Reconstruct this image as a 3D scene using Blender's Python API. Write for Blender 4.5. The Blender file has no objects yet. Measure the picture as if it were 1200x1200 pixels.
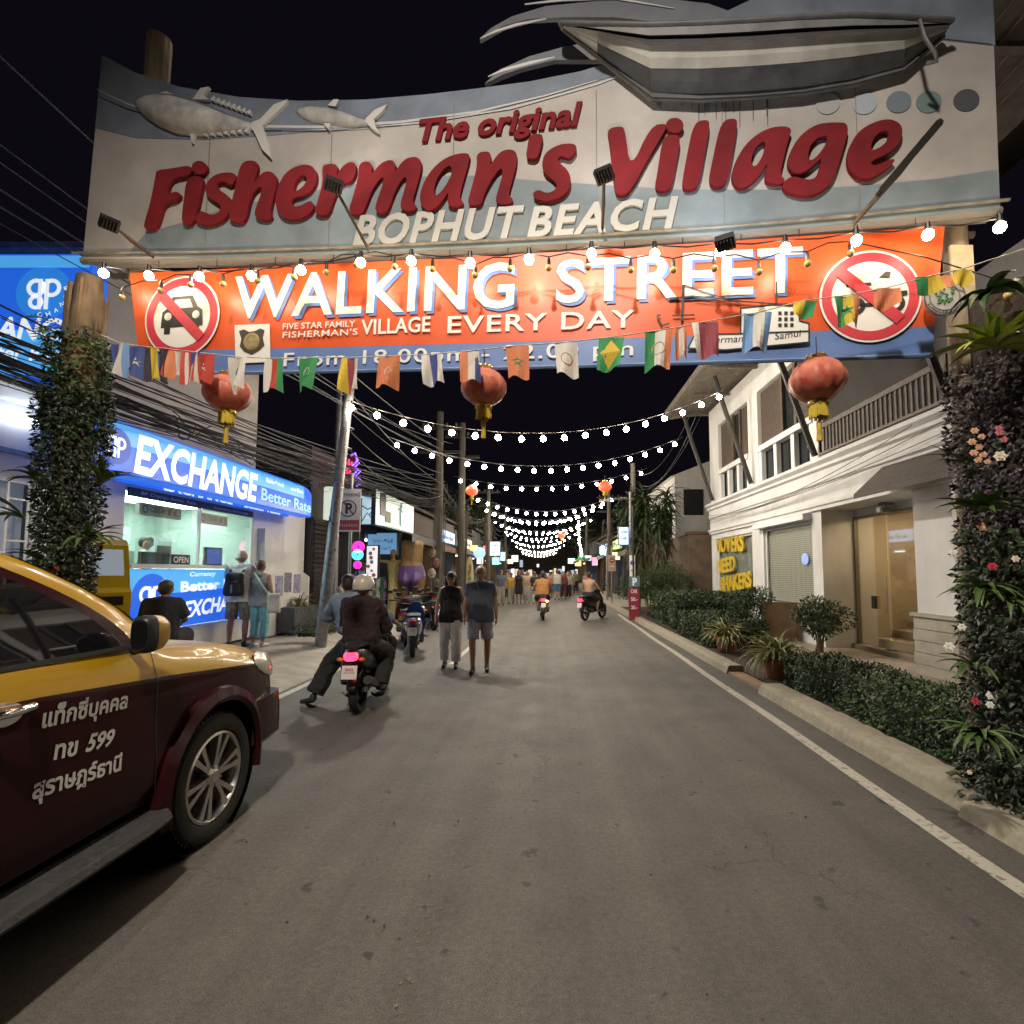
import bpy, bmesh, math, random
from mathutils import Vector as V, Matrix
from mathutils.geometry import tessellate_polygon
random.seed(7)
R = math.radians
PI = math.pi
scene = bpy.context.scene
col = scene.collection

# ------------------------------------------------------------ camera, world, lamps, exposure
H, PITCH, F, CX = 1.68, R(4), 610.0, 642.0
CY = 670 - F * math.tan(PITCH)
cd = bpy.data.cameras.new('camera'); cam = bpy.data.objects.new('camera', cd); col.objects.link(cam)
cam.location = (0, 0, H); cam.rotation_euler = (R(90) + PITCH, 0, 0)
cd.sensor_width = 36; cd.lens = 36 * F / 1200
cd.shift_x = -(CX - 600) / 1200; cd.shift_y = (CY - 600) / 1200
cd.clip_start = 0.05; cd.clip_end = 2000
scene.camera = cam
w = bpy.data.worlds.new('World'); scene.world = w; w.use_nodes = True
bg = w.node_tree.nodes['Background']; bg.inputs[0].default_value = (.0036, .0030, .0052, 1); bg.inputs[1].default_value = 1.0
scene.view_settings.view_transform = 'Standard'; scene.view_settings.look = 'None'
scene.view_settings.gamma = 1; scene.view_settings.exposure = 0.0
scene.cycles.max_bounces = 5; scene.cycles.diffuse_bounces = 2; scene.cycles.glossy_bounces = 3
scene.cycles.transparent_max_bounces = 8; scene.cycles.caustics_reflective = False; scene.cycles.caustics_refractive = False
scene.cycles.sample_clamp_indirect = 4.0

def ray(px, py):
    x = (px - CX) / F; y = -(py - CY) / F
    return V((x, math.cos(PITCH) - math.sin(PITCH) * y, math.sin(PITCH) + math.cos(PITCH) * y))
CAM = V((0, 0, H))
def atY(px, py, Y): d = ray(px, py); return CAM + d * (Y / d.y)
def atX(px, py, X): d = ray(px, py); return CAM + d * (X / d.x)
def atZ(px, py, z=0.0): d = ray(px, py); return CAM + d * ((z - H) / d.z)

# ------------------------------------------------------------ materials
MATS = {}
def mat(name, c, rough=.6, metal=0., nz=0., ns=8., bump=0., bs=30., emit=0., ec=None, spec=.5, c2=None, stretch=None, trans=0., coat=0., detail=5.):
    if name in MATS: return MATS[name]
    m = bpy.data.materials.new(name); m.use_nodes = True; MATS[name] = m
    nt = m.node_tree; b = nt.nodes['Principled BSDF']
    b.inputs['Base Color'].default_value = (*c, 1); b.inputs['Roughness'].default_value = rough
    b.inputs['Metallic'].default_value = metal; b.inputs['Specular IOR Level'].default_value = spec
    if coat: b.inputs['Coat Weight'].default_value = coat; b.inputs['Coat Roughness'].default_value = .06
    if trans: b.inputs['Subsurface Weight'].default_value = 0
    tc = nt.nodes.new('ShaderNodeTexCoord'); mp = nt.nodes.new('ShaderNodeMapping'); nt.links.new(tc.outputs['Object'], mp.inputs[0])
    if stretch: mp.inputs['Scale'].default_value = stretch
    if nz or c2:
        n = nt.nodes.new('ShaderNodeTexNoise'); n.inputs['Scale'].default_value = ns; n.inputs['Detail'].default_value = detail; n.inputs['Roughness'].default_value = .6
        nt.links.new(mp.outputs[0], n.inputs['Vector'])
        r = nt.nodes.new('ShaderNodeValToRGB'); nt.links.new(n.outputs['Fac'], r.inputs[0])
        r.color_ramp.elements[0].position = .32; r.color_ramp.elements[1].position = .68
        a = c if c2 else tuple(max(0, k * (1 - nz)) for k in c); z = c2 if c2 else tuple(min(1, k * (1 + nz)) for k in c)
        r.color_ramp.elements[0].color = (*a, 1); r.color_ramp.elements[1].color = (*z, 1)
        nt.links.new(r.outputs[0], b.inputs['Base Color'])
        rr = nt.nodes.new('ShaderNodeMapRange'); rr.inputs[3].default_value = max(.03, rough - .12); rr.inputs[4].default_value = min(1, rough + .12)
        nt.links.new(n.outputs['Fac'], rr.inputs[0]); nt.links.new(rr.outputs[0], b.inputs['Roughness'])
    if bump:
        n2 = nt.nodes.new('ShaderNodeTexNoise'); n2.inputs['Scale'].default_value = bs; n2.inputs['Detail'].default_value = 4
        nt.links.new(mp.outputs[0], n2.inputs['Vector'])
        bp = nt.nodes.new('ShaderNodeBump'); bp.inputs['Strength'].default_value = bump; bp.inputs['Distance'].default_value = .02
        nt.links.new(n2.outputs['Fac'], bp.inputs['Height']); nt.links.new(bp.outputs[0], b.inputs['Normal'])
    if emit:
        b.inputs['Emission Color'].default_value = (*(ec or c), 1); b.inputs['Emission Strength'].default_value = emit
    return m
def glass_mat(name, tint=(1, 1, 1), gl=.12):
    if name in MATS: return MATS[name]
    m = bpy.data.materials.new(name); m.use_nodes = True; MATS[name] = m; nt = m.node_tree; nt.nodes.clear()
    o = nt.nodes.new('ShaderNodeOutputMaterial'); mx = nt.nodes.new('ShaderNodeMixShader'); t = nt.nodes.new('ShaderNodeBsdfTransparent'); g = nt.nodes.new('ShaderNodeBsdfGlossy')
    lw = nt.nodes.new('ShaderNodeLayerWeight'); lw.inputs[0].default_value = .25
    ad = nt.nodes.new('ShaderNodeMath'); ad.operation = 'MULTIPLY_ADD'; ad.inputs[1].default_value = .6; ad.inputs[2].default_value = gl * .4; ad.use_clamp = True
    nt.links.new(lw.outputs['Fresnel'], ad.inputs[0])
    t.inputs[0].default_value = (*tint, 1); g.inputs['Roughness'].default_value = .03
    nt.links.new(ad.outputs[0], mx.inputs[0]); nt.links.new(t.outputs[0], mx.inputs[1]); nt.links.new(g.outputs[0], mx.inputs[2]); nt.links.new(mx.outputs[0], o.inputs[0])
    return m

# ------------------------------------------------------------ mesh helpers
class MB:
    def __init__(s): s.v = []; s.f = []; s.m = []
    def add(s, vs, fs, mi=0):
        n = len(s.v); s.v += [tuple(a) for a in vs]
        for f in fs: s.f.append(tuple(n + i for i in f)); s.m.append(mi)
        return s
    def box(s, c, d, mi=0, rz=0., M=None):
        x, y, z = (k / 2 for k in d); c = V(c)
        p = [V((a * x, b * y, e * z)) for e in (-1, 1) for b in (-1, 1) for a in (-1, 1)]
        if rz: q = Matrix.Rotation(rz, 3, 'Z'); p = [q @ k for k in p]
        if M: p = [M @ k for k in p]
        return s.add([k + c for k in p], [(0, 2, 3, 1), (4, 5, 7, 6), (0, 1, 5, 4), (2, 6, 7, 3), (0, 4, 6, 2), (1, 3, 7, 5)], mi)
    def bb(s, x0, x1, y0, y1, z0, z1, mi=0):
        return s.box(((x0 + x1) / 2, (y0 + y1) / 2, (z0 + z1) / 2), (abs(x1 - x0), abs(y1 - y0), abs(z1 - z0)), mi)
    def tube(s, pts, r, n=8, mi=0, cap=True):
        pts = [V(p) for p in pts]; rs = r if isinstance(r, (list, tuple)) else [r] * len(pts)
        vs = []; fs = []; up = None
        for i, p in enumerate(pts):
            t = (pts[min(i + 1, len(pts) - 1)] - pts[max(i - 1, 0)]).normalized()
            if up is None: up = V((0, 0, 1)) if abs(t.z) < .9 else V((1, 0, 0))
            a = t.cross(up).normalized(); b = a.cross(t).normalized(); up = b
            vs += [p + (a * math.cos(2 * PI * k / n) + b * math.sin(2 * PI * k / n)) * rs[i] for k in range(n)]
        for i in range(len(pts) - 1):
            fs += [(i * n + k, i * n + (k + 1) % n, (i + 1) * n + (k + 1) % n, (i + 1) * n + k) for k in range(n)]
        if cap: fs += [tuple(range(n))[::-1], tuple((len(pts) - 1) * n + k for k in range(n))]
        return s.add(vs, fs, mi)
    def lathe(s, prof, c=(0, 0, 0), n=20, mi=0, axis='Z', M=None, cap=True):
        c = V(c); vs = []; fs = []
        for r, z in prof:
            for k in range(n):
                a = 2 * PI * k / n
                p = V((r * math.cos(a), r * math.sin(a), z))
                if axis == 'X': p = V((p.z, p.x, p.y))
                if axis == 'Y': p = V((p.x, p.z, p.y))
                if M: p = M @ p
                vs.append(p + c)
        for i in range(len(prof) - 1):
            fs += [(i * n + k, i * n + (k + 1) % n, (i + 1) * n + (k + 1) % n, (i + 1) * n + k) for k in range(n)]
        if cap and prof[0][0] > 1e-5: fs.append(tuple(range(n))[::-1])
        if cap and prof[-1][0] > 1e-5: fs.append(tuple((len(prof) - 1) * n + k for k in range(n)))
        return s.add(vs, fs, mi)
    def ball(s, c, r, mi=0, n=10, m=7, sc=(1, 1, 1)):
        prof = [(max(1e-6, math.sin(PI * i / m)), -math.cos(PI * i / m)) for i in range(m + 1)]
        return s.lathe(prof, c, n, mi, M=Matrix.Diagonal((r * sc[0], r * sc[1], r * sc[2])))
    def loft(s, secs, mi=0, closed=True, cap=True):
        n = len(secs[0]); vs = [p for q in secs for p in q]; fs = []
        for i in range(len(secs) - 1):
            for k in range(n if closed else n - 1):
                fs.append((i * n + k, i * n + (k + 1) % n, (i + 1) * n + (k + 1) % n, (i + 1) * n + k))
        if cap and closed: fs += [tuple(range(n))[::-1], tuple((len(secs) - 1) * n + k for k in range(n))]
        return s.add(vs, fs, mi)
    def prism(s, fr, uv, n0, n1, mi=0):
        a = 0
        for i in range(len(uv)): a += uv[i - 1][0] * uv[i][1] - uv[i][0] * uv[i - 1][1]
        if a < 0: uv = uv[::-1]
        n = len(uv); tri = tessellate_polygon([[V((u, w_, 0)) for u, w_ in uv]])
        vs = [fr.pt(u, w_, n1) for u, w_ in uv]; fs = [tuple(t) for t in tri]
        # consistent facing
        def area(t): return (uv[t[1]][0] - uv[t[0]][0]) * (uv[t[2]][1] - uv[t[0]][1]) - (uv[t[2]][0] - uv[t[0]][0]) * (uv[t[1]][1] - uv[t[0]][1])
        fs = [t if area(t) > 0 else t[::-1] for t in fs]
        if n0 is not None and abs(n1 - n0) > 1e-6:
            vs += [fr.pt(u, w_, n0) for u, w_ in uv]
            fs = fs + [tuple(n + i for i in t[::-1]) for t in fs] + [(i, n + i, n + (i + 1) % n, (i + 1) % n) for i in range(n)]
        return s.add(vs, fs, mi)
    def build(s, name, mats, parent=None, smooth=None, local=False):
        me = bpy.data.meshes.new(name); off = V((0, 0, 0)) if (local or parent is None) else wloc(parent)
        me.from_pydata([V(a) - off for a in s.v], [], s.f)
        for m in (mats if isinstance(mats, (list, tuple)) else [mats]): me.materials.append(m)
        if any(s.m): me.polygons.foreach_set('material_index', s.m)
        me.validate(); me.update()
        if smooth is not None:
            me.shade_smooth()
            if smooth < 180: me.set_sharp_from_angle(angle=R(smooth))
        o = bpy.data.objects.new(name, me); col.objects.link(o)
        if parent is not None: o.parent = parent
        return o
def wloc(o):
    p = V((0, 0, 0))
    while o is not None: p = p + o.location; o = o.parent
    return p
class Fr:
    """a frame on a plane: u along, w up, n towards the street"""
    def __init__(s, O, U, N, W=(0, 0, 1)): s.O = V(O); s.U = V(U).normalized(); s.N = V(N).normalized(); s.W = V(W).normalized()
    def pt(s, u, w_, n=0.): return s.O + s.U * u + s.W * w_ + s.N * n
    def uv(s, px, py, off=0.):
        d = ray(px, py); o = s.O + s.N * off; t = (o - CAM).dot(s.N) / d.dot(s.N); p = CAM + d * t - s.O
        return (p.dot(s.U), p.dot(s.W))
    def poly(s, pts, off=0.): return [s.uv(a, b, off) for a, b in pts]
def tag(o, label=None, cat=None, group=None, kind=None):
    if label: o['label'] = label
    if cat: o['category'] = cat
    if group: o['group'] = group
    if kind: o['kind'] = kind
    return o
def thing(name, label, cat, loc=(0, 0, 0), rz=0., group=None):
    o = bpy.data.objects.new(name, None); col.objects.link(o); o.location = loc; o.rotation_euler = (0, 0, rz); o.empty_display_size = .1
    return tag(o, label, cat, group)
def copy_tree(o, parent=None):
    c = o.copy(); col.objects.link(c)
    if parent is not None: c.parent = parent
    for ch in list(o.children): copy_tree(ch, c)
    return c
def circ(u, w_, r, n=36, a0=0., a1=2 * PI, sy=1.):
    full = abs(a1 - a0 - 2 * PI) < 1e-6
    k = n if full else n + 1
    return [(u + r * math.cos(a0 + (a1 - a0) * i / n), w_ + r * sy * math.sin(a0 + (a1 - a0) * i / n)) for i in range(k)]
def ring(mb, fr, u, w_, r0, r1, n0, n1, mi=0, n=40):
    vs = []; fs = []
    for i in range(n):
        a = 2 * PI * i / n; c, s_ = math.cos(a), math.sin(a)
        vs += [fr.pt(u + r0 * c, w_ + r0 * s_, n0), fr.pt(u + r1 * c, w_ + r1 * s_, n0), fr.pt(u + r1 * c, w_ + r1 * s_, n1), fr.pt(u + r0 * c, w_ + r0 * s_, n1)]
    for i in range(n):
        j = (i + 1) % n
        for k in range(4): fs.append((i * 4 + k, i * 4 + (k + 1) % 4, j * 4 + (k + 1) % 4, j * 4 + k))
    mb.add(vs, fs, mi)
TXT = {}
def text_geo(s, off=0., ext=0., bev=0., sp=1., res=3):
    k = (s, off, ext, bev, sp)
    if k in TXT: return TXT[k]
    c = bpy.data.curves.new('t', 'FONT'); c.body = s; c.offset = off; c.extrude = ext; c.bevel_depth = bev; c.resolution_u = res; c.space_character = sp
    c.bevel_resolution = 2
    o = bpy.data.objects.new('t', c); col.objects.link(o)
    dg = bpy.context.evaluated_depsgraph_get(); m = bpy.data.meshes.new_from_object(o.evaluated_get(dg))
    g = ([v.co.copy() for v in m.vertices], [tuple(p.vertices) for p in m.polygons])
    bpy.data.objects.remove(o); bpy.data.curves.remove(c); bpy.data.meshes.remove(m); TXT[k] = g
    return g
def put_text(mb, fr, s, p0, p1, cap, n=0., off=.02, ext=0., bev=0., shear=0., sp=1., mi=0, dz=None):
    """p0,p1: baseline ends (u,w); cap: height of capitals in metres"""
    vs, fs = text_geo(s, off, ext, bev, sp)
    if not vs: return
    x0 = min(v.x for v in vs); x1 = max(v.x for v in vs)
    d = V((p1[0] - p0[0], p1[1] - p0[1])); L = d.length; d.normalize(); e = V((-d.y, d.x))
    k = cap / .69; sx = L / (x1 - x0 + shear * .69 * k / 1 * 0)
    dz = dz if dz is not None else 1.
    out = []
    for v in vs:
        x = (v.x - x0) * sx + shear * v.y * k; y = v.y * k
        out.append(fr.pt(p0[0] + d.x * x + e.x * y, p0[1] + d.y * x + e.y * y, n + v.z * dz))
    mb.add(out, fs, mi)
def text_px(mb, fr, s, a, b, cap_px, n=0., **kw):
    """a,b: baseline ends in picture points; cap height in picture points, turned into metres on the plane"""
    p0 = fr.uv(*a, n); p1 = fr.uv(*b, n); t = fr.uv(a[0], a[1] - cap_px, n)
    t2 = fr.uv(b[0], b[1] - cap_px, n)
    put_text(mb, fr, s, p0, p1, ((t[1] - p0[1]) + (t2[1] - p1[1])) / 2, n, **kw)
def leaf(mb, p, d, nrm, L, Wd, mi=0, bend=.15):
    """a small folded leaf of four faces"""
    d = d.normalized(); s_ = d.cross(nrm)
    if s_.length < 1e-4: s_ = V((1, 0, 0))
    s_.normalize(); nn = s_.cross(d)
    a = p; b = p + d * L * .5 + nn * L * bend; c = p + d * L
    mb.add([a, b + s_ * Wd / 2 - nn * Wd * .15, c, b - s_ * Wd / 2 - nn * Wd * .15, b], [(0, 1, 4), (1, 2, 4), (2, 3, 4), (3, 0, 4)], mi)
def rv(rng): 
    while True:
        v = V((rng.uniform(-1, 1), rng.uniform(-1, 1), rng.uniform(-1, 1)))
        if .05 < v.length < 1: return v.normalized()
def blade(mb, p, az, el, L, Wd, droop, mi=0, mi2=None, n=7, z_min=None):
    """an arching strap leaf"""
    pts = []; q = V(p); e = el
    for i in range(n + 1):
        pts.append(q.copy()); q = q + V((math.cos(az) * math.cos(e), math.sin(az) * math.cos(e), math.sin(e))) * (L / n); e -= droop / n
    s_ = V((-math.sin(az), math.cos(az), 0)); vs = []; fs = []
    ms = []
    for i, a in enumerate(pts):
        t = i / n; ww = Wd * (1 - t ** 2.2) * (.5 + .5 * min(1, t * 4)) / 2 + .0008
        vs += [a - s_ * ww + V((0, 0, ww * .5)), a - s_ * ww * .4, a + s_ * ww * .4, a + s_ * ww + V((0, 0, ww * .5))]
    m2 = mi if mi2 is None else mi2
    for i in range(n):
        for k in range(3):
            mb.add([vs[i * 4 + k], vs[i * 4 + k + 1], vs[i * 4 + 5 + k], vs[i * 4 + 4 + k]], [(0, 1, 2, 3)], m2 if k == 1 else mi)
def spot(name, loc, target, power, color, size, angle, blend=.6):
    l = bpy.data.lights.new(name, 'SPOT'); l.energy = power; l.color = color; l.shadow_soft_size = size; l.spot_size = R(angle); l.spot_blend = blend
    o = bpy.data.objects.new(name, l); col.objects.link(o); o.location = loc
    o.rotation_euler = (V(target) - V(loc)).to_track_quat('-Z', 'Y').to_euler(); return o
def scribble(mb, fr, u0, u1, v, cap, n, seed=0, mi=0):
    """small strokes for writing that cannot be read in the photograph"""
    rnd = random.Random(seed + int(u1 * 1000)); u = u0
    while u < u1 - cap * .2:
        w_ = cap * rnd.uniform(.12, .5); h0 = v + cap * rnd.choice((0, 0, .4)); h1 = v + cap * rnd.choice((.7, 1, .55)); h1 = max(h1, h0 + cap * .2)
        mb.prism(fr, [(u, h0), (min(u1, u + w_), h0), (min(u1, u + w_ * .8), h1), (u + w_ * .1, h1)], n, n + .004, mi); u += w_ + cap * .18
# ------------------------------------------------------------ base materials
M = dict(
 concrete=mat('concrete', (.30, .27, .23), .85, nz=.3, ns=3, bump=.25, bs=25),
 kerbm=mat('kerb_concrete', (.27, .24, .18), .85, nz=.2, ns=14, bump=.12, bs=30, detail=9),
 white=mat('white_wall', (.73, .715, .69), .75, nz=.10, ns=2.2, bump=.05, bs=60, detail=8, stretch=(1, 1, .45)),
 whitebox=mat('white_gloss', (.78, .78, .77), .4),
 cream=mat('cream_wall', (.42, .39, .36), .8, nz=.12, ns=1.5, bump=.06, bs=50),
 steel=mat('galvanised_steel', (.27, .27, .275), .45, metal=.7, nz=.25, ns=12),
 black=mat('black_plastic', (.012, .012, .013), .45), rubber=mat('black_rubber', (.014, .014, .014), .8, nz=.3, ns=30),
 cable=mat('black_cable', (.02, .02, .022), .5), darkwood=mat('dark_wood', (.032, .024, .019), .6, nz=.4, ns=6, stretch=(1, 1, .2)),
 wood=mat('brown_wood', (.17, .12, .085), .65, nz=.35, ns=10, stretch=(1, 1, 6)), chrome=mat('chrome', (.8, .8, .8), .12, metal=1.),
 darkgls=mat('dark_tinted_glass', (.006, .006, .008), .025, spec=.6), skin=mat('skin', (.42, .24, .165), .55, nz=.08, ns=9),
 skin2=mat('tanned_skin', (.30, .165, .105), .55, nz=.08, ns=9), gold=mat('gold', (.75, .50, .12), .35, metal=.8),
 bulb=mat('lit_bulb', (1, .8, .5), emit=175., ec=(1., .87, .69)), bulb2=mat('lit_gate_bulb', (1, .8, .5), emit=108., ec=(1., .80, .54)),
 plant=mat('leaf_green', (.055, .10, .022), .5, nz=.4, ns=7), plantd=mat('leaf_dark_green', (.022, .045, .014), .5, nz=.4, ns=7), plantl=mat('leaf_light_green', (.15, .22, .045), .5, nz=.3, ns=7),
 planty=mat('leaf_cream_edge', (.42, .42, .18), .5), plantk=mat('leaf_dark_purple', (.030, .017, .030), .5, nz=.4, ns=9), soil=mat('soil', (.035, .025, .017), .95, nz=.4, ns=20, bump=.5, bs=30),
 bark=mat('bark', (.17, .12, .075), .9, nz=.45, ns=9, stretch=(1, 1, .25), bump=.6, bs=22),
 clay=mat('terracotta', (.28, .12, .06), .8, nz=.3, ns=9), red=mat('red_paint', (.36, .022, .02), .45, nz=.25, ns=7), asphalt=None)

# road asphalt: fine aggregate, broad wear bands along the street, patches, tar spots and hairline cracks
m = bpy.data.materials.new('asphalt'); m.use_nodes = True; nt = m.node_tree; b = nt.nodes['Principled BSDF']; M['asphalt'] = m
N_ = nt.nodes.new; Lk = nt.links.new
tc = N_('ShaderNodeTexCoord')
def noise(sc, det=4, stretch=None, rough=.55):
    n = N_('ShaderNodeTexNoise'); n.inputs['Scale'].default_value = sc; n.inputs['Detail'].default_value = det; n.inputs['Roughness'].default_value = rough
    mp = N_('ShaderNodeMapping'); Lk(tc.outputs['Object'], mp.inputs[0])
    if stretch: mp.inputs['Scale'].default_value = stretch
    Lk(mp.outputs[0], n.inputs['Vector']); return n.outputs['Fac']
def ramp(f, p0, p1, c0, c1):
    r = N_('ShaderNodeValToRGB'); Lk(f, r.inputs[0]); r.color_ramp.elements[0].position = p0; r.color_ramp.elements[1].position = p1
    r.color_ramp.elements[0].color = (*c0, 1); r.color_ramp.elements[1].color = (*c1, 1); return r.outputs[0]
def mix(t, a, b_, f=1.):
    x = N_('ShaderNodeMix'); x.data_type = 'RGBA'; x.blend_type = t; x.inputs[0].default_value = f; Lk(a, x.inputs[6]); Lk(b_, x.inputs[7]); return x.outputs[2]
base = mix('MULTIPLY', ramp(noise(170, 3, None, .7), .34, .66, (.036, .0325, .0285), (.150, .137, .121)), ramp(noise(30, 5, None, .8), .34, .66, (.66, .66, .66), (1.22, 1.21, 1.20)))
wear = ramp(noise(1.0, 4, (3.2, .06, 1)), .3, .7, (.76, .76, .76), (1.14, 1.14, 1.12))
blot = ramp(noise(.8, 6), .34, .62, (.84, .84, .84), (1.08, 1.07, 1.06))
spots = ramp(noise(6, 3), .29, .34, (.35, .35, .35), (1, 1, 1))
c = mix('MULTIPLY', mix('MULTIPLY', mix('MULTIPLY', base, wear), blot), spots)
vo = N_('ShaderNodeTexVoronoi'); vo.feature = 'DISTANCE_TO_EDGE'; vo.inputs['Scale'].default_value = .55; vo.inputs['Randomness'].default_value = 1.
mp = N_('ShaderNodeMapping'); Lk(tc.outputs['Object'], mp.inputs[0])
wn = N_('ShaderNodeTexNoise'); wn.inputs['Scale'].default_value = 3; wn.inputs['Detail'].default_value = 5; Lk(tc.outputs['Object'], wn.inputs['Vector'])
va = N_('ShaderNodeMix'); va.data_type = 'RGBA'; va.blend_type = 'LINEAR_LIGHT'; va.inputs[0].default_value = .35; Lk(mp.outputs[0], va.inputs[6]); Lk(wn.outputs['Color'], va.inputs[7]); Lk(va.outputs[2], vo.inputs['Vector'])
crk = ramp(vo.outputs['Distance'], .0, .006, (.55, .55, .55), (1, 1, 1))
msk = ramp(noise(.35, 2), .5, .56, (0, 0, 0), (1, 1, 1))
x = N_('ShaderNodeMix'); x.data_type = 'RGBA'; x.blend_type = 'MULTIPLY'; Lk(msk, x.inputs[0]); Lk(c, x.inputs[6]); Lk(crk, x.inputs[7])
Lk(x.outputs[2], b.inputs['Base Color'])
rr = N_('ShaderNodeMapRange'); rr.inputs[3].default_value = .55; rr.inputs[4].default_value = .85; Lk(noise(3, 4), rr.inputs[0]); Lk(rr.outputs[0], b.inputs['Roughness'])
bp = N_('ShaderNodeBump'); bp.inputs['Strength'].default_value = .8; bp.inputs['Distance'].default_value = .008; Lk(noise(120, 4, None, .75), bp.inputs['Height']); Lk(bp.outputs[0], b.inputs['Normal'])

def paint_mat(name, c, under, wear_):
    m = bpy.data.materials.new(name); m.use_nodes = True; nt = m.node_tree; b = nt.nodes['Principled BSDF']; b.inputs['Roughness'].default_value = .7
    tc = nt.nodes.new('ShaderNodeTexCoord'); n = nt.nodes.new('ShaderNodeTexNoise'); n.inputs['Scale'].default_value = 18; n.inputs['Detail'].default_value = 7; n.inputs['Roughness'].default_value = .7
    nt.links.new(tc.outputs['Object'], n.inputs['Vector']); r = nt.nodes.new('ShaderNodeValToRGB'); nt.links.new(n.outputs['Fac'], r.inputs[0])
    r.color_ramp.elements[0].position = wear_ - .06; r.color_ramp.elements[1].position = wear_ + .06
    r.color_ramp.elements[0].color = (*under, 1); r.color_ramp.elements[1].color = (*c, 1); nt.links.new(r.outputs[0], b.inputs['Base Color']); return m
M['roadpaint'] = paint_mat('worn_white_paint', (.40, .37, .31), (.13, .12, .10), .42)
M['yellowpaint'] = paint_mat('worn_yellow_paint', (.125, .104, .062), (.085, .076, .056), .5)

# ------------------------------------------------------------ ground
def sheet(name, pts, z, m, n=1):
    mb = MB(); mb.add([(x, y, z) for x, y in pts], [tuple(range(len(pts)))]); o = mb.build(name, m); o['kind'] = 'structure'; return o
sheet('ground', [(-400, -200), (400, -200), (400, 700), (-400, 700)], -.012, mat('earth', (.05, .045, .038), .95, nz=.4, ns=1.5))
sheet('road', [(-3.75, -30), (3.02, -30), (3.02, 12), (3.05, 60), (1.6, 220), (-4.6, 220), (-3.75, 60)], 0, M['asphalt'])
# edge lines with ragged wear: short dashes of a continuous strip
def strip(name, pts, wd, m, z=.004):
    mb = MB(); P = []
    for i, p in enumerate(pts):
        t = (V(pts[min(i + 1, len(pts) - 1)]) - V(pts[max(i - 1, 0)])).normalized(); s_ = V((t.y, -t.x)) * wd / 2
        P += [(p[0] - s_.x, p[1] - s_.y, z), (p[0] + s_.x, p[1] + s_.y, z)]
    for i in range(len(pts) - 1): mb.add([P[2 * i], P[2 * i + 1], P[2 * i + 3], P[2 * i + 2]], [(0, 1, 2, 3)])
    o = mb.build(name, m); o['kind'] = 'structure'
strip('road_marking', [(2.47 + .015 * y + .012 * math.sin(y * 1.3), y) for y in [k * .8 - 12 for k in range(42)]], .115, M['roadpaint'])
strip('road_marking', [(-3.60, y) for y in range(-12, 11)], .11, M['roadpaint'])
strip('road_marking', [(-1.78 + .02 * (y - 9), y) for y in (9.6, 10.4, 11.2, 12)], .10, M['roadpaint'])
mb = MB(); rnd = random.Random(19)
for k in range(300):
    y = 1.3 + 4.2 * rnd.random() ** 2; x = -.60 + .01 * y + rnd.gauss(0, .03); r = rnd.uniform(.002, .0065); n_ = rnd.randint(5, 7); a0 = rnd.uniform(0, 6)
    mb.add([(x + r * rnd.uniform(.5, 1.2) * math.cos(a0 + 6.283 * q / n_), y + 1.9 * r * rnd.uniform(.5, 1.2) * math.sin(a0 + 6.283 * q / n_), .003 + k * 1.2e-5) for q in range(n_)], [tuple(range(n_))])
mb.build('road_marking', M['yellowpaint'])['kind'] = 'structure'
# left: apron that rises to the shops
mb = MB()
for y0, y1 in [(-12, -4), (-4, 4), (4, 9.5), (9.5, 16), (16, 40), (40, 120)]:
    mb.add([(-3.74, y0, .003), (-3.74, y1, .003), (-5.0, y1, .24), (-5.0, y0, .24)], [(0, 3, 2, 1)])
    mb.add([(-5.0, y0, .24), (-5.0, y1, .24), (-30, y1, .27), (-30, y0, .27)], [(0, 3, 2, 1)])
mb.build('left_pavement', mat('apron_concrete', (.27, .235, .185), .85, nz=.3, ns=2.2, bump=.3, bs=22, detail=8))['kind'] = 'structure'
# right: kerb, planting bed, paving
def kerb(name, x0, x1, y0, y1, h, seed):
    rnd = random.Random(seed); mb = MB(); secs = []; n = max(3, int((y1 - y0) / .12))
    for i in range(n + 1):
        y = y0 + (y1 - y0) * i / n; j = lambda a=.006: rnd.uniform(-a * .25, a * .25)
        bx = x0 + .008 * math.sin(y * 1.1); hh = h + j(.004)
        if rnd.random() < .05: hh -= .02
        secs.append([V((bx - .03, y, -.01)), V((bx + j(), y, hh * .60)), V((bx + .014 + j(), y, hh * .92)), V((bx + .035, y, hh)), V((x1 - .03, y, hh + j(.005))), V((x1, y, hh * .9)), V((x1, y, -.01))])
    mb.loft(secs); o = mb.build(name, M['kerbm'], smooth=50); o['kind'] = 'structure'
kerb('kerb', 2.93, 3.26, 3.75, 7.35, .135, 1); kerb('kerb', 2.98, 3.24, 8.75, 18.3, .13, 2); kerb('kerb', 2.86, 3.55, 1.2, 3.72, .10, 3)
kerb('kerb', 3.0, 3.25, 18.4, 60, .13, 4)
mb = MB(); mb.bb(2.98, 3.9, 7.36, 8.74, -.02, .035); mb.build('kerb_ramp_paving', mat('ramp_paving', (.26, .17, .11), .85, nz=.3, ns=6, bump=.3, bs=30))['kind'] = 'structure'
sheet('planting_bed_ground', [(3.2, -6), (4.4, -6), (4.4, 8), (5.2, 12), (5.6, 24), (3.2, 24)], .06, M['soil'])
mb = MB(); mb.add([(4.2, 3, .1), (12, 3, .1), (12, 19, .1), (5.2, 19, .1), (5.1, 12, .1), (4.2, 8, .1)], [(0, 1, 2, 3, 4, 5)])
mb.build('right_pavement', mat('pale_paving', (.33, .28, .22), .75, nz=.2, ns=4))['kind'] = 'structure'
sheet('far_pavement', [(3.2, 24.01), (30, 24.01), (30, 150), (3.2, 150)], .08, M['concrete'])
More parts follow.
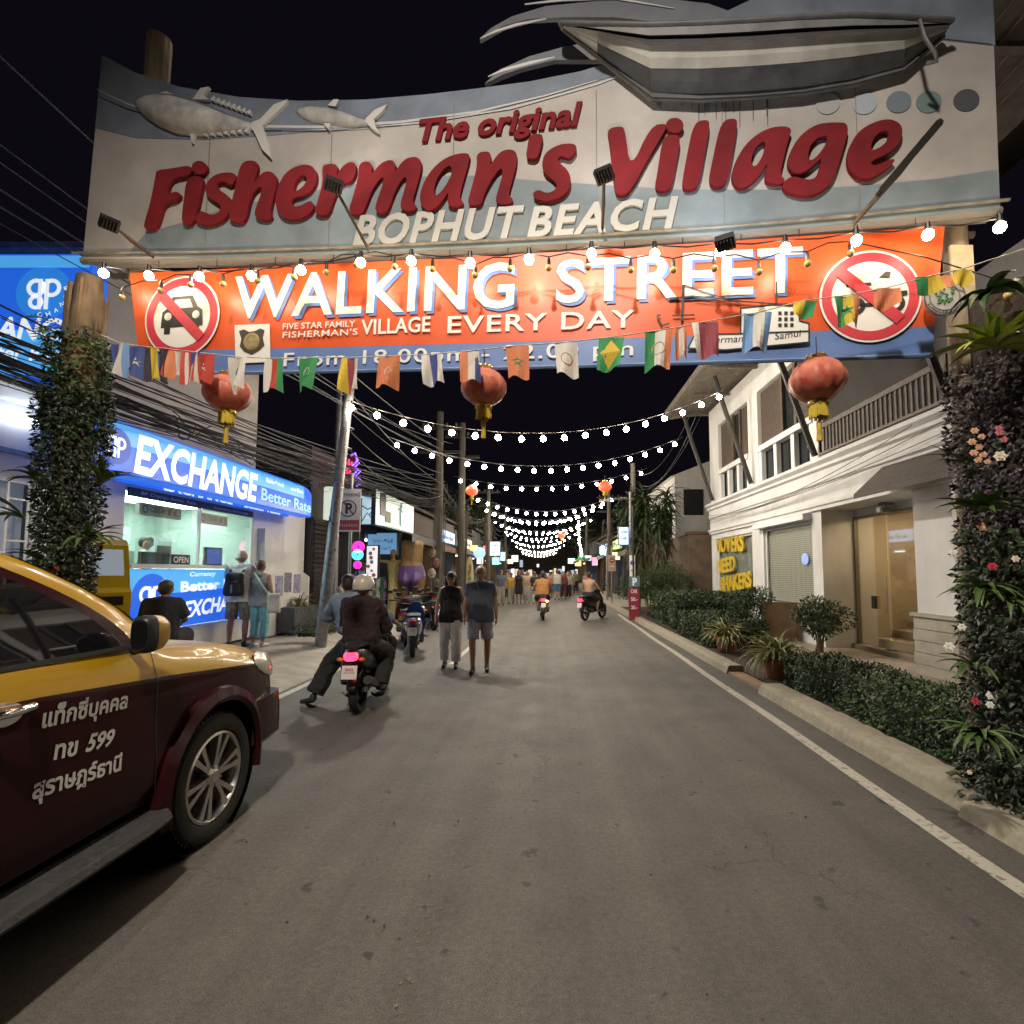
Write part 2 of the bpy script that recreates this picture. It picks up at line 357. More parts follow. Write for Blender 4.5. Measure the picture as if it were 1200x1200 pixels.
# dead leaves and bits on the asphalt
mb = MB(); rnd = random.Random(3)
for i in range(130):
    y = 1.6 + 9 * rnd.random() ** 1.3; x = rnd.uniform(-2.2, 2.9); a = rnd.uniform(0, 6.3); L = rnd.uniform(.012, .034)
    leaf(mb, V((x, y, .006)), V((math.cos(a), math.sin(a), .12)), V((0, 0, 1)), L, L * .55, 0, .3)
mb.build('fallen_leaves', mat('dry_leaf', (.035, .024, .015), .8))['kind'] = 'stuff'

# ------------------------------------------------------------ right: white two-storey building
BX = 5.8
RF = Fr((BX, 0, 0), (0, -1, 0), (-1, 0, 0))        # u = -Y, w = z
bld = thing('white_shop_building', 'white two-storey shop building with timber balcony behind the hedges', 'building', (BX, 12, 0))
mb = MB()
# ground storey: piers and spandrels, openings left free
def rbox(x0, x1, y0, y1, z0, z1, mi=0): mb.bb(x0, x1, y0, y1, z0, z1, mi)
rbox(5.8, 6.1, 17.95, 18.4, 0, 2.98); rbox(5.8, 6.1, 13.98, 14.75, 0, 2.98); rbox(5.8, 6.1, 11.1, 11.4, 0, 2.98)
rbox(5.8, 6.1, 14.75, 17.95, 0, .78); rbox(5.8, 6.1, 11.4, 13.98, 0, .9); rbox(5.8, 6.1, 14.75, 17.95, 2.80, 2.98); rbox(5.8, 6.1, 11.4, 13.98, 2.82, 2.98)
rbox(5.802, 6.9, 11.0, 11.1, 0, 2.98)                       # side of the recess
rbox(6.5, 6.7, 9.0, 11.0, 2.80, 3.3); rbox(5.82, 6.5, 8.3, 11.0, 2.98, 3.06)    # lintel above the door, recess ceiling
rbox(6.5, 6.7, 4.0, 9.05, .1, 3.3)
rbox(5.85, 12, 18.2, 18.4, 0, 7.4); rbox(9, 9.2, 5, 18.2, 0, 7.4)
# upper storey
rbox(5.8, 6.0, 17.45, 18.4, 4.05, 7.4); rbox(5.8, 6.0, 14.15, 14.85, 4.05, 7.4); rbox(5.8, 6.0, 10.8, 11.2, 4.05, 7.4)
rbox(5.8, 6.0, 14.85, 17.45, 6.65, 7.4); rbox(5.8, 6.0, 11.2, 14.15, 6.65, 7.4)
rbox(5.8, 6.0, 14.85, 17.45, 4.05, 4.12); rbox(5.8, 6.0, 11.2, 14.15, 4.05, 4.12)
rbox(5.76, 6.0, 14.85, 17.45, 4.95, 5.10); rbox(5.76, 6.0, 11.2, 14.15, 4.95, 5.10)
rbox(5.8, 9.0, 10.85, 10.97, 4.08, 7.4); rbox(8.2, 8.3, 3.0, 10.85, 4.08, 7.4)      # balcony end and rear wall
mb.build('wall', M['white'], bld)
# stepped moulding between storeys (one long piece)
mb = MB()
prof = [(6.1, 2.985), (5.74, 2.985), (5.74, 3.06), (5.70, 3.07), (5.70, 3.14), (5.78, 3.16), (5.78, 3.52), (5.74, 3.55), (5.74, 3.80), (5.68, 3.84), (5.68, 3.90), (5.60, 3.97), (5.60, 4.04), (6.1, 4.04)]
mb.loft([[V((x, y, z)) for x, z in prof] for y in (18.45, 3.0)]); mb.build('cornice', M['white'], bld)
mb = MB(); mb.bb(5.60, 5.795, 11.38, 14.2, 2.83, 2.95); mb.build('shutter_box', M['whitebox'], bld)
# shop windows
mb = MB(); mb.bb(5.97, 5.985, 14.76, 17.94, .79, 2.79); w1 = mb.build('shop_window', mat('frosted_green_glass', (.20, .23, .19), .25, nz=.15, ns=3), bld)
mb = MB()
for i, (t, px) in enumerate((('MOVERS', 0), ('NEED', .25), ('SHAKERS', .4))):
    a = [(838.5, 647), (841, 672), (845, 693)][i]; e = [(872, 645), (862, 668), (881.5, 688)][i]
    text_px(mb, RF, t, a, e, [18, 16, 17][i], n=-.06, off=.03, ext=.05, dz=.4)
mb.build('lettering', mat('yellow_letters', (.70, .48, .02), .5), w1)
mb = MB()
y = 11.45
for k in range(40):
    z = .95 + k * .047; mb.bb(5.93, 5.955, 11.42, 13.96, z, z + .036)
mb.bb(5.96, 5.97, 11.41, 13.97, .91, 2.81, 1)
for k in range(11): mb.bb(5.925, 5.93, 11.55 + k * .235, 11.57 + k * .235, .95, 2.81)
sh = mb.build('roller_shutter', [mat('shutter_slats', (.40, .41, .33), .5, metal=.2), mat('shutter_dark', (.08, .09, .07), .6)], bld)
mb = MB(); u, w_ = RF.uv(943, 655, -.08); mb.prism(RF, circ(u, w_, .155, 30, sy=.85), -.10, -.08)
mb.build('oval_sticker', mat('sticker_own_glow', (.30, .44, .8), .4, emit=.35, ec=(.30, .45, .85)), sh)  # sticker material has a faint blue glow of its own
mb = MB()
for (y0, y1, z1) in ((14.75, 17.95, 2.80), (11.4, 13.98, 2.82)):
    z0 = .78
    mb.bb(5.86, 5.90, y0 - .001, y0 + .07, z0, z1); mb.bb(5.86, 5.90, y1 - .07, y1 + .001, z0, z1); mb.bb(5.86, 5.90, y0 + .07, y1 - .07, z1 - .06, z1)
mb.build('window_frame', M['whitebox'], bld)
# upper windows with timber louvre infill
lv = mat('louvre_timber', (.105, .075, .055), .7, nz=.3, ns=8)
for (y0, y1) in ((14.85, 17.45), (11.2, 14.15)):
    L = y1 - y0; mb = MB()
    for k in range(26):
        z = 5.13 + k * .058
        mb.bb(5.90, 5.93, y0 + .01, y0 + L * .28, z, z + .045); mb.bb(5.90, 5.93, y1 - L * .42, y1 - .01, z, z + .045)
    mb.bb(5.94, 5.97, y0, y0 + L * .29, 5.11, 6.64, 1); mb.bb(5.94, 5.97, y1 - L * .43, y1, 5.11, 6.64, 1)
    mb.bb(5.86, 5.93, y0 + L * .29, y0 + L * .33, 5.11, 6.64); mb.bb(5.86, 5.93, y0 + L * .53, y0 + L * .57, 5.11, 6.64)
    win = mb.build('window', [lv, mat('dark_gap', (.02, .016, .014), .8)], bld)
    mb = MB(); mb.bb(5.95, 5.96, y0 + L * .33, y0 + L * .53, 5.11, 6.64); mb.bb(5.95, 5.96, y0 + .02, y1 - .02, 4.13, 4.94); mb.build('pane', mat('window_dark', (.03, .032, .036), .08, spec=.6), win)
    for k, f in enumerate((0, .3, .62, .93)): mb = MB(); mb.bb(5.80, 5.92, y0 + L * f + .003, y0 + L * f + .17, 4.125, 4.945); mb.build('mullion', M['whitebox'], win)
# balcony
mb = MB(); mb.bb(5.7, 5.77, 3.2, 10.8, 4.66, 4.75); mb.bb(5.71, 5.76, 3.2, 10.8, 4.12, 4.17)
y = 3.25
while y < 10.75: mb.bb(5.72, 5.75, y, y + .045, 4.17, 4.66); y += .125
mb.bb(5.69, 5.78, 7.25, 7.37, 4.05, 4.8)
mb.build('balcony_railing', mat('grey_timber_rail', (.16, .13, .11), .7, nz=.3, ns=9), bld)
for k, y in enumerate((17.95, 14.5, 11.0, 7.3)):
    mb = MB(); mb.tube([(5.72, y, 4.15), (5.05, y, 6.2), (4.75, y, 7.24)], .065, 6); mb.build('roof_bracket', M['darkwood'], bld)
mb = MB()
mb.add([(4.25, 2, 7.28), (4.25, 19, 7.28), (6.2, 19, 7.56), (6.2, 2, 7.56), (4.2, 2, 7.42), (4.2, 19, 7.42), (9, 19, 9.5), (9, 2, 9.5)], [(0, 3, 2, 1), (0, 1, 5, 4), (4, 5, 6, 7), (1, 2, 6, 5), (0, 4, 7, 3)])
for k in range(8): mb.bb(4.3, 6.0, 3 + k * 2.2, 3.1 + k * 2.2, 7.3, 7.36)
for k in range(6): mb.bb(4.35 + k * .25, 4.37 + k * .25, 2.1, 18.9, 7.295 + k * .036 - .03, 7.30 + k * .036)
mb.build('roof', mat('weathered_eaves', (.15, .125, .10), .8, nz=.3, ns=5), bld)
# small tiled canopy over the door
mb = MB(); pts = [(5.0, 9.0, 3.02), (5.62, 10.35, 3.30)]
mb.add([(5.15, 4, 2.98), (5.15, 8.7, 2.98), (5.8, 8.9, 3.5), (5.8, 4, 3.5), (5.15, 4, 2.90), (5.15, 8.7, 2.90), (5.8, 8.9, 3.40), (5.8, 4, 3.40)], [(0, 3, 2, 1), (4, 5, 6, 7), (0, 1, 5, 4), (1, 2, 6, 5)])
mb.build('door_canopy', mat('canopy_brown', (.12, .10, .085), .8, nz=.25, ns=12), bld)
# column
mb = MB(); mb.bb(5.82, 6.4, 7.45, 8.25, 1.0, 2.98); cl = mb.build('column', M['white'], bld)
mb = MB()
for k in range(5): mb.bb(5.78 - (.01 if k % 2 else 0), 6.44, 7.41, 8.30 + (.01 if k % 2 else 0), .08 + k * .18, .08 + k * .18 + .172)
mb.bb(5.74, 6.46, 7.37, 8.34, .985, 1.04); mb.build('stone_base', mat('cream_stone', (.40, .36, .30), .7, nz=.15, ns=5), cl)
# glass door with lit interior
dr = MB(); dr.bb(6.50, 6.515, 9.06, 9.98, .2, 2.79); dr.bb(6.50, 6.515, 10.0, 10.98, .2, 2.79)
dr = dr.build('glass_door', glass_mat('door_glass', (.93, .92, .88), .16), bld)
for y in (10.02, 9.98 - .1): mb = MB(); mb.bb(6.47, 6.54, y, y + .09, .14, .22); mb.build('floor_clamp', M['steel'], dr)
mb = MB(); mb.tube([(6.44, 9.93, .9), (6.44, 9.93, 1.6)], .015, 8); mb.build('handle', M['steel'], dr); mb = MB(); mb.bb(6.46, 6.50, 10.35, 10.46, .95, 1.2); mb.build('keypad', M['black'], dr)
mb = MB(); mb.bb(6.47, 6.55, 9.04, 11.0, 2.79, 2.83); mb.bb(6.47, 6.55, 10.96, 11.0, .12, 2.79); mb.bb(6.35, 6.6, 9.0, 11.0, .1, .19); mb.build('door_frame', mat('brown_metal', (.20, .17, .12), .5), bld)
mb = MB()
mb.bb(6.72, 8.9, 8.9, 9.0, .1, 3); mb.bb(6.72, 8.9, 11.2, 11.3, .1, 3); mb.bb(8.9, 9, 8.9, 11.3, .1, 3); mb.bb(6.72, 8.9, 8.9, 11.3, 3.0, 3.1)
mb.bb(6.72, 8.9, 9.0, 11.2, .101, .12)
mb.build('entrance_hall', mat('hall_beige', (.42, .35, .25), .7, nz=.15, ns=3), bld)
for k in range(4): mb = MB(); mb.bb(6.95 + k * .36, 8.88, 9.02 + .002 * k, 11.18 - .002 * k, .125 + k * .17, .125 + k * .17 + .165); mb.build('stair_step', mat('hall_stone', (.62, .55, .43), .4, nz=.1, ns=5), bld)
mb = MB(); mb.bb(7.2, 7.9, 9.8, 10.2, 2.93, 2.98); mb.build('ceiling_lamp', mat('hall_lamp', (1, .75, .4), emit=70., ec=(1, .76, .46)), bld)
mb = MB(); mb.bb(8.8, 8.86, 10.35, 10.6, 1.3, 2.0); mb.bb(8.8, 8.86, 10.38, 10.55, .9, 1.2); mb.build('lit_picture', mat('lit_blue_picture', (.4, .5, .9), emit=1.2, ec=(.45, .55, .95)), bld)
# camera housing over the door
t = thing('security_camera', 'small grey security camera under the shop cornice above the glass door', 'camera', (6.3, 9.75, 2.95))
mb = MB(); mb.bb(6.28, 6.46, 9.66, 9.84, 2.93, 2.975); mb.tube([(6.37, 9.75, 2.94), (6.37, 9.75, 2.86)], .02); mb.build('mount', M['steel'], t)
mb = MB(); mb.box((6.30, 9.72, 2.84), (.22, .12, .10), rz=.3); mb.lathe([(.035, 0), (.035, .05)], (6.19, 9.68, 2.83), 10, axis='X'); mb.build('housing', M['steel'], t)
# low orange wall in the bed
mb = MB(); mb.bb(4.95, 5.75, 12.05, 12.2, .05, .98); tag(mb.build('marble_block', mat('orange_marble', (.33, .19, .095), .4, nz=.3, ns=3, detail=8)), 'low slab of orange marble between two round bushes', 'slab')
# brown boundary wall and pale house further on
mb = MB(); mb.bb(5.3, 9, 19.6, 19.8, 0, 3.1); mb.bb(5.3, 5.5, 19.8, 26, 0, 3.1); mb.bb(5.25, 9.02, 19.55, 19.85, 3.1, 3.2)
tag(mb.build('boundary_wall', mat('brown_render', (.16, .11, .075), .85, nz=.25, ns=3)), 'plain brown rendered wall at the far end of the white building', 'wall')
t = thing('white_house', 'white gabled house rising behind the drooping dracaena', 'house', (9, 27, 0))
mb = MB(); mb.bb(5.9, 12, 24, 30, 0, 6.1); mb.add([(5.7, 23.9, 6.1), (12, 23.9, 6.1), (9, 23.9, 7.4), (5.7, 30, 6.1), (12, 30, 6.1), (9, 30, 7.4)], [(0, 1, 2), (3, 5, 4), (0, 2, 5, 3), (1, 4, 5, 2), (0, 3, 4, 1)]); mb.build('wall', M['white'], t)
mb = MB(); mb.bb(6.3, 7.2, 23.94, 23.99, 4.3, 5.5); mb.build('window', M['darkgls'], t)

# ------------------------------------------------------------ left: exchange booth and its building
LX = -6.3
LF = Fr((LX, 0, 0), (0, 1, 0), (1, 0, 0))
t = thing('cream_building', 'tall cream wall of the building above the blue exchange booth', 'building', (-6.6, 8.5, 0))
mb = MB(); mb.bb(-9.5, -6.45, 6.95, 11.35, 3.55, 6.15); mb.bb(-9.4, -6.6, 7.0, 11.3, 3.3, 3.55); mb.build('wall', M['cream'], t)
mb = MB()
for y in (8.0, 8.75): mb.bb(-6.5, -6.43, y, y + .55, 5.35, 5.8)
mb.build('window', M['darkgls'], t)
mb = MB(); mb.bb(-9.6, -6.35, 6.9, 11.42, 6.15, 6.24); mb.build('roof', M['concrete'], t)
bo = thing('exchange_booth', 'currency exchange booth with lit teller window and blue panelled counter', 'booth', (LX, 9.6, .25))
mint = mat('booth_mint_wall', (.62, .74, .66), .7)
mb = MB()
mb.bb(-8.6, -8.5, 6.8, 11.3, .3, 3.1); mb.bb(-8.5, -6.35, 6.8, 6.9, .3, 3.1); mb.bb(-8.5, -6.35, 11.2, 11.3, .3, 3.1); mb.bb(-8.5, -6.35, 6.9, 11.2, 3.02, 3.1); mb.bb(-8.5, -6.45, 6.9, 11.2, .3, .62)
mb.build('room', mint, bo)
mb = MB(); mb.bb(-6.42, -6.3, 6.75, 7.68, .3, 3.1); mb.bb(-6.40, -6.3, 11.1, 11.25, .3, 3.1); mb.bb(-6.42, -6.3, 7.68, 11.1, .3, .74); mb.bb(-6.42, -6.31, 7.68, 11.1, 2.92, 3.1); mb.bb(-6.42, -6.30, 11.25, 13.45, .25, 3.1)
mb.build('wall', M['white'], bo)
mb = MB(); mb.bb(-6.75, -6.12, 7.66, 11.4, 1.74, 1.80); mb.build('counter_ledge', M['whitebox'], bo)
mb = MB(); mb.bb(-6.34, -6.335, 7.7, 11.1, 1.8, 2.92); mb.build('pane', glass_mat('booth_glass', (.93, .98, .96), .12), bo)
mb = MB()
for y in (7.68, 9.4, 11.06): mb.bb(-6.36, -6.315, y, y + .04, 1.8, 2.92)
mb.build('window_frame', M['whitebox'], bo)
mb = MB(); mb.bb(-7.9, -7.0, 7.4, 10.8, 2.985, 3.015); mb.build('ceiling_lamp', mat('booth_lamp', (.8, 1, .9), emit=24., ec=(.84, 1, .94)), bo)
# counter front graphic
blu = mat('lit_blue_panel', (.03, .12, .60), .35, emit=.75, ec=(.02, .15, .85)); sky = mat('lit_sky_panel', (.10, .42, .85), .35, emit=.75, ec=(.09, .44, .95)); lwh = mat('lit_white', (.85, .88, .9), .4, emit=.85, ec=(.84, .88, .95))
BF = Fr((-6.22, 0, 0), (0, 1, 0), (1, 0, 0))
mb = MB()
mb.bb(-6.28, -6.22, 7.75, 11.0, .76, 1.72, 0)
mb.prism(BF, [(7.76, 1.30), (10.99, 1.40), (10.99, 1.715), (7.76, 1.715)], .001, .005, 1)
cp = mb.build('counter_panel', [blu, sky], bo)
def bp_logo(mb, fr, u, w_, r, n, mi_disc, mi_w):
    mb.prism(fr, circ(u, w_, r, 40), n - .004, n, mi_disc)
    ring(mb, fr, u - r * .28, w_ + r * .18, r * .20, r * .34, n, n + .004, mi_w, 28); ring(mb, fr, u + r * .28, w_ + r * .18, r * .20, r * .34, n, n + .004, mi_w, 28)
    for s_ in (-1, 1): mb.prism(fr, [(u + s_ * r * .05, w_ - r * .62), (u + s_ * r * .19, w_ - r * .62), (u + s_ * r * .19, w_ + r * .5), (u + s_ * r * .05, w_ + r * .5)], n + .0045, n + .007, mi_w)
    ring(mb, fr, u - r * .26, w_ - r * .35, r * .14, r * .27, n, n + .004, mi_w, 24)
mb = MB(); bp_logo(mb, BF, 8.20, 1.25, .40, .010, 0, 1)
put_text(mb, BF, 'Currency', (9.05, 1.60), (9.75, 1.61), .075, .009, mi=1, shear=.2); put_text(mb, BF, 'Better Rate', (8.85, 1.34), (10.75, 1.38), .17, .009, off=.03, mi=1)
mb.build('lettering', [blu, lwh], cp); mb = MB(); put_text(mb, BF, 'EXCHANGE', (8.95, .90), (10.9, .98), .26, .009, off=.03, shear=.25); mb.build('lettering', lwh, cp)
# strip boards above the window
mb = MB(); mb.bb(-6.29, -6.26, 7.72, 11.0, 2.82, 2.95); st = mb.build('name_board', mat('dark_board', (.02, .035, .05), .5), bo)
mb = MB(); put_text(mb, Fr((-6.26, 0, 0), (0, 1, 0), (1, 0, 0)), 'BP Change Better Rate', (7.95, 2.865), (9.2, 2.865), .05, .003, off=0); put_text(mb, Fr((-6.26, 0, 0), (0, 1, 0), (1, 0, 0)), 'Currency Exchange', (9.7, 2.865), (10.8, 2.865), .05, .003, off=0)
mb.build('lettering', mat('board_grey', (.5, .55, .6), .5), st)
mb = MB(); put_text(mb, Fr((-6.10, 0, 0), (0, 1, 0), (1, 0, 0)), 'EXCHANGE', (8.2, 2.98), (10.0, 2.98), .14, 0, off=.03); put_text(mb, Fr((-6.10, 0, 0), (0, 1, 0), (1, 0, 0)), 'Better Rate', (10.4, 2.98), (11.8, 2.98), .14, 0, off=.03)
mb.bb(-6.13, -6.105, 7.3, 12.2, 2.97, 3.14, 1); mb.build('inner_sign', [lwh, blu], bo)
# bank boards inside
for (y0, y1) in ((8.3, 9.25), (9.72, 10.6)):
    mb = MB(); fr = Fr((-6.55, 0, 0), (0, 1, 0), (1, 0, 0)); mb.bb(-6.62, -6.55, y0, y1, 2.60, 2.80, 0)
    ring(mb, fr, y0 + .12, 2.70, .045, .065, .002, .005, 1, 24); put_text(mb, fr, 'СБЕР', (y0 + .22, 2.665), (y0 + .55, 2.665), .085, .004, mi=1)
    mb.prism(fr, [(y0 + .62, 2.65), (y0 + .70, 2.65), (y0 + .70, 2.76), (y0 + .62, 2.76)], .002, .005, 2); mb.prism(fr, [(y0 + .76, 2.65), (y0 + .84, 2.65), (y0 + .84, 2.76), (y0 + .76, 2.76)], .002, .005, 3)
    mb.build('bank_board', [M['whitebox'], mat('board_grey_green', (.12, .18, .17), .5), M['red'], mat('board_yellow', (.6, .5, .15), .5)], bo)
# awning sign with a quarter-round top
mb = MB(); prof = [(-5.98, 2.98), (-5.66, 2.98), (-5.64, 3.0), (-5.64, 3.58), (-5.67, 3.64), (-5.75, 3.70), (-5.90, 3.73), (-5.98, 3.74)]
secs = []
for y, k in [(6.42, 1), (12.0, 1), (12.25, .97), (12.42, .88), (12.5, .72)]:
    secs.append([V((-5.98 + (x + 5.98) * k, y, 2.98 + (z - 2.98) * k)) for x, z in prof])
mb.loft(secs, 0)
for y in (7.4, 9.4, 11.4): mb.bb(-6.44, -5.97, y, y + .08, 3.45, 3.53)
aw = mb.build('awning_sign', blu, bo, smooth=35)
AF = Fr((-5.635, 0, 0), (0, 1, 0), (1, 0, 0))
mb = MB()
def awx(z): # face of the awning at height z
    for (x0, z0), (x1, z1) in zip(prof[1:], prof[2:]):
        if z0 <= z <= z1: return x0 + (x1 - x0) * (z - z0) / (z1 - z0)
    return -6.0
vs = []; fs = []
zz = [3.36, 3.42, 3.48, 3.54, 3.579, 3.60, 3.62, 3.638]
for i, z in enumerate(zz):
    vs += [V((awx(z) + .004, 6.45, z + .004)), V((awx(z) + .004, 11.95, z + .004))]
fs = [(2 * i, 2 * i + 1, 2 * i + 3, 2 * i + 2) for i in range(len(zz) - 1)]; mb.add(vs, fs, 0)
mb.build('sky_band', sky, aw, smooth=60)
mb = MB()
def awtext(s, y0, y1, z0, z1, cap, off, shear=0., mi=0):
    t_ = MB(); put_text(t_, AF, s, (y0, z0), (y1, z1), cap, 0, off=off, shear=shear)
    mb.add([V((awx(v[2]) + .010, v[1], v[2] + (.006 if v[2] > 3.5 else 0))) for v in t_.v], t_.f, mi)
awtext('EXCHANGE', 7.0, 9.95, 3.05, 3.04, .50, .035, .12)
awtext('Better Rate', 10.15, 12.3, 3.10, 3.08, .23, .02, 0, 1)
sc_ = MB(); scribble(sc_, AF, 10.3, 11.0, 3.47, .09, 0, 1); scribble(sc_, AF, 11.3, 11.85, 3.46, .09, 0, 2); mb.add([V((awx(v[2]) + .012 + (v[0] + 5.635), v[1], v[2])) for v in sc_.v], sc_.f, 0)
bl = MB(); bp_logo(bl, AF, 6.70, 3.32, .24, 0, 1, 0); mb.add([V((max(awx(v[2]), -5.9) + .008 + (v[0] + 5.635), v[1], v[2])) for v in bl.v], [])
n0 = len(mb.v) - len(bl.v)
for f, m_ in zip(bl.f, bl.m): mb.f.append(tuple(n0 + i for i in f)); mb.m.append(2 if m_ else 0)
mb.build('lettering', [lwh, mat('lit_pale_blue', (.3, .62, .85), .4, emit=.7, ec=(.30, .62, .90)), mat('lit_deep_blue', (.02, .08, .5), .4, emit=.6, ec=(.015, .09, .6))], aw)
# side wing with posters
mb = MB(); mb.prism(LF, [(11.26, .26), (13.43, .26), (13.43, 1.55), (13.0, 1.70), (11.26, 2.62)], .002, .17); wg = mb.build('side_wing', M['white'], bo)
mb = MB(); WF = Fr((LX + .17, 0, 0), (0, 1, 0), (1, 0, 0))
for k, (y, z) in enumerate(((11.75, 1.35), (12.15, 1.42), (12.6, 1.38))): mb.prism(WF, [(y, z - .22), (y + .34, z - .22), (y + .34, z + .24), (y, z + .24)], .001, .006, k % 2)
mb.build('poster', [mat('poster_blue', (.10, .13, .32), .6, c2=(.5, .45, .5), ns=14), mat('poster_dark', (.07, .07, .12), .6, c2=(.35, .3, .4), ns=18)], wg)
# teller and desk things seen through the pane are built with the people
t = thing('open_sign', 'small dark OPEN sign on the booth counter ledge', 'sign', (-6.25, 8.9, 1.80))
mb = MB(); mb.bb(-6.27, -6.25, 8.66, 9.10, 1.802, 1.97); mb.build('board', M['black'], t)
mb = MB(); put_text(mb, Fr((-6.25, 0, 0), (0, 1, 0), (1, 0, 0)), 'OPEN', (8.70, 1.835), (9.06, 1.835), .10, .002); mb.build('lettering', M['whitebox'], t)
t = thing('computer_monitor', 'black monitor turned from the street in front of the teller', 'monitor', (-6.75, 9.0, 1.8))
mb = MB(); mb.bb(-6.85, -6.79, 8.7, 9.35, 1.80, 2.02); mb.bb(-6.84, -6.80, 8.95, 9.05, 1.78, 1.82); mb.bb(-6.95, -6.7, 8.85, 9.15, 1.742, 1.78); mb.build('casing', M['black'], t)
t = thing('rate_screen', 'glowing blue rate screen on the booth counter beside the backpack man', 'screen', (-6.5, 10.1, 1.8))
mb = MB(); mb.bb(-6.52, -6.47, 9.85, 10.35, 1.802, 2.15); mb.build('casing', M['black'], t)
mb = MB(); mb.bb(-6.469, -6.465, 9.88, 10.32, 1.83, 2.12); mb.build('screen', mat('screen_glow', (.1, .2, .8), emit=.8, ec=(.10, .25, .9), c2=(.4, .1, .2), ns=9), t)
t = thing('cash_machine', 'grey counting machine on the floor at the back of the booth', 'machine', (-7.9, 10.4, .63))
mb = MB(); mb.bb(-8.1, -7.7, 10.2, 10.65, .63, 2.35); mb.bb(-7.7, -7.68, 10.25, 10.6, 1.95, 2.2, 1); mb.build('casing', [mat('machine_grey', (.35, .42, .40), .5), M['black']], t)
mb = MB(); mb.bb(-8.5, -8.45, 10.0, 10.3, 1.9, 2.5); mb.bb(-8.5, -8.45, 10.55, 10.95, 1.6, 2.1); mb.bb(-8.5, -8.46, 8.0, 8.3, 2.0, 2.4); mb.build('notice', mat('notice_grey', (.25, .32, .31), .7), bo)
# upper lightbox facing the road
LB = Fr((-6.7, 6.5, 0), (1, 0, 0), (0, -1, 0))
t = thing('exchange_lightbox', 'large blue exchange lightbox hung high beside the flowered pole', 'sign', (-6.7, 6.6, 4.1))
mb = MB(); mb.bb(-8.3, -5.92, 6.5, 6.75, 4.18, 5.80); mb.build('box_panel', blu, t)
mb = MB(); mb.prism(LB, [(-1.6, 4.2), (.75, 4.2), (.75, 4.78), (-1.6, 4.78)], .001, .004); mb.prism(LB, [(-1.6, 5.62), (.75, 5.62), (.75, 5.78), (-1.6, 5.78)], .001, .004); mb.build('sky_band', sky, t)
mb = MB(); bp_logo(mb, LB, .18, 5.28, .36, .004, 1, 0)
for k, ch in enumerate('CHANGE'):
    a = R(-95 + k * 21); put_text(mb, LB, ch, (.18 + .30 * math.cos(a) - .02, 5.28 + .30 * math.sin(a) - .03), (.18 + .30 * math.cos(a) + .03, 5.28 + .30 * math.sin(a) - .01), .055, .006, mi=0, off=.01)
put_text(mb, LB, 'EXCHANGE', (-1.35, 4.70), (.60, 4.64), .28, .006, off=.03, shear=.15, mi=0); put_text(mb, LB, 'Better Rate', (-.75, 4.42), (.55, 4.36), .18, .006, off=.02, shear=.1, mi=0)
mb.build('lettering', [lwh, mat('lit_mid_blue', (.05, .25, .8), .4, emit=.7, ec=(.03, .26, .85))], t)
# barred white shop beside the booth
t = thing('barred_shop', 'white shopfront with pale security bars lit by a tube lamp', 'shop', (-6.4, 4.5, .25))
mb = MB(); mb.bb(-6.5, -6.4, 2, 6.7, .25, .95); mb.bb(-6.5, -6.4, 2, 6.7, 2.75, 3.7); mb.bb(-6.5, -6.4, 6.45, 6.7, .95, 2.75); mb.bb(-8, -5.8, 2, 6.4, 3.7, 3.78); mb.build('wall', M['whitebox'], t)
mb = MB()
for k in range(18): mb.bb(-6.40, -6.385, 2.1 + k * .25, 2.125 + k * .25, .95, 2.75)
rnd = random.Random(5)
for k in range(17):
    for z in (1.3, 1.9, 2.4): mb.bb(-6.40, -6.386, 2.125 + k * .25, 2.35 + k * .25, z + (k % 3) * .14, z + .022 + (k % 3) * .14)
mb.build('security_bars', M['whitebox'], t)
mb = MB(); mb.bb(-6.62, -6.6, 2, 6.5, .9, 2.8); mb.build('window', mat('pale_lit_window', (.35, .42, .50), .3, emit=.12, ec=(.5, .6, .8)), t)
mb = MB(); mb.bb(-6.36, -6.30, 5.9, 6.35, 3.50, 3.54); mb.build('tube_lamp', mat('tube_glow', (.8, .9, 1), emit=9., ec=(.80, .90, 1)), t)
mb = MB(); mb.bb(-6.41, -6.36, 2.1, 6.68, 3.08, 3.14); mb.build('ledge', M['steel'], t)

t = thing('entrance_fill_lamp', 'round wall lamp added out of view to brighten the shop entrance', 'wall lamp', (6.49, 6.2, 2.5)); mb = MB(); mb.bb(6.44, 6.5, 6.15, 6.25, 2.4, 2.6); mb.build('mount', M['steel'], t); mb = MB(); mb.ball((6.36, 6.2, 2.5), .08, n=12, m=8); mb.build('globe', mat('fill_globe', (1, .9, .7), emit=120., ec=(1, .86, .64)), t)  # added lamp outside the frame, brightens the column and door recess
# ------------------------------------------------------------ the gate over the street
GL, GR = V((-4.2, 4.75, 0)), V((3.35, 3.65, 0))
GU = (GR - GL).normalized(); GN = V((GU.y, -GU.x, 0))
GF = Fr(GL, GU, GN)
def gp(px, py, off=0): u, w_ = GF.uv(px, py, off); return GF.pt(u, w_, off)
sg = thing('village_sign', 'wide painted fishing village sign with red letters, fish and a boat spanning the street', 'sign', tuple(GF.pt(3.8, 4.4, -.1)))
signm = mat('sign_cream', (.375, .345, .33), .7, nz=.18, ns=1.6, bump=.05, bs=30, detail=8)
bandm = mat('sign_bluegrey', (.175, .215, .24), .7, nz=.3, ns=1.8, detail=8)
topm = mat('sign_slate', (.15, .18, .235), .7, nz=.3, ns=2.5, detail=8)
bottom = [(97, 303), (250, 302), (420, 297), (560, 291), (700, 284), (850, 275), (1000, 262), (1100, 252), (1172, 245)]
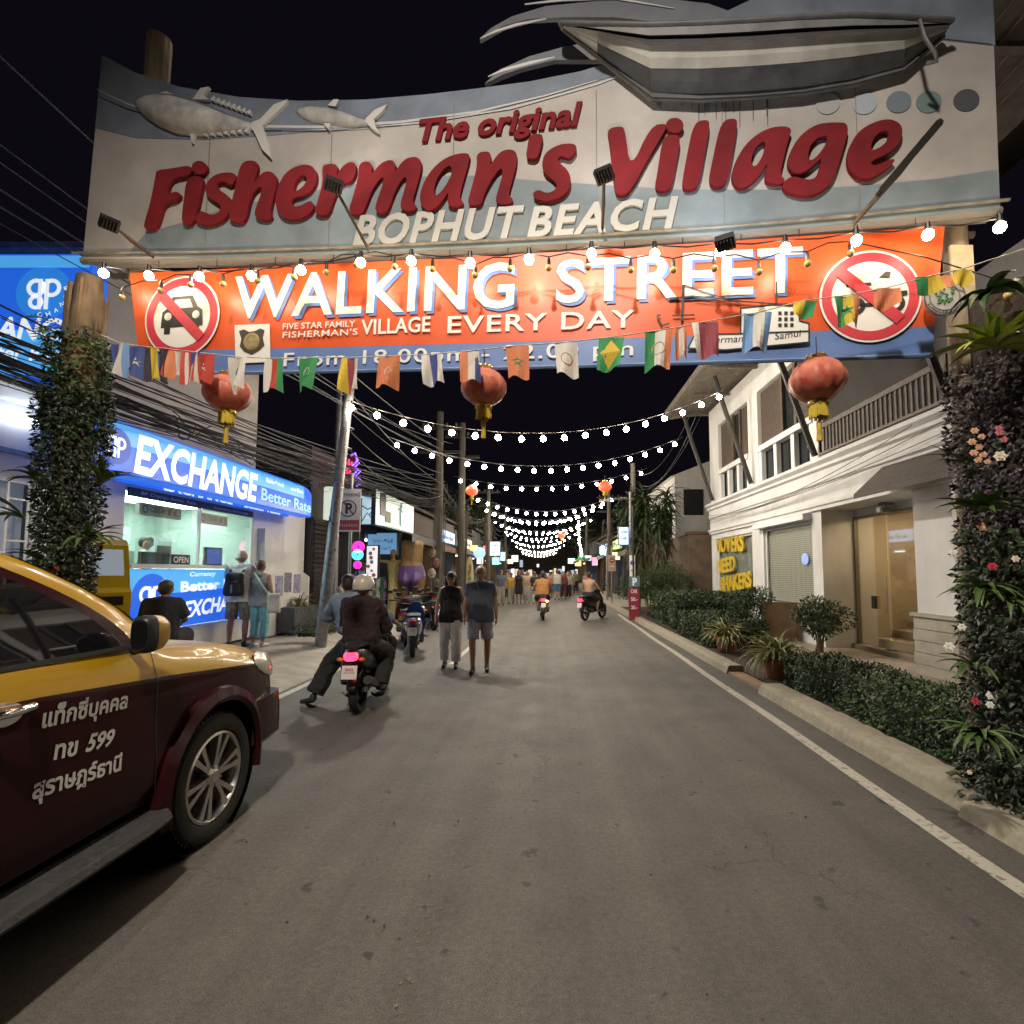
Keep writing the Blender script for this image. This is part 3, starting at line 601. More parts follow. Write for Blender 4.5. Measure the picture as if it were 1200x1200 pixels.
top = [(1160, -70), (1060, -55), (960, -30), (880, 0), (800, 38), (740, 66), (680, 84), (620, 96), (560, 104), (500, 111), (430, 117), (350, 118.5), (280, 114), (210, 102), (160, 86), (120, 65)]
outline = [GF.uv(*p) for p in bottom + top]
mb = MB(); mb.prism(GF, outline, -.16, 0, 0); mb.build('sign_panel', signm, sg)
mb = MB()
top_band = top[:] + [(112, 150), (160, 162), (240, 164), (330, 158), (450, 147), (560, 134), (660, 108), (730, 86), (800, 62), (880, 44), (1000, 40), (1090, 46), (1166, 54)]
mb.prism(GF, GF.poly(top_band), .001, .004)
mb.build('slate_band', topm, sg)
mb = MB()
low = bottom[:] + [(1169, 199), (1100, 210), (1000, 219), (900, 223), (800, 223), (720, 218), (640, 213), (560, 206), (500, 207), (410, 217), (330, 230), (260, 246), (215, 261), (172, 273), (148, 300)][0:]
low = low[1:]
mb.prism(GF, GF.poly(low), .001, .0045); mb.build('blue_band', bandm, sg)
# thin swoosh lines
mb = MB()
def swoosh(pts, wpx):
    a = []; b_ = []
    for i, (x, y) in enumerate(pts):
        t = min(i, len(pts) - 1 - i) / (len(pts) / 2); k = wpx * (.25 + .75 * min(1, t * 2)) / 2
        a.append((x, y - k)); b_.append((x, y + k))
    mb.prism(GF, GF.poly(a + b_[::-1], .005), .0052, .0075)
swoosh([(114, 105), (150, 122), (210, 140), (290, 148), (380, 149), (470, 143), (560, 131), (640, 112), (700, 94)], 3)
swoosh([(330, 154), (420, 151), (500, 143), (600, 127), (700, 99), (780, 68)], 2)
mb.build('swoosh_line', mat('sign_pale_line', (.45, .45, .46), .6), sg)
mb = MB(); swoosh([(112, 112), (150, 128), (210, 146), (290, 153), (380, 153.5), (470, 147)], 2); swoosh([(1090, 44), (1162, 52)], 3); mb.build('dark_line', mat('sign_dark_line', (.03, .035, .045), .6), sg)
# seams between the sheets
mb = MB()
for px in (240, 385, 530, 700, 850, 1010):
    u, w0 = GF.uv(px, 300); yt = [300, 115, 104, 85, 20, -20][[240, 385, 530, 700, 850, 1010].index(px)]
    u2, w1 = GF.uv(px, 112 if px < 600 else 95 if px < 800 else 20)
    mb.prism(GF, [(u - .003, w0 + .08), (u + .003, w0 + .08), (u + .003, w1 - .08), (u - .003, w1 - .08)], .0076, .0084); mb.build('seam', mat('seam_grey', (.20, .17, .16), .8), sg); mb = MB()
# waves above the sign edge, cut from sheet and standing behind the boat
mb = MB()
mb.prism(GF, GF.poly([(562, 46), (575, 33), (600, 19), (640, 7), (690, 2), (760, -4), (830, 4), (880, 22), (860, 40), (800, 30), (720, 20), (660, 20), (620, 22), (590, 30)], -.02), -.06, -.02)
mb.prism(GF, GF.poly([(568, 98), (585, 82), (620, 66), (660, 55), (720, 44), (800, 40), (820, 60), (720, 70), (650, 70), (610, 80), (585, 90)], -.05), -.09, -.05)
mb.build('wave_panel', mat('sign_wave', (.13, .14, .17), .6, nz=.2, ns=3), sg)
mb = MB()
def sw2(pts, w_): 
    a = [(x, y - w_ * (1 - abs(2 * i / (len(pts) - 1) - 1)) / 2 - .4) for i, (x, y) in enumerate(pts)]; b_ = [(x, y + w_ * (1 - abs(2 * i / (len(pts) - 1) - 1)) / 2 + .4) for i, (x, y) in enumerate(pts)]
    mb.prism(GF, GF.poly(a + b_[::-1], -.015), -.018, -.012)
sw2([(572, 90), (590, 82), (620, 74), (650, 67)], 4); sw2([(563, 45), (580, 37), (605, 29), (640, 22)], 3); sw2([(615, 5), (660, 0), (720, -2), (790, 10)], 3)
mb.build('wave_edge_light', mat('sign_edge_light', (.55, .55, .55), .6), sg)  # pale slivers: light caught by the wave edges, put in as colour
# raised letters
redl = mat('sign_red_letters', (.17, .014, .019), .8, spec=.15, nz=.25, ns=3)
mb = MB(); text_px(mb, GF, 'The original', (486, 167), (676, 147), 25, n=.012, off=.025, ext=.05, bev=.012, shear=.22, dz=.2); mb.build('lettering', redl, sg, smooth=30)
def smooth_loop(P, it=2):
    for _ in range(it):
        Q = []
        for a, b_ in zip(P, P[1:] + P[:1]): Q += [(a[0] * .75 + b_[0] * .25, a[1] * .75 + b_[1] * .25), (a[0] * .25 + b_[0] * .75, a[1] * .25 + b_[1] * .75)]
        P = Q
    return P
def sign_letter(o, k, loops, n0=.006, n1=.042):
    L = [[GF.uv(o[0] + x / k, o[1] + y / k, n1) for x, y in smooth_loop(l)] for l in loops]
    flat = [p for l in L for p in l]; tri = tessellate_polygon([[V((u, w_, 0)) for u, w_ in l] for l in L])
    mb = MB(); N = len(flat); fs = []
    for t in tri:
        a, b_, c = (flat[q] for q in t); ar = (b_[0] - a[0]) * (c[1] - a[1]) - (c[0] - a[0]) * (b_[1] - a[1]); fs.append(tuple(t) if ar > 0 else tuple(t[::-1]))
    vs = [GF.pt(u, w_, n1) for u, w_ in flat] + [GF.pt(u, w_, n0) for u, w_ in flat]; q = 0
    for l in L:
        m_ = len(l); fs += [(q + a, q + (a + 1) % m_, N + q + (a + 1) % m_, N + q + a) for a in range(m_)]; q += m_
    mb.add(vs, fs); o_ = mb.build('letter', redl, sg, smooth=40)
    bm = bmesh.new(); bm.from_mesh(o_.data); bmesh.ops.recalc_face_normals(bm, faces=bm.faces); bm.to_mesh(o_.data); bm.free()
def ov(cx, cy, rx, ry): return [(cx + rx * math.cos(a), cy + ry * math.sin(a)) for a in [2 * PI * q / 10 for q in range(10)]]
Z1 = ((160, 110), 4.); Z2 = ((400, 110), 4.); Z3 = ((690, 110), 3.158)
sign_letter(*Z1, [[(92, 358), (170, 348), (245, 334), (260, 350), (248, 380), (160, 394), (138, 472), (185, 456), (205, 468), (196, 494), (128, 508), (100, 605), (88, 628), (38, 634), (33, 612), (62, 520), (90, 380)]])
sign_letter(*Z1, [[(235, 393), (290, 383), (314, 398), (296, 480), (270, 602), (235, 614), (208, 602), (220, 500)], ]); sign_letter(*Z1, [ov(293, 345, 37, 33)])
sign_letter(*Z1, [[(468, 382), (450, 368), (400, 368), (350, 388), (320, 430), (324, 468), (350, 492), (385, 512), (396, 535), (383, 558), (350, 568), (310, 550), (292, 550), (272, 582), (285, 604), (330, 615), (385, 602), (432, 567), (447, 515), (432, 478), (392, 453), (372, 430), (382, 412), (410, 408), (442, 430), (466, 402)]])
sign_letter(*Z1, [[(488, 322), (540, 308), (574, 328), (543, 430), (590, 362), (640, 364), (659, 400), (652, 445), (622, 555), (638, 582), (600, 592), (556, 580), (552, 550), (583, 470), (588, 432), (562, 440), (532, 490), (512, 592), (480, 604), (436, 594), (431, 565), (466, 420)]])
sign_letter(*Z1, [[(647, 500), (662, 430), (698, 367), (760, 332), (817, 331), (847, 368), (838, 432), (792, 473), (733, 487), (724, 510), (738, 528), (770, 524), (815, 497), (832, 520), (823, 552), (770, 584), (713, 589), (667, 568)], [(735, 462), (775, 442), (800, 405), (791, 378), (765, 383), (738, 420)]])
sign_letter(*Z1, [[(878, 332), (925, 326), (945, 343), (933, 398), (960, 342), (1000, 316), (1029, 327), (1026, 380), (1003, 413), (975, 415), (952, 432), (922, 500), (903, 563), (865, 572), (831, 557), (843, 520), (873, 420), (870, 350)]])
sign_letter(*Z2, [[(82, 322), (130, 314), (146, 338), (138, 382), (185, 322), (235, 306), (256, 328), (248, 372), (290, 307), (345, 291), (376, 312), (374, 360), (343, 470), (333, 508), (356, 528), (332, 548), (283, 544), (274, 520), (298, 440), (308, 393), (290, 388), (252, 452), (218, 552), (185, 561), (157, 548), (162, 515), (188, 440), (202, 393), (186, 388), (142, 452), (117, 522), (97, 562), (48, 564), (34, 546), (48, 500), (78, 400)]])
sign_letter(*Z2, [[(605, 280), (560, 276), (490, 297), (427, 348), (382, 420), (364, 490), (382, 538), (420, 549), (467, 512), (505, 452), (496, 500), (504, 528), (560, 529), (574, 507), (553, 490), (563, 440), (594, 330)], [(515, 337), (520, 370), (490, 430), (450, 477), (433, 470), (438, 420), (465, 365), (495, 337)]])
sign_letter(*Z2, [[(632, 277), (690, 266), (704, 293), (693, 342), (740, 271), (795, 256), (826, 278), (819, 340), (793, 430), (783, 480), (806, 490), (797, 516), (728, 516), (722, 490), (748, 410), (758, 353), (741, 349), (703, 402), (668, 472), (658, 518), (603, 524), (591, 506), (607, 450), (637, 340)]])
sign_letter(*Z2, [[(882, 186), (937, 186), (946, 204), (932, 260), (917, 304), (874, 302), (865, 290), (872, 250)]])
sign_letter(*Z2, [[(1104, 243), (1080, 231), (1020, 236), (957, 272), (939, 320), (947, 368), (998, 407), (1013, 430), (998, 453), (960, 467), (925, 447), (897, 463), (902, 488), (950, 504), (1012, 493), (1064, 457), (1079, 405), (1063, 357), (1022, 323), (1012, 301), (1030, 288), (1070, 304), (1098, 272)]])
sign_letter(*Z3, [[(66, 130), (118, 118), (135, 132), (153, 285), (228, 118), (288, 108), (286, 130), (217, 242), (152, 368), (104, 379), (92, 340), (76, 180)]])
sign_letter(*Z3, [[(273, 158), (320, 147), (341, 163), (325, 250), (307, 348), (275, 361), (242, 352), (254, 290)]]); sign_letter(*Z3, [ov(318, 116, 34, 29)])
sign_letter(*Z3, [[(388, 105), (436, 94), (450, 110), (430, 220), (408, 343), (370, 355), (342, 347), (360, 240)]]); sign_letter(*Z3, [[(490, 99), (541, 88), (552, 108), (533, 220), (513, 333), (478, 345), (442, 333), (460, 230)]])
sign_letter(*Z3, [[(755, 124), (700, 118), (638, 137), (577, 188), (537, 260), (526, 310), (548, 349), (590, 344), (641, 292), (663, 250), (652, 300), (657, 329), (716, 334), (729, 317), (708, 300), (718, 250), (738, 170)], [(655, 172), (650, 215), (620, 270), (600, 262), (605, 220), (630, 182)]])
sign_letter(*Z3, [[(970, 108), (905, 104), (838, 112), (777, 158), (741, 220), (736, 267), (763, 296), (800, 289), (848, 250), (864, 232), (852, 288), (834, 316), (800, 317), (755, 301), (716, 328), (722, 359), (790, 379), (852, 369), (904, 322), (934, 230)], [(890, 153), (870, 200), (830, 247), (810, 240), (818, 190), (850, 157)]])
sign_letter(*Z3, [[(1139, 246), (1080, 294), (1030, 316), (983, 303), (956, 262), (961, 200), (997, 137), (1060, 101), (1117, 91), (1159, 112), (1162, 162), (1122, 213), (1052, 243), (1042, 260), (1065, 266), (1120, 238)], [(1045, 212), (1090, 192), (1117, 150), (1102, 133), (1070, 143), (1045, 180)]])
mb = MB(); text_px(mb, GF, 'BOPHUT', (414, 288), (606, 278), 34, n=.012, off=.022, ext=.05, bev=.01, shear=.2, dz=.22, sp=1.1); text_px(mb, GF, 'BEACH', (618, 278), (787, 267), 34, n=.012, off=.022, ext=.05, bev=.01, shear=.2, dz=.22, sp=1.1)
mb.build('lettering', mat('sign_pale_letters', (.43, .42, .40), .5), sg, smooth=30)
for i, (x, y, c_) in enumerate(((970, 122, (.30, .31, .32)), (1013, 122, (.32, .36, .42)), (1053, 120, (.13, .17, .20)), (1088, 120, (.12, .17, .18)), (1132, 118, (.06, .06, .075)))):
    u, w_ = GF.uv(x, y); mb = MB(); mb.prism(GF, circ(u, w_, .088, 28), .001, .006); mb.build('painted_dot', mat('sign_dot_%d' % i, c_, .7), sg)
# fish in relief
fishm = mat('sign_fish', (.50, .49, .47), .6, nz=.3, ns=7, c2=(.24, .24, .245))
def fish(axis, fins, spikes):
    mb = MB(); secs = []
    for (x, y, h) in axis:
        u, w_ = GF.uv(x, y, .02); hh = h * .0073
        secs.append([GF.pt(u + .0, w_ + hh * math.sin(a), .004 + max(0, hh * .75 * math.cos(a))) for a in [R(-90 + 18 * k) for k in range(11)]])
    mb.loft(secs, 0, closed=True)
    for q in range((len(secs) - 1) * 11):
        if q % 11 in (7, 8, 9): mb.m[q] = 1
    o = mb.build('relief_fish', [fishm, mat('sign_fish_back', (.13, .135, .15), .6, nz=.35, ns=9)], sg, smooth=60)
    mb = MB()
    for f in fins: mb = MB(); mb.prism(GF, GF.poly(f, .02), .004, .035); mb.build('fin', mat('sign_fin', (.50, .49, .48), .6), o)
    mb = MB()
    for f in spikes: mb.prism(GF, GF.poly(f, .02), .004, .03)
    if spikes: mb.build('finlet_ridge_teeth', mat('sign_fin', (.50, .49, .48), .6), o)
sp = [[(247 + k * 6, 117 + k * 2.2), (252 + k * 6, 113 + k * 2.3), (252 + k * 6, 120 + k * 2.2)] for k in range(8)] + [[(238 + k * 8, 158 - k * .6), (243 + k * 8, 160 - k * .7), (245 + k * 8, 153 - k * .7)] for k in range(7)]
fish([(157, 122, 1), (164, 123, 9), (175, 126, 16), (190, 130, 22), (210, 135, 25), (230, 139, 23), (250, 142, 18), (270, 145, 12), (288, 147, 7), (300, 148, 4)],
     [[(296, 145), (306, 141), (322, 124), (338, 118), (336, 123), (322, 136), (308, 149), (314, 165), (318, 186), (308, 176), (300, 158), (296, 151)], [(227, 118), (236, 105), (246, 103), (240, 113), (246, 118)], [(212, 150), (224, 158), (226, 168), (230, 158), (236, 153)], [(184, 112), (196, 108), (206, 113)]], sp)
fish([(346, 130, 1), (352, 131, 6), (366, 133, 10), (385, 136, 11), (405, 139, 9), (422, 142, 5), (432, 143, 3)],
     [[(429, 141), (440, 130), (454, 124), (450, 131), (439, 141), (441, 150), (445, 157), (437, 152), (430, 145)], [(385, 125), (392, 118), (398, 118), (394, 126)], [(380, 146), (386, 153), (388, 146)]], [])
# the boat in relief
mb = MB(); cols_ = []
rim = [(657, 27), (700, 28), (760, 29), (820, 27), (880, 24), (940, 20), (1000, 18), (1060, 20), (1117, 24)]
keel = [(659, 33), (700, 66), (764, 117), (820, 119), (880, 116), (940, 111), (1000, 101), (1060, 84), (1105, 44)]
secs = []
T = [0, .14, .17, .24, .28, .44, .58, .60, .75, .90, .96, 1.0]
for i, (a, b_) in enumerate(zip(rim, keel)):
    bul = .30 * math.sin(PI * min(1, max(0, (i + .35) / 8.7))) ** .6
    q = []
    for t in T:
        o = bul * (1 - t ** 2.2) + .03 + (.03 if t in (0, .14, .24, .96) else 0)
        u, w_ = GF.uv(a[0] + (b_[0] - a[0]) * t, a[1] + (b_[1] - a[1]) * t, o); q.append(GF.pt(u, w_, o))
    secs.append(q)
n = len(T); hull_m = [0, 1, 1, 0, 2, 2, 1, 3, 3, 3, 1]
for i in range(len(secs) - 1):
    for k in range(n - 1): mb.add([secs[i][k], secs[i][k + 1], secs[i + 1][k + 1], secs[i + 1][k]], [(0, 1, 2, 3)], 2 if (i == 0 and k in (7, 8, 9)) else hull_m[k])
bt = mb.build('relief_boat', [mat('boat_grey', (.15, .15, .155), .6, nz=.3, ns=5), mat('boat_dark', (.045, .045, .05), .6), mat('boat_white', (.36, .355, .33), .6, nz=.25, ns=3, detail=8), mat('boat_bottom', (.07, .075, .085), .7, nz=.4, ns=5)], sg, smooth=40)
mb = MB()
q = [s_[0] + GN * -.0 for s_ in secs]; mb.tube(q, .02, 8); mb.tube([s_[-1] + GN * .01 for s_ in secs], .018, 6)
mb.tube([gp(1078, 24, .25), gp(1084, 45, .28), gp(1096, 62, .28), (gp(1098, 72, .26)), gp(1086, 74, .22)], .014, 6); mb.build('gunwale', mat('boat_rim', (.09, .09, .095), .6, nz=.3, ns=8), bt, smooth=60)
mb = MB(); mb.tube([secs[0][0], secs[0][4], secs[0][-1], secs[1][-1], secs[2][-1]], .022, 6); mb.build('stem_post', mat('boat_stem', (.16, .14, .10), .7), bt)
# drips under the boat: grime runs of their own shape
mb = MB(); rnd = random.Random(2)
for k in range(16):
    x = rnd.uniform(765, 905); y = 119 - max(0, x - 800) * .05; L = rnd.uniform(6, 34)
    mb.prism(GF, GF.poly([(x, y - 4), (x + 1.4, y - 4), (x + .9, y + L), (x + .4, y + L)], .008), .008, .010)
mb.build('grime_run', mat('grime', (.06, .055, .055), .8), sg)
# lower beam and truss of the gate
mb = MB()
bot = [gp(x, y + 3, -.08) for x, y in bottom]; mb.tube(bot, .035, 8); mb.tube([p + V((0, 0, .02)) + GN * -.3 for p in bot], .03, 8)
mb.tube([p + GN * .1 + V((0, 0, .02)) for p in bot], .012, 6)
for x in range(120, 1170, 75): mb.tube([gp(x, 300 - (x - 100) * .047, -.08), gp(x + 35, 293 - (x - 100) * .047, -.4)], .014, 6)
for x in range(160, 1150, 160): mb.tube([gp(x, 290 - (x - 100) * .05, -.19), gp(x, 130, -.19)], .03, 6)
mb.build('steel_beam', mat('painted_beam', (.25, .23, .20), .6, nz=.3, ns=8), sg)
# posts
mb = MB(); mb.tube([V((-4.02, 4.97, 4.5)), V((-3.98, 4.97, 7.12))], .11, 12)
mb.build('post', mat('weathered_post', (.26, .21, .15), .85, nz=.45, ns=5, stretch=(1, 1, .3), bump=.4, bs=25), sg)
mb = MB(); mb.tube([V((3.20, 3.92, .0)), V((3.20, 3.92, 6.2))], .085, 12)
mb.build('post', mat('weathered_post', (.26, .21, .15), .85, nz=.45, ns=5, stretch=(1, 1, .3), bump=.4, bs=25), sg)
mb = MB(); mb.bb(3.05, 3.22, 3.78, 3.80, 3.75, 4.15, 0); mb.build('notice_board', mat('faded_notice', (.50, .40, .26), .7, nz=.3, ns=6), sg)
# floodlights on arms
def flood(px0, py0, px1, py1, head, power, label, color, out=.75, bar=False):
    a = gp(px0, py0, .05); b_ = gp(px1, py1, out)
    t = thing('floodlight', label, 'floodlight', tuple(a))
    mb = MB(); mb.tube([a, b_], .012, 8); mb.tube([a + V((0, 0, -.02)), a + (b_ - a) * .55 + V((.01, 0, -.03)), b_], .006, 6, 1); ar = mb.build('arm', [mat('rusty_arm', (.13, .09, .055), .6, metal=.3, nz=.4, ns=12), M['cable']], t)
    q = (gp(head[0], head[1], 0) - b_).normalized(); rot = q.to_track_quat('Y', 'Z').to_matrix()
    if bar:
        d_ = (b_ - a).normalized(); mb = MB(); mb.tube([a + (b_ - a) * .36, a + (b_ - a) * .98], .034, 4); mb.tube([a + (b_ - a) * .3, b_], .018, 6); mb.build('bar_housing', mat('flood_black', (.02, .02, .02), .5, metal=.3), t); return
    mb = MB(); mb.box(b_, (.13, .05, .10), M=rot)
    for k in range(5): mb.box(b_ + rot @ V((-.044 + k * .022, -.035, 0)), (.006, .02, .08), M=rot)
    hd = mb.build('housing', mat('flood_black', (.02, .02, .02), .5, metal=.3), t)
    mb = MB(); mb.box(b_ + rot @ V((0, .027, 0)), (.11, .004, .08), M=rot)
    mb.build('lens', mat('flood_lens_%d' % power, (.6, .6, .6), .2, emit=3. if power else 0., ec=color), hd)
    if power:
        l = spot('flood_beam', b_ + q * .08, b_ + q * 2, power, color, .08, 140, .9)
flood(432, 292, 391, 217, (380, 60), 13, 'black floodlight on a bent arm in front of the letters r and m', (1, .92, .82), .45)
flood(706, 268, 708, 205, (735, 110), 10, 'grey floodlight on a short arm just before the capital V', (1, .95, .88), .45)
flood(846, 290, 850, 284, (860, 130), 14, 'small floodlight hidden low under the boat pointing up at the sign', (.72, .86, 1), .42)
flood(1000, 262, 1104, 140, (1010, 60), 0, 'long dark unlit floodlight arm slanting across the sign end', (1, 1, 1), .6, True)
flood(180, 300, 128, 262, (100, 150), 0, 'unlit floodlight on a rusty arm at the sign end above the leafy pole', (1, 1, 1), .5)

# ------------------------------------------------------------ the walking street banner
bn = thing('street_banner', 'orange and blue walking street banner stretched below the village sign', 'banner', tuple(gp(640, 430)))
TL, TR, BR, BL_ = (152, 320), (1107, 265), (1092, 418), (165, 440)
def bq(s_, t, off=0.):
    x = (TL[0] * (1 - s_) + TR[0] * s_) * (1 - t) + (BL_[0] * (1 - s_) + BR[0] * s_) * t
    y = (TL[1] * (1 - s_) + TR[1] * s_) * (1 - t) + (BL_[1] * (1 - s_) + BR[1] * s_) * t
    y += 4 * math.sin(PI * s_) * (1 - .3 * t)
    return gp(x, y, off + .012 * math.sin(s_ * 40 + t * 3) * t * .4)
def strip_b(t0, t1, nt, name, m, off):
    mb = MB(); NS = 60; vs = []; fs = []
    for j in range(nt + 1):
        for i in range(NS + 1): vs.append(bq(i / NS, t0 + (t1 - t0) * j / nt, off))
    for j in range(nt):
        for i in range(NS): a = j * (NS + 1) + i; fs.append((a, a + NS + 1, a + NS + 2, a + 1))
    mb.add(vs, fs); return mb.build(name, m, bn, smooth=180)
orange = mat('banner_orange', (.60, .088, .022), .42, nz=.06, ns=3); bblue = mat('banner_blue', (.11, .19, .43), .45, nz=.1, ns=3); bwhite = mat('banner_white', (.68, .68, .66), .5)
bfab = strip_b(0, .765, 6, 'cloth', orange, .0); strip_b(.766, 1, 4, 'blue_strip', bblue, .0)
mb = MB(); mb.tube([bq(i / 40, .99, -.012) for i in range(41)], .018, 8); mb.build('bottom_pole', mat('blue_pole', (.10, .17, .33), .4), bn)
mb = MB()
for i in range(14): s_ = (i + .5) / 14; mb.tube([bq(s_, .005, .0), gp(TL[0] * (1 - s_) + TR[0] * s_, TL[1] * (1 - s_) + TR[1] * s_ - 12, -.02)], .004, 4)
mb.build('tie', M['cable'], bn)
tb = mat('banner_text_blue', (.10, .19, .48), .5)
def btext(s, a, b_, cap, shadow=True, m=0, **kw):
    if shadow:
        mb.__init__(); text_px(mb, GF, s, (a[0] + 3.2, a[1] + 3.4), (b_[0] + 3.2, b_[1] + 3.4), cap, n=.010, **kw); mb.build('lettering_shade', tb, bn)
    mb.__init__(); text_px(mb, GF, s, a, b_, cap, n=.014, **kw); mb.build('lettering', bwhite, bn)
mb = MB()
btext('WALKING', (272, 372), (602, 359), 49, off=.016, sp=1.06); btext('STREET', (651, 354), (941, 341), 50, off=.016, sp=1.08)
btext('FIVE STAR FAMILY', (331, 386), (416, 382.5), 7, False, off=.012); btext("FISHERMAN'S", (331, 396), (419, 392), 7, False, off=.012, sp=1.1); btext('VILLAGE', (423, 392), (504, 388), 17, False, off=.018)
btext('EVERY DAY', (524, 390), (744, 383), 19.5, False, off=.014, sp=1.1)
btext('From 18.00pm - 22.00 pm', (332, 429), (742, 416), 16, False, off=.01, sp=1.12)
# no-car and no-truck roundels
blk = mat('banner_black', (.012, .012, .014), .5); rdm = mat('banner_red', (.50, .035, .055), .5)
def roundel(x, y, rpx):
    u, w_ = GF.uv(x, y, .02); r = (GF.uv(x + rpx, y, .02)[0] - u)
    a = MB(); a.prism(GF, circ(u, w_, r, 48), .016, .019); d = a.build('roundel', bwhite, bn)
    a = MB(); ring(a, GF, u, w_, r * .76, r * .955, .0195, .022); s45 = math.sqrt(.5)
    a.prism(GF, [(u + r * (-.56 - .085), w_ + r * (.56 - .085)), (u + r * (-.56 + .085), w_ + r * (.56 + .085)), (u + r * (.56 + .085), w_ + r * (-.56 + .085)), (u + r * (.56 - .085), w_ + r * (-.56 - .085))], .0265, .029)
    a.build('red_ring', rdm, d); return u, w_, r, d
u, w_, r, d = roundel(213, 371, 44)
a = MB(); k = r / 44
def car2(pts): return [(u + x * k, w_ + y * k) for x, y in pts]
a.prism(GF, car2([(-24, -6), (-23, 6), (-17, 10), (-12, 22), (12, 22), (18, 10), (24, 6), (25, -6), (25, -11), (-24, -11)]), .0205, .023)
a.prism(GF, car2([(-20, -18), (-13, -18), (-13, -11), (-20, -11)]), .0205, .023); a.prism(GF, car2([(14, -18), (21, -18), (21, -11), (14, -11)]), .0205, .023)
c_ = a.build('car_symbol', blk, d)
a = MB(); a.prism(GF, car2([(-12, 9), (-8.5, 18.5), (9, 18.5), (13, 9)]), .0235, .0245); a.prism(GF, circ(u - 16 * k, w_ + 1 * k, 4.3 * k, 18), .0235, .0245); a.prism(GF, circ(u + 17 * k, w_ + 1 * k, 4.3 * k, 18), .0235, .0245); a.build('symbol_gap', bwhite, c_)
u, w_, r, d = roundel(1019.5, 347, 61)
a = MB(); k = r / 61
a.prism(GF, car2([(-28, 14), (2, 14), (2, 18), (-28, 18)]), .0205, .023); a.prism(GF, car2([(12, 24), (20, 31), (26, 30), (24, 22)]), .0205, .023); a.prism(GF, car2([(-20, 2), (-20, -9), (22, -9), (34, 4), (44, 4), (44, -2), (34, -5), (28, -14), (-10, -14), (-14, -4)]), .0205, .023); ring(a, GF, u + 29 * k, w_ - 12 * k, 6 * k, 12 * k, .0205, .023, 0, 22); ring(a, GF, u - 18 * k, w_ - 12 * k, 6 * k, 12 * k, .0205, .023, 0, 22)
a.build('scooter_symbol', blk, d)
# crest and line drawing of a ferry with power lines
a = MB(); a.prism(GF, GF.poly([(275, 381), (316, 379.5), (317, 424), (276, 426)], .018), .016, .019); d = a.build('crest_board', bwhite, bn)
a = MB(); a.prism(GF, GF.poly([(280, 388), (286, 386), (292, 389), (299, 388), (305, 385), (310, 387), (308, 396), (310, 405), (304, 411), (295, 416), (286, 412), (281, 406), (283, 397)], .02), .0195, .022); a.build('crest_shield', mat('crest_black', (.05, .035, .025), .5), d)
a = MB(); u, w_ = GF.uv(295, 400, .02); a.prism(GF, circ(u, w_, .079, 26), .0222, .0235); ring(a, GF, u, w_, .055, .065, .0235, .026, 0, 26); a.build('crest_medal', mat('crest_gold', (.33, .27, .14), .5, metal=.3, nz=.3, ns=30), d)
a = MB(); a.prism(GF, GF.poly([(814, 392), (868, 391), (868, 361), (905, 357), (935, 359), (937, 376), (948, 379), (948, 401), (850, 410), (806, 408)], .018), .016, .019); d = a.build('ferry_drawing', bwhite, bn)
a = MB()
def ln(p, q, wpx=1.6):
    p, q = V(p), V(q); s_ = (q - p).normalized(); s_ = V((-s_.y, s_.x)) * wpx / 2
    a.prism(GF, GF.poly([p + s_, q + s_, q - s_, p - s_], .021), .0205, .023)
for P_ in ([(814, 392), (868, 391), (868, 361), (905, 357), (935, 359), (937, 376), (948, 379), (948, 401), (850, 410), (806, 408), (814, 392)], [(868, 391), (948, 388)]):
    for p, q in zip(P_, P_[1:]): ln(p, q)
for x in (914, 921, 928):
    for y in (367, 374, 381): ln((x - 2, y), (x + 2, y), 4)
for args in (((801, 334), (799, 376), 3), ((784, 350), (814, 347), 2), ((788, 370), (814, 369), 2), ((801, 334), (868, 356), 1), ((814, 347), (910, 357), 1), ((814, 351), (935, 357), 1), ((910, 352), (910, 330), 2), ((770, 370), (776, 382), 2), ((776, 382), (784, 379), 2), ((770, 370), (774, 369), 2)): ln(*args)
text_px(a, GF, "Fisherman's", (818, 403), (878, 400), 8, n=.022, off=0, shear=.2); text_px(a, GF, 'Samui', (908, 398), (938, 394), 8, n=.022, off=0, shear=.2)
a.build('ferry_outline', blk, d)

# ------------------------------------------------------------ lamps along the banner
lit = [(122, 322), (175, 325), (234, 326), (295, 325), (353, 318), (423, 309), (482, 307), (551, 309), (620, 305), (693, 298), (767, 298), (844, 295), (920, 291), (1003, 282), (1087, 275), (1171, 266)]
st = thing('gate_bulb_string', 'row of bright round bulbs along the top edge of the orange banner', 'light string', tuple(gp(640, 300, .12)))
OFF = .24
P_ = [gp(x, y - 10, OFF) for x, y in lit]
mb = MB(); path = []
for p, q in zip(P_, P_[1:]): path += [p, (p + q) / 2 + V((0, 0, -.02))]
mb.tube(path + [P_[-1]], .006, 5); mb.build('cable', M['cable'], st)
for p in P_:
    mb = MB(); mb.lathe([(.016, .03), (.02, -.02), (.014, -.03)], p, 10); so = mb.build('socket', M['black'], st)
    mb = MB(); mb.ball(p + V((0, 0, -.064)), .037, n=12, m=8); mb.build('bulb', M['bulb2'], st, smooth=180)
un = [(149, 350), (143, 330 + 34), (268, 337), (371, 337), (487, 336), (510, 352), (244, 338), (302, 334), (346, 330), (384, 322), (462, 317), (512, 330), (555, 323), (598, 318), (643, 317), (690, 316), (739, 319), (789, 319), (837, 317), (890, 321), (946, 311), (996, 299)]
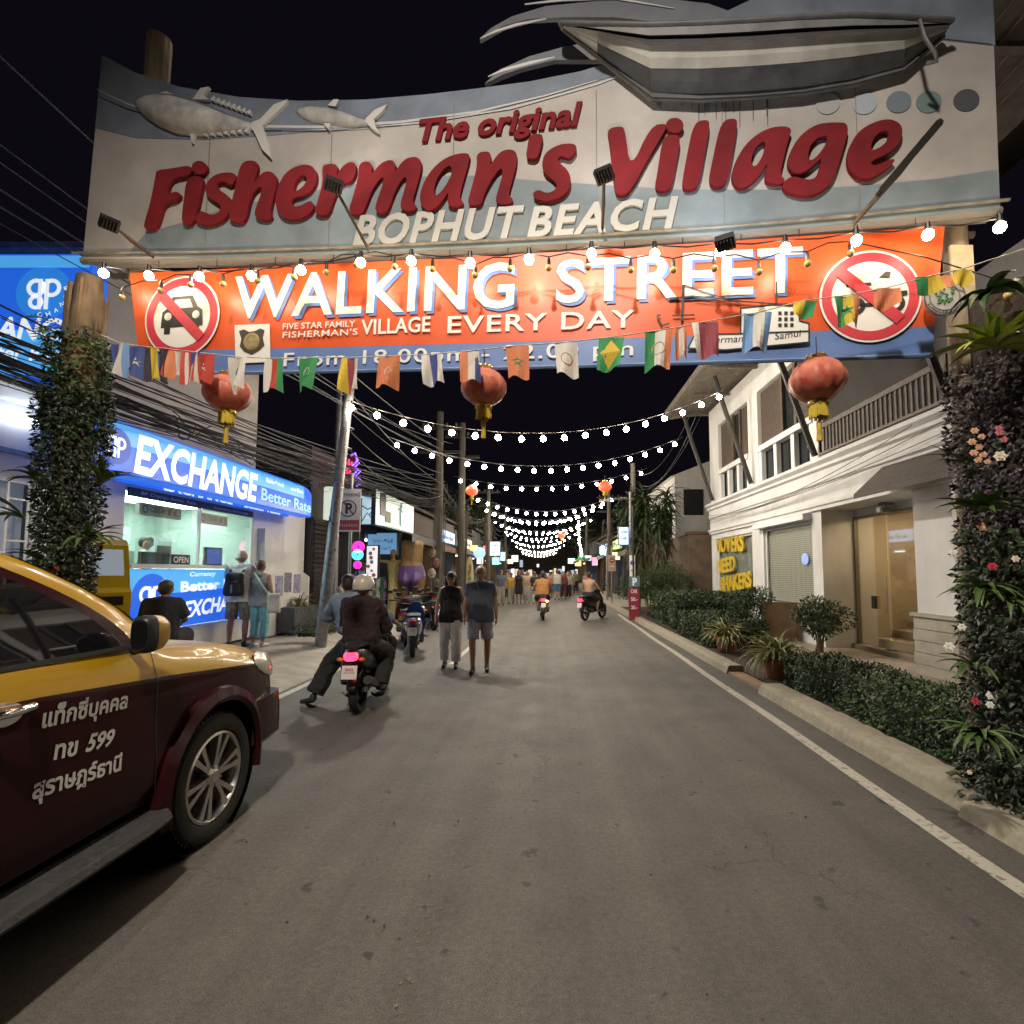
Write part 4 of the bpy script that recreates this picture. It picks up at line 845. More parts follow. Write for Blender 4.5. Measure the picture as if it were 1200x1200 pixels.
un = [(144, 353), (189, 345), (224, 338), (262, 337), (302, 333), (345, 329), (383, 323), (418, 314), (463, 316), (507, 319), (557, 326), (598, 318), (643, 317), (689, 316), (739, 319), (789, 319), (837, 317), (889, 321), (946, 311), (996, 299), (1180, 347)]
st = thing('unlit_bulb_string', 'sagging string of small unlit yellow bulbs hanging over the banner lettering', 'light string', tuple(gp(640, 310, .22)))
mb = MB(); path = []
Q = [gp(x, y - 16, .24) for x, y in un]
for p, q in zip(Q, Q[1:]): path += [p, (p + q) / 2 + V((0, 0, .03))]
mb.tube(path + [Q[-1]], .005, 5); mb.build('cable', M['cable'], st)
ym = mat('unlit_bulb', (.70, .50, .18), .3)
for p in Q:
    mb = MB(); mb.lathe([(.006, .0), (.015, -.03), (.015, -.07)], p, 8); mb.build('socket', M['black'], st)
    mb = MB(); mb.ball(p + V((0, 0, -.09)), .026, n=10, m=7); mb.build('bulb', ym, st, smooth=180)
# ------------------------------------------------------------ string of flags
fs_ = thing('flag_garland', 'string of small national flags hanging across the lower edge of the banner', 'flag garland', tuple(gp(600, 410, .3)))
def fc(n_, c_): return mat('flag_' + n_, c_, .75)
FW = fc('white', (.62, .58, .52)); FB = fc('blue', (.06, .08, .26)); FR = fc('red', (.48, .055, .035)); FY = fc('yellow', (.62, .44, .04)); FG = fc('green', (.04, .26, .09)); FO = fc('orange', (.60, .20, .09)); FK = fc('black', (.03, .025, .03)); FL = fc('light_blue', (.18, .34, .60)); FM = fc('maroon', (.28, .05, .07)); FD = fc('gold_emblem', (.40, .30, .12))  # orange also stands in for reds washed by the warm lamps
# (x, y of the top edge middle, width, height, stripes left to right, emblem)
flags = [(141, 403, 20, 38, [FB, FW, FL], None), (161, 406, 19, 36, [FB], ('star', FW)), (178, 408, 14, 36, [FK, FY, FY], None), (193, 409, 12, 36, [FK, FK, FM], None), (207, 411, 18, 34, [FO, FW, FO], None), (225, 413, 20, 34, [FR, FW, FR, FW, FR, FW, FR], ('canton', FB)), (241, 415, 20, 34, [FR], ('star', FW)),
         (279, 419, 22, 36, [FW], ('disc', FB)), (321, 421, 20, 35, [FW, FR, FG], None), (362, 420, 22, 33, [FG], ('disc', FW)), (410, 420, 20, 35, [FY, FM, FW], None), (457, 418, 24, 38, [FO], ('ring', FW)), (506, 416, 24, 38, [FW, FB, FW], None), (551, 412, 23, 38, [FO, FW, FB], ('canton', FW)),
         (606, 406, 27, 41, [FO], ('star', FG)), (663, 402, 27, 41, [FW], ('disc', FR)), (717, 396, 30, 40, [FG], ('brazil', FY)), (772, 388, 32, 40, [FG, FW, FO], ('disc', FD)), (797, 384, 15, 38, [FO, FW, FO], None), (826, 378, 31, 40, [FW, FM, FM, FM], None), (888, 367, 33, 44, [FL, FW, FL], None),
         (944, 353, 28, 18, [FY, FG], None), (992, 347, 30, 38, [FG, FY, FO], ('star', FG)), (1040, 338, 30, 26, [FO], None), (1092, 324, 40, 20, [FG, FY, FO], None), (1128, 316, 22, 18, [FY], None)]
SO = .34
mb = MB(); ends = [gp(118, 392, SO)] + [gp(x, y - 1, SO) for x, y, *_ in flags] + [gp(1200, 292, SO)]
mb.tube(ends, .004, 4); mb.build('cord', FW, fs_)
rnd = random.Random(11)
for (x, y, wpx, hpx, st_, em) in flags:
    a, b_ = gp(x - wpx / 2, y + wpx * .02, SO), gp(x + wpx / 2, y - wpx * .04, SO); hgt = (gp(x, y, SO) - gp(x, y + hpx, SO)).length
    NX, NY = max(8, len(st_) * 2), 6; ph = rnd.uniform(0, 6); tw = rnd.uniform(-.8, .8); amp = rnd.uniform(.012, .034); fold = rnd.uniform(.08, .26); hgt *= rnd.uniform(.88, 1.10)
    def fp(s_, t):
        p = a + (b_ - a) * s_ + V((0, 0, -1)) * hgt * t * (1 + .06 * math.sin(ph + 5 * s_))
        return p + GN * (amp * math.sin(ph + s_ * 7 + t * 2) * (.3 + t) + tw * (s_ - .5) * t * .12) + (b_ - a) * (fold * t * math.sin(ph * 2) * .8 + (s_ - .5) * -.10 * t)
    mb = MB(); vs = [fp(i / NX, j / NY) for j in range(NY + 1) for i in range(NX + 1)]
    ml = list(dict.fromkeys(st_))
    for j in range(NY):
        for i in range(NX):
            k = j * (NX + 1) + i; mb.add([vs[k], vs[k + NX + 1], vs[k + NX + 2], vs[k + 1]], [(0, 1, 2, 3)], ml.index(st_[min(len(st_) - 1, int(i * len(st_) / NX))]))
    fo = mb.build('flag', ml, fs_, smooth=180)
    if em:
        mb = MB(); kind, mm = em
        def dec(pts):
            n_ = len(pts); tri = tessellate_polygon([[V((p[0], p[1], 0)) for p in pts]]); mb.add([fp(*p) + GN * .003 for p in pts], [tuple(t) for t in tri])
        asp = (b_ - a).length / hgt
        if kind == 'disc': dec([(.5 + .26 * math.cos(k * .4), .5 + .26 * asp * math.sin(k * .4)) for k in range(16)])
        if kind == 'ring': dec([(.5 + .2 * math.cos(k * .4), .5 + .2 * asp * math.sin(k * .4)) for k in range(16)])
        if kind == 'star': dec([(.5 + (.26 if k % 2 == 0 else .1) * math.sin(k * PI / 5), .5 - (.26 if k % 2 == 0 else .1) * asp * math.cos(k * PI / 5)) for k in range(10)])
        if kind == 'canton': dec([(.4, .02), (.98, .02), (.98, .45), (.4, .45)])
        if kind == 'brazil': dec([(.5, .08), (.92, .5), (.5, .92), (.08, .5)])
        e_ = mb.build('emblem', mm, fo)
        if kind == 'brazil':
            mb = MB(); mb.add([fp(.5 + .22 * math.cos(k * .4), .5 + .22 * asp * math.sin(k * .4)) + GN * .006 for k in range(16)], [tuple(range(16))]); mb.build('emblem', FB, fo)
# ------------------------------------------------------------ paper lanterns
def lantern(p, r, label, glow=0.):
    t = thing('red_lantern', label, 'lantern', tuple(p))
    lm = mat('lantern_red%s' % ('_own_glow' if glow else ''), (.42, .055, .04), .5, nz=.35, ns=11, emit=glow, ec=(1, .14, .05), c2=(.55, .20, .12))  # far lanterns get their own glow, standing for light falling on them
    mb = MB(); NL = 72; prof = [(r * .32, r * .78), (r * .55, r * .70), (r * .82, r * .48), (r * .97, r * .2), (r, 0), (r * .97, -r * .2), (r * .82, -r * .48), (r * .55, -r * .70), (r * .32, -r * .78)]
    vs = []; fs = []
    for rr_, z in prof:
        for k in range(NL): a_ = 2 * PI * k / NL; q = rr_ * (1 + .022 * math.cos(a_ * 12)); vs.append(V(p) + V((q * math.cos(a_), q * math.sin(a_), z)))
    for i in range(len(prof) - 1): fs += [(i * NL + k, (i + 1) * NL + k, (i + 1) * NL + (k + 1) % NL, i * NL + (k + 1) % NL) for k in range(NL)]
    mb.add(vs, fs); mb.build('paper_globe', lm, t, smooth=60)
    for z, h in ((.80, .12), (-.92, .12)):
        mb = MB(); mb.lathe([(.001, r * z), (r * .34, r * z), (r * .36, r * (z + h)), (.001, r * (z + h))], p, 20)
        for k in range(10): a_ = 2 * PI * k / 10; mb.ball(V(p) + V((r * .34 * math.cos(a_), r * .34 * math.sin(a_), r * (z + (h if z > 0 else 0)))), r * .055, n=6, m=4)
        mb.build('gold_cap', M['gold'], t, smooth=40)
    mb = MB(); rnd = random.Random(int(p[0] * 100))
    for k in range(56):
        a_ = 2 * PI * k / 56; q = V(p) + V((r * .31 * math.cos(a_), r * .31 * math.sin(a_), -r * .92)); mb.tube([q, q + V((rnd.uniform(-.1, .1) * r * .2, 0, -r * rnd.uniform(.42, .55)))], r * .028, 4, cap=False)
    mb.build('fringe', mat('yellow_fringe', (.52, .38, .03), .7, nz=.2, ns=20), t)
    mb = MB(); mb.tube([V(p) + V((0, 0, r * .9)), V(p) + V((0, 0, r * 1.7))], .004, 4); mb.tube([V(p) + V((0, 0, -r * .9)), V(p) + V((0, 0, -r * 1.55))], .004, 4); mb.build('cord', M['cable'], t)
    mb = MB(); mb.lathe([(r * .02, -r * 1.5), (r * .1, -r * 1.58), (r * .09, -r * 1.9), (r * .11, -r * 2.3)], p, 10); mb.build('tassel', mat('tassel_yellow', (.48, .33, .03), .7, nz=.3, ns=30), t, smooth=60)
    return t
lantern(gp(267, 461, .02), .195, 'red paper lantern with yellow fringe hanging under the no-car roundel')
lantern(gp(567, 454, .02), .185, 'red paper lantern with a single long tassel hanging at mid street')
lantern(gp(958, 446, .02), .20, 'red paper lantern with yellow fringe in front of the timber balcony')

# ------------------------------------------------------------ round hanging plate by the banner end
t = thing('round_plaque', 'round pale plaque with a green emblem hanging beside the banner end', 'plaque', tuple(gp(1107, 348, .1)))
u, w_ = GF.uv(1107, 348, .12); mb = MB(); mb.prism(GF, circ(u, w_, .135, 36), .10, .12); d = mb.build('disc', mat('plaque_grey', (.42, .41, .39), .6, nz=.15, ns=9), t)
mb = MB(); ring(mb, GF, u, w_, .095, .102, .1205, .124); ring(mb, GF, u, w_, .128, .137, .119, .126); mb.build('rim', M['steel'], d)
mb = MB(); rnd = random.Random(4)
for k in range(26): leaf(mb, GF.pt(u + rnd.uniform(-.05, .05), w_ + rnd.uniform(-.045, .05), .124), GU * rnd.uniform(-1, 1) + V((0, 0, rnd.uniform(-.3, 1))), GN, .035, .018)
mb.build('emblem', M['plantl'] if False else mat('plaque_green', (.05, .18, .06), .6), d)
mb = MB(); rnd = random.Random(9)
for k in range(16):
    a_ = R(205 + k * 8.6); scribble(mb, GF, u + .115 * math.cos(a_) - .007, u + .115 * math.cos(a_) + .007, w_ + .115 * math.sin(a_) - .008, .016, .121, k)
mb.build('lettering', blk, d)

# ------------------------------------------------------------ flower-covered pillars
def leaf_cloud(mb, pts, sizes, rng, nm, up=.2):
    for (p, nrm) in pts:
        d = (nrm * rng.uniform(.1, .8) + rv(rng) * .8 + V((0, 0, up - .3))).normalized(); L = rng.uniform(*sizes)
        leaf(mb, p, d, nrm, L, L * rng.uniform(.38, .6), rng.choice(nm), rng.uniform(.02, .2))
def pillar_pts(c, r0, z0, z1, n, rng, lump=.1, taper=0.):
    out = []
    for k in range(n):
        a_ = rng.uniform(0, 2 * PI); z = rng.uniform(z0, z1)
        q = r0 * (1 + taper * (z - .5 * (z0 + z1)) / (z1 - z0)) * (1 + lump * (math.sin(a_ * 3 + z * 2.3) + math.sin(z * 4.1 + a_)) * .6 + rng.uniform(-.22, .12)); nrm = V((math.cos(a_), math.sin(a_), rng.uniform(-.1, .3)))
        out.append((V((c[0] + q * math.cos(a_), c[1] + q * math.sin(a_), z)), nrm))
    return out
def fern(parent, p, n, L, az0, az1, m, el=.9, wd=.06, seed=0, droop=1.3, name='fern'):
    rng = random.Random(seed); mb = MB()
    for k in range(n):
        az = az0 + (az1 - az0) * (k + rng.uniform(.1, .9)) / n
        blade(mb, p, az, el + rng.uniform(-.4, .4), L * rng.uniform(.7, 1.1), wd, droop + rng.uniform(-.3, .4), 0, 1, n=6)
    return mb.build(name, m, parent)
def frond(mb, p, az, el, L, droop, mi=0):
    """a feather frond: rib with leaflets"""
    q = V(p); e = el; n = 12
    for i in range(n):
        d = V((math.cos(az) * math.cos(e), math.sin(az) * math.cos(e), math.sin(e))); s_ = V((-math.sin(az), math.cos(az), 0))
        ll = L * .22 * math.sin(PI * (i + 1.2) / (n + 1.4))
        for sg_ in (-1, 1): leaf(mb, q, d * .5 + s_ * sg_, V((0, 0, 1)), ll, ll * .28, mi, -.05)
        q = q + d * (L / n); e -= droop / n
def flower(parent, p, r, m, face, name='flower'):
    mb = MB(); f = V(face).normalized(); a_ = f.cross(V((0, 0, 1))).normalized(); b_ = a_.cross(f)
    for ringk, (k, rr_, tilt) in enumerate(((6, 1., .25), (5, .72, .6), (4, .42, 1.0))):
        for i in range(k):
            th = 2 * PI * i / k + ringk * .5; d = a_ * math.cos(th) + b_ * math.sin(th)
            leaf(mb, V(p) + f * r * .1 * ringk, d + f * tilt, f, r * rr_, r * rr_ * .9, 0, .12)
    return mb.build(name, m, parent)
pl = thing('flower_pillar', 'tall dark leafy pole with ferns standing between the taxi and the exchange booth', 'pillar', (-4.25, 4.75, .24))
mb = MB(); mb.tube([(-4.27, 4.75, .1), (-4.27, 4.75, 3.3)], [.09, .14], 14); mb.build('planted_core', M['soil'], pl); mb = MB(); rng = random.Random(21)
mb.tube([(-4.25, 4.75, 3.3), (-4.24, 4.75, 3.7), (-4.2, 4.74, 4.1), (-4.2, 4.74, 4.45)], [.15, .14, .13, .10], 14)
for k in range(24): a_ = rng.uniform(0, 6.3); mb.tube([(-4.23 + .145 * math.cos(a_), 4.75 + .145 * math.sin(a_), rng.uniform(3.3, 3.7)), (-4.22 + .15 * math.cos(a_ + .2), 4.75 + .15 * math.sin(a_ + .2), rng.uniform(3.8, 4.4))], rng.uniform(.008, .02), 5)
tk = mb.build('trunk', M['bark'], pl, smooth=60)
mb = MB(); leaf_cloud(mb, pillar_pts((-4.27, 4.75), .20, .3, 3.35, 9500, rng, .04, .62), (.03, .07), rng, [0, 0, 0, 0, 1], -.1)
leaf_cloud(mb, pillar_pts((-4.25, 4.74), .20, 2.9, 3.85, 1500, rng, .2), (.04, .09), rng, [0, 1, 1, 2], .1)
PD = mat('pillar_leaf_dark', (.012, .024, .008), .5, nz=.5, ns=7); mb.build('foliage', [PD, M['plantd'], M['plant']], pl)
FM_ = [M['plantl'], M['plant']]
for i, (dx, dy, z, n_, L, a0, a1, kk) in enumerate(((-.28, -.15, 2.15, 7, .5, 2.6, 4.6, 'plant'), (.26, -.1, 1.95, 10, .42, -1.4, 1.0, 'plant'), (.0, -.32, 2.45, 7, .3, 3.6, 5.9, 'plant'), (.27, .0, 2.5, 6, .4, -1.5, .6, 'plant'), (-.2, -.2, 1.5, 7, .3, 3.0, 5.5, 'plantd'), (.05, -.3, 1.75, 8, .3, 3.5, 6., 'plantd'))):
    fern(pl, V((-4.25 + dx, 4.75 + dy, z)), n_, L, a0, a1, [M[kk], M['plant']], .7, .055, 30 + i)
mb = MB(); rng = random.Random(8)
for k in range(11): frond(mb, V((-4.18 + rng.uniform(-.05, .22), 4.5, 3.55 + rng.uniform(-.2, .3))), rng.uniform(-2.6, .2), rng.uniform(-.2, .9), rng.uniform(.25, .5), 1.6)
mb.build('feather_fern', M['plantl'], pl)
pl.location.x -= .13
for k, (x, y) in enumerate(((66, 668),)): flower(pl, atY(x, y, 4.5) + V((.0, 0, 0)), .035, mat('dull_red_flower', (.25, .02, .03), .6), (0, -1, .3))

pr = thing('flower_pillar', 'broad dark leafy pole with white and pink flowers beside the hedge', 'pillar', (3.42, 3.66, .12))
mb = MB(); mb.tube([(3.45, 3.66, .05), (3.45, 3.66, 3.7)], .31, 14); mb.build('trunk', M['soil'], pr)
rng = random.Random(31); mb = MB()
leaf_cloud(mb, pillar_pts((3.45, 3.66), .42, .14, 2.0, 8000, rng, .07), (.035, .08), rng, [0, 0, 0, 1], -.05)
leaf_cloud(mb, pillar_pts((3.45, 3.66), .41, 2.0, 3.2, 5500, rng, .06), (.035, .075), rng, [3, 3, 3, 0], -.05)
leaf_cloud(mb, pillar_pts((3.44, 3.66), .46, .1, .5, 700, rng, .12), (.05, .10), rng, [1, 0], .1)
mb.build('foliage', [PD, M['plantd'], M['plantl'], M['plantk']], pr)
def pxp(x, y, Y): return atY(x, y, Y)
# big light fern near the top, strap leaves lower
fern(pr, pxp(1168, 408, 3.25), 20, .40, 2.2, 6.6, [mat('leaf_yellow_green', (.34, .40, .06), .45, nz=.25, ns=9), M['plantl']], .55, .085, 3, .9, 'nest_fern')
fern(pr, pxp(1160, 345, 3.35), 9, .33, 2.4, 6.2, [M['plantd'], M['plant']], .2, .09, 4, 1.4, 'nest_fern')
fern(pr, pxp(1135, 545, 3.3), 9, .26, 2.2, 4.6, [M['plantd'], M['plant']], .6, .025, 5, .6)
fern(pr, pxp(1150, 600, 3.22), 14, .30, 2.4, 6.0, [M['plant'], M['plant']], .5, .06, 6, 1.0)
fern(pr, pxp(1150, 690, 3.22), 12, .26, 2.3, 5.6, [M['plant'], M['plant']], .4, .05, 7, 1.2)
fern(pr, pxp(1185, 700, 3.2), 10, .30, 2.6, 5.9, [M['plant'], M['plant']], .3, .05, 8, 1.2)
fern(pr, pxp(1150, 860, 3.22), 16, .28, 2.3, 5.8, [M['plant'], M['plant']], .5, .045, 9, 1.3)
fern(pr, pxp(1140, 780, 3.25), 8, .22, 2.3, 4.9, [M['plant'], M['plant']], .5, .04, 10, 1.3)
fw = mat('petal_cream', (.66, .56, .42), .6); fp_ = mat('petal_pink', (.50, .13, .15), .6); fo_ = mat('petal_peach', (.58, .33, .21), .6); fr_ = mat('petal_red', (.42, .02, .05), .6); fwh = mat('petal_white', (.68, .66, .58), .6)
for (x, y, r_, mm) in ((1142, 505, .030, fo_), (1150, 512, .028, fo_), (1139, 518, .032, fo_), (1147, 524, .03, fo_), (1141, 531, .032, fo_), (1152, 533, .03, fo_), (1157, 541, .026, fo_), (1146, 539, .03, fo_), (1171, 507, .032, fp_), (1176, 515, .028, fp_), (1170, 502, .026, fp_), (1172, 535, .048, fw),
                        (1151, 617, .042, fo_), (1163, 664, .036, fr_), (1127, 735, .032, fwh), (1117, 648, .03, fwh), (1112, 758, .04, fwh), (1143, 822, .03, fr_), (1161, 815, .036, fwh), (1160, 826, .03, fwh), (1190, 655, .03, fw), (1136, 905, .02, fw)):
    flower(pr, pxp(x, y, 3.18), r_ * .82, mm, (-.5, -1, .25))
# ------------------------------------------------------------ the taxi
yel = mat('taxi_yellow', (.36, .205, .003), .3, coat=.35, spec=.2); mar = mat('taxi_maroon', (.024, .0036, .0055), .25, coat=.22, spec=.12)
TC = -3.02
tx = thing('taxi', 'yellow over maroon taxi off-road car with white lettering on its door', 'car', (TC, 2.0, 0))
def interp(tab, y):
    if y <= tab[0][0]: return tab[0][1:]
    for a, b_ in zip(tab, tab[1:]):
        if y <= b_[0]:
            t = (y - a[0]) / (b_[0] - a[0]); t = t * t * (3 - 2 * t) * .5 + t * .5
            return [p + (q - p) * t for p, q in zip(a[1:], b_[1:])]
    return tab[-1][1:]
#        Y     w    zb   zt   wt   crown
tab = [(-.50, .70, .60, 1.05, .64, .02), (-.46, .82, .52, 1.18, .76, .02), (-.30, .90, .44, 1.27, .85, .01), (.4, .925, .40, 1.30, .875, .0), (2.0, .925, .40, 1.295, .875, .0), (2.75, .925, .40, 1.275, .87, .02),
       (3.0, .925, .40, 1.235, .86, .05), (3.4, .92, .42, 1.19, .85, .06), (3.75, .905, .44, 1.14, .82, .06), (4.0, .87, .46, 1.09, .77, .05), (4.2, .82, .48, 1.02, .70, .04), (4.31, .75, .50, .92, .62, .03), (4.36, .66, .54, .80, .56, .02)]
def zdiv(y): return 1.175 - .075 * max(0, y - 2.0) / 1.0 if y < 3 else 1.10 - .10 * (y - 3)
ys = [-.50, -.48, -.46, -.40, -.3, -.1, .2, .6, 1.0, 1.4, 1.8, 2.2, 2.6, 2.75, 2.9, 3.0, 3.1, 3.2, 3.3, 3.4, 3.5, 3.6, 3.7, 3.8, 3.9, 4.0, 4.1, 4.2, 4.26, 4.31, 4.34, 4.36]
secs = []
for y in ys:
    w_, zb, zt, wt, cr = interp(tab, y); zd = min(zdiv(y), zt - .035)
    half = [(0, zb), (w_ * .82, zb), (w_ * .965, zb + .06), (w_, zb + .16), (w_ * 1.0, zb + .30), (w_ * .988, (zb + .3 + zd) / 2), (w_ * .992, zd - .03), (w_ * .985, zd), (wt + (w_ - wt) * .35, (zd + zt) / 2 + .01), (wt, zt - .012), (wt * .93, zt + .004 + cr * .3), (wt * .62, zt + .01 + cr * .7), (0, zt + .012 + cr)]
    secs.append([V((TC + x, y, z)) for x, z in half] + [V((TC - x, y, z)) for x, z in half[-2:0:-1]])
mb = MB(); n = len(secs[0])
for i in range(len(secs) - 1):
    for k in range(n):
        kk = k if k < 12 else n - 1 - k
        mb.add([secs[i][k], secs[i][(k + 1) % n], secs[i + 1][(k + 1) % n], secs[i + 1][k]], [(0, 1, 2, 3)], 1 if kk >= 7 and (ys[i] < 4.25) else 0)
mb.add(secs[0], [tuple(range(n))[::-1]]); mb.add(secs[-1], [tuple(range(n))])
bm = bmesh.new()
vv = [bm.verts.new(v) for v in mb.v]
for f, mi in zip(mb.f, mb.m):
    try: q = bm.faces.new([vv[i] for i in f]); q.material_index = mi
    except ValueError: pass
bmesh.ops.remove_doubles(bm, verts=bm.verts, dist=1e-5); bmesh.ops.recalc_face_normals(bm, faces=bm.faces)
me = bpy.data.meshes.new('body'); bm.to_mesh(me); bm.free(); me.materials.append(mar); me.materials.append(yel)
tmp = bpy.data.objects.new('tmp', me); col.objects.link(tmp)
WY, WZ, WR = 3.40, .385, .385
def cutter(y, z, r):
    c = MB(); c.lathe([(r, -1.2), (r, 1.2)], (TC, y, z), 48, axis='X'); bmc = bmesh.new(); vs_ = [bmc.verts.new(v) for v in c.v]
    for f in c.f: bmc.faces.new([vs_[i] for i in f])
    bmesh.ops.recalc_face_normals(bmc, faces=bmc.faces); m_ = bpy.data.meshes.new('c'); bmc.to_mesh(m_); bmc.free(); o = bpy.data.objects.new('c', m_); col.objects.link(o); return o
cuts = [cutter(WY, WZ + .02, .455), cutter(.62, WZ + .02, .455)]
for c in cuts:
    md = tmp.modifiers.new('b', 'BOOLEAN'); md.operation = 'DIFFERENCE'; md.object = c; md.solver = 'EXACT'
dg = bpy.context.evaluated_depsgraph_get(); me2 = bpy.data.meshes.new_from_object(tmp.evaluated_get(dg)); me2.name = 'body'
bpy.data.objects.remove(tmp)
for c in cuts: bpy.data.objects.remove(c)
off = V((TC, 2.0, 0))
for v in me2.vertices: v.co -= off
me2.shade_smooth(); me2.set_sharp_from_angle(angle=R(32))
body = bpy.data.objects.new('body', me2); col.objects.link(body); body.parent = tx
# cabin
def cab(t): # t 0 belt .. 1 roof -> half width, front y, rear y, z
    w_ = .865 - .20 * max(t, 0) ** 1.15; yf = 3.14 - .80 * max(t, 0) ** 1.7; yr = -.42 + .22 * t; z = 1.275 + .545 * t
    if t > .9: w_ -= (t - .9) * 1.0; yf -= (t - .9) * 1.6; yr += (t - .9) * 1.0; z -= (t - .9) * .12
    return w_, yf, yr, z
def cring(t, o=0.):
    w_, yf, yr, z = cab(t); w_ += o; h = [(0, yf + o), (w_ * .5, yf - .035 + o), (w_ * .82, yf - .12 + o), (w_ * .95, yf - .22 + o * .7), (w_, yf - .34)] 
    for k in range(1, 7): h.append((w_, (yf - .34) + (yr + .15 - yf + .34) * k / 6))
    h += [(w_ * .93, yr + .03), (w_ * .6, yr), (0, yr - .01)]
    return [V((TC + x, y, z)) for x, y in h] + [V((TC - x, y, z)) for x, y in h[-2:0:-1]]
Ts = [-.06, 0, .2, .4, .6, .75, .86, .92, .96, 1.0]
mb = MB(); rr_ = [cring(t) for t in Ts]; mb.loft(rr_, 0, cap=False); last = rr_[-1]
cen = V((TC, 1.0, last[0].z + .03)); k0 = len(mb.v); mb.add(last + [cen], [(i, (i + 1) % len(last), len(last)) for i in range(len(last))])
mb.build('cabin', yel, tx, smooth=50)
def side_pt(y, t, o=.0, s_=1): w_, yf, yr, z = cab(t); return V((TC + s_ * (w_ + o), y, z + o * .35))
def side_panel(poly, o, m, name, s_=1, n=10):
    # poly in (y, t); subdivided in t to follow the curved flank
    mb = MB(); tri = [[]]
    t0 = min(p[1] for p in poly); t1 = max(p[1] for p in poly)
    def span(t):
        xs = []
        for a, b_ in zip(poly, poly[1:] + poly[:1]):
            if (a[1] - t) * (b_[1] - t) <= 0 and abs(a[1] - b_[1]) > 1e-6: xs.append(a[0] + (b_[0] - a[0]) * (t - a[1]) / (b_[1] - a[1]))
        return min(xs), max(xs)
    rows = []
    for i in range(n + 1):
        t = t0 + (t1 - t0) * (i + (.01 if i == 0 else -.01 if i == n else 0)) / n; a, b_ = span(t); rows.append([side_pt(a + (b_ - a) * k / 4, t, o, s_) for k in range(5)])
    mb.loft(rows, closed=False, cap=False); return mb.build(name, m, tx, smooth=180)
for s_ in (1, -1):
    ap = lambda t, d: (2.80 - .80 * max(t, 0) ** 1.7 - d, t)
    side_panel([(.30, .015)] + [ap(t, .045 + .05 * t) for t in (.015, .15, .3, .45, .6, .72, .8, .86)] + [(-.0, .86)], .004, mar, 'door_frame', s_, 16)
    side_panel([(1.86, .05)] + [ap(t, .13 + .07 * t) for t in (.05, .15, .3, .45, .6, .72, .78)] + [(1.80, .79), (1.78, .5)], .009, M['darkgls'], 'window', s_, 14)
    side_panel([(.0, .012), (2.80, .012), (2.77, .05), (.0, .05)], .012, M['rubber'], 'window_seal', s_, 3)
    side_panel([(.82, .05), (1.80, .05), (1.68, .82), (.90, .82)], .009, M['darkgls'], 'window', s_)
    side_panel([(-.15, .08), (.70, .05), (.78, .80), (.05, .78)], .009, M['darkgls'], 'window', s_)
mb = MB(); rows = []
for t in [.06, .2, .35, .5, .65, .8, .88]:
    q = cring(t, .006); n = len(q); rows.append([q[i % n] for i in (-3, -2, -1, 0, 1, 2, 3)])
mb.loft(rows, closed=False, cap=False); mb.build('windscreen', M['darkgls'], tx, smooth=180)
# arch flares, liners
def xside(y): return interp(tab, y)[0]
for wy in (WY, .62):
    for s_ in (1, -1):
        mb = MB(); secs = []
        for i in range(33):
            a_ = R(-14 + 208 * i / 32); c, s2 = math.cos(a_), math.sin(a_); yy = wy + .46 * c
            xo = xside(yy); q = []
            for r, dx in ((.445, -.06), (.445, .030), (.475, .048), (.53, .026), (.545, -.03)): q.append(V((TC + s_ * (xo + dx), wy + r * c, WZ + .02 + r * s2)))
            secs.append(q)
        mb.loft(secs); mb.build('wheel_arch', mar, tx, smooth=40)
    mb = MB(); mb.lathe([(.46, -.9), (.46, .9)], (TC, wy, WZ + .02), 32, axis='X'); mb.f = mb.f[:32]; mb.m = mb.m[:32]; mb.bb(TC - .62, TC + .62, wy - .45, wy + .45, .35, .9); mb.build('arch_liner', M['black'], tx)
alloy = mat('alloy', (.52, .50, .47), .28, metal=.9)
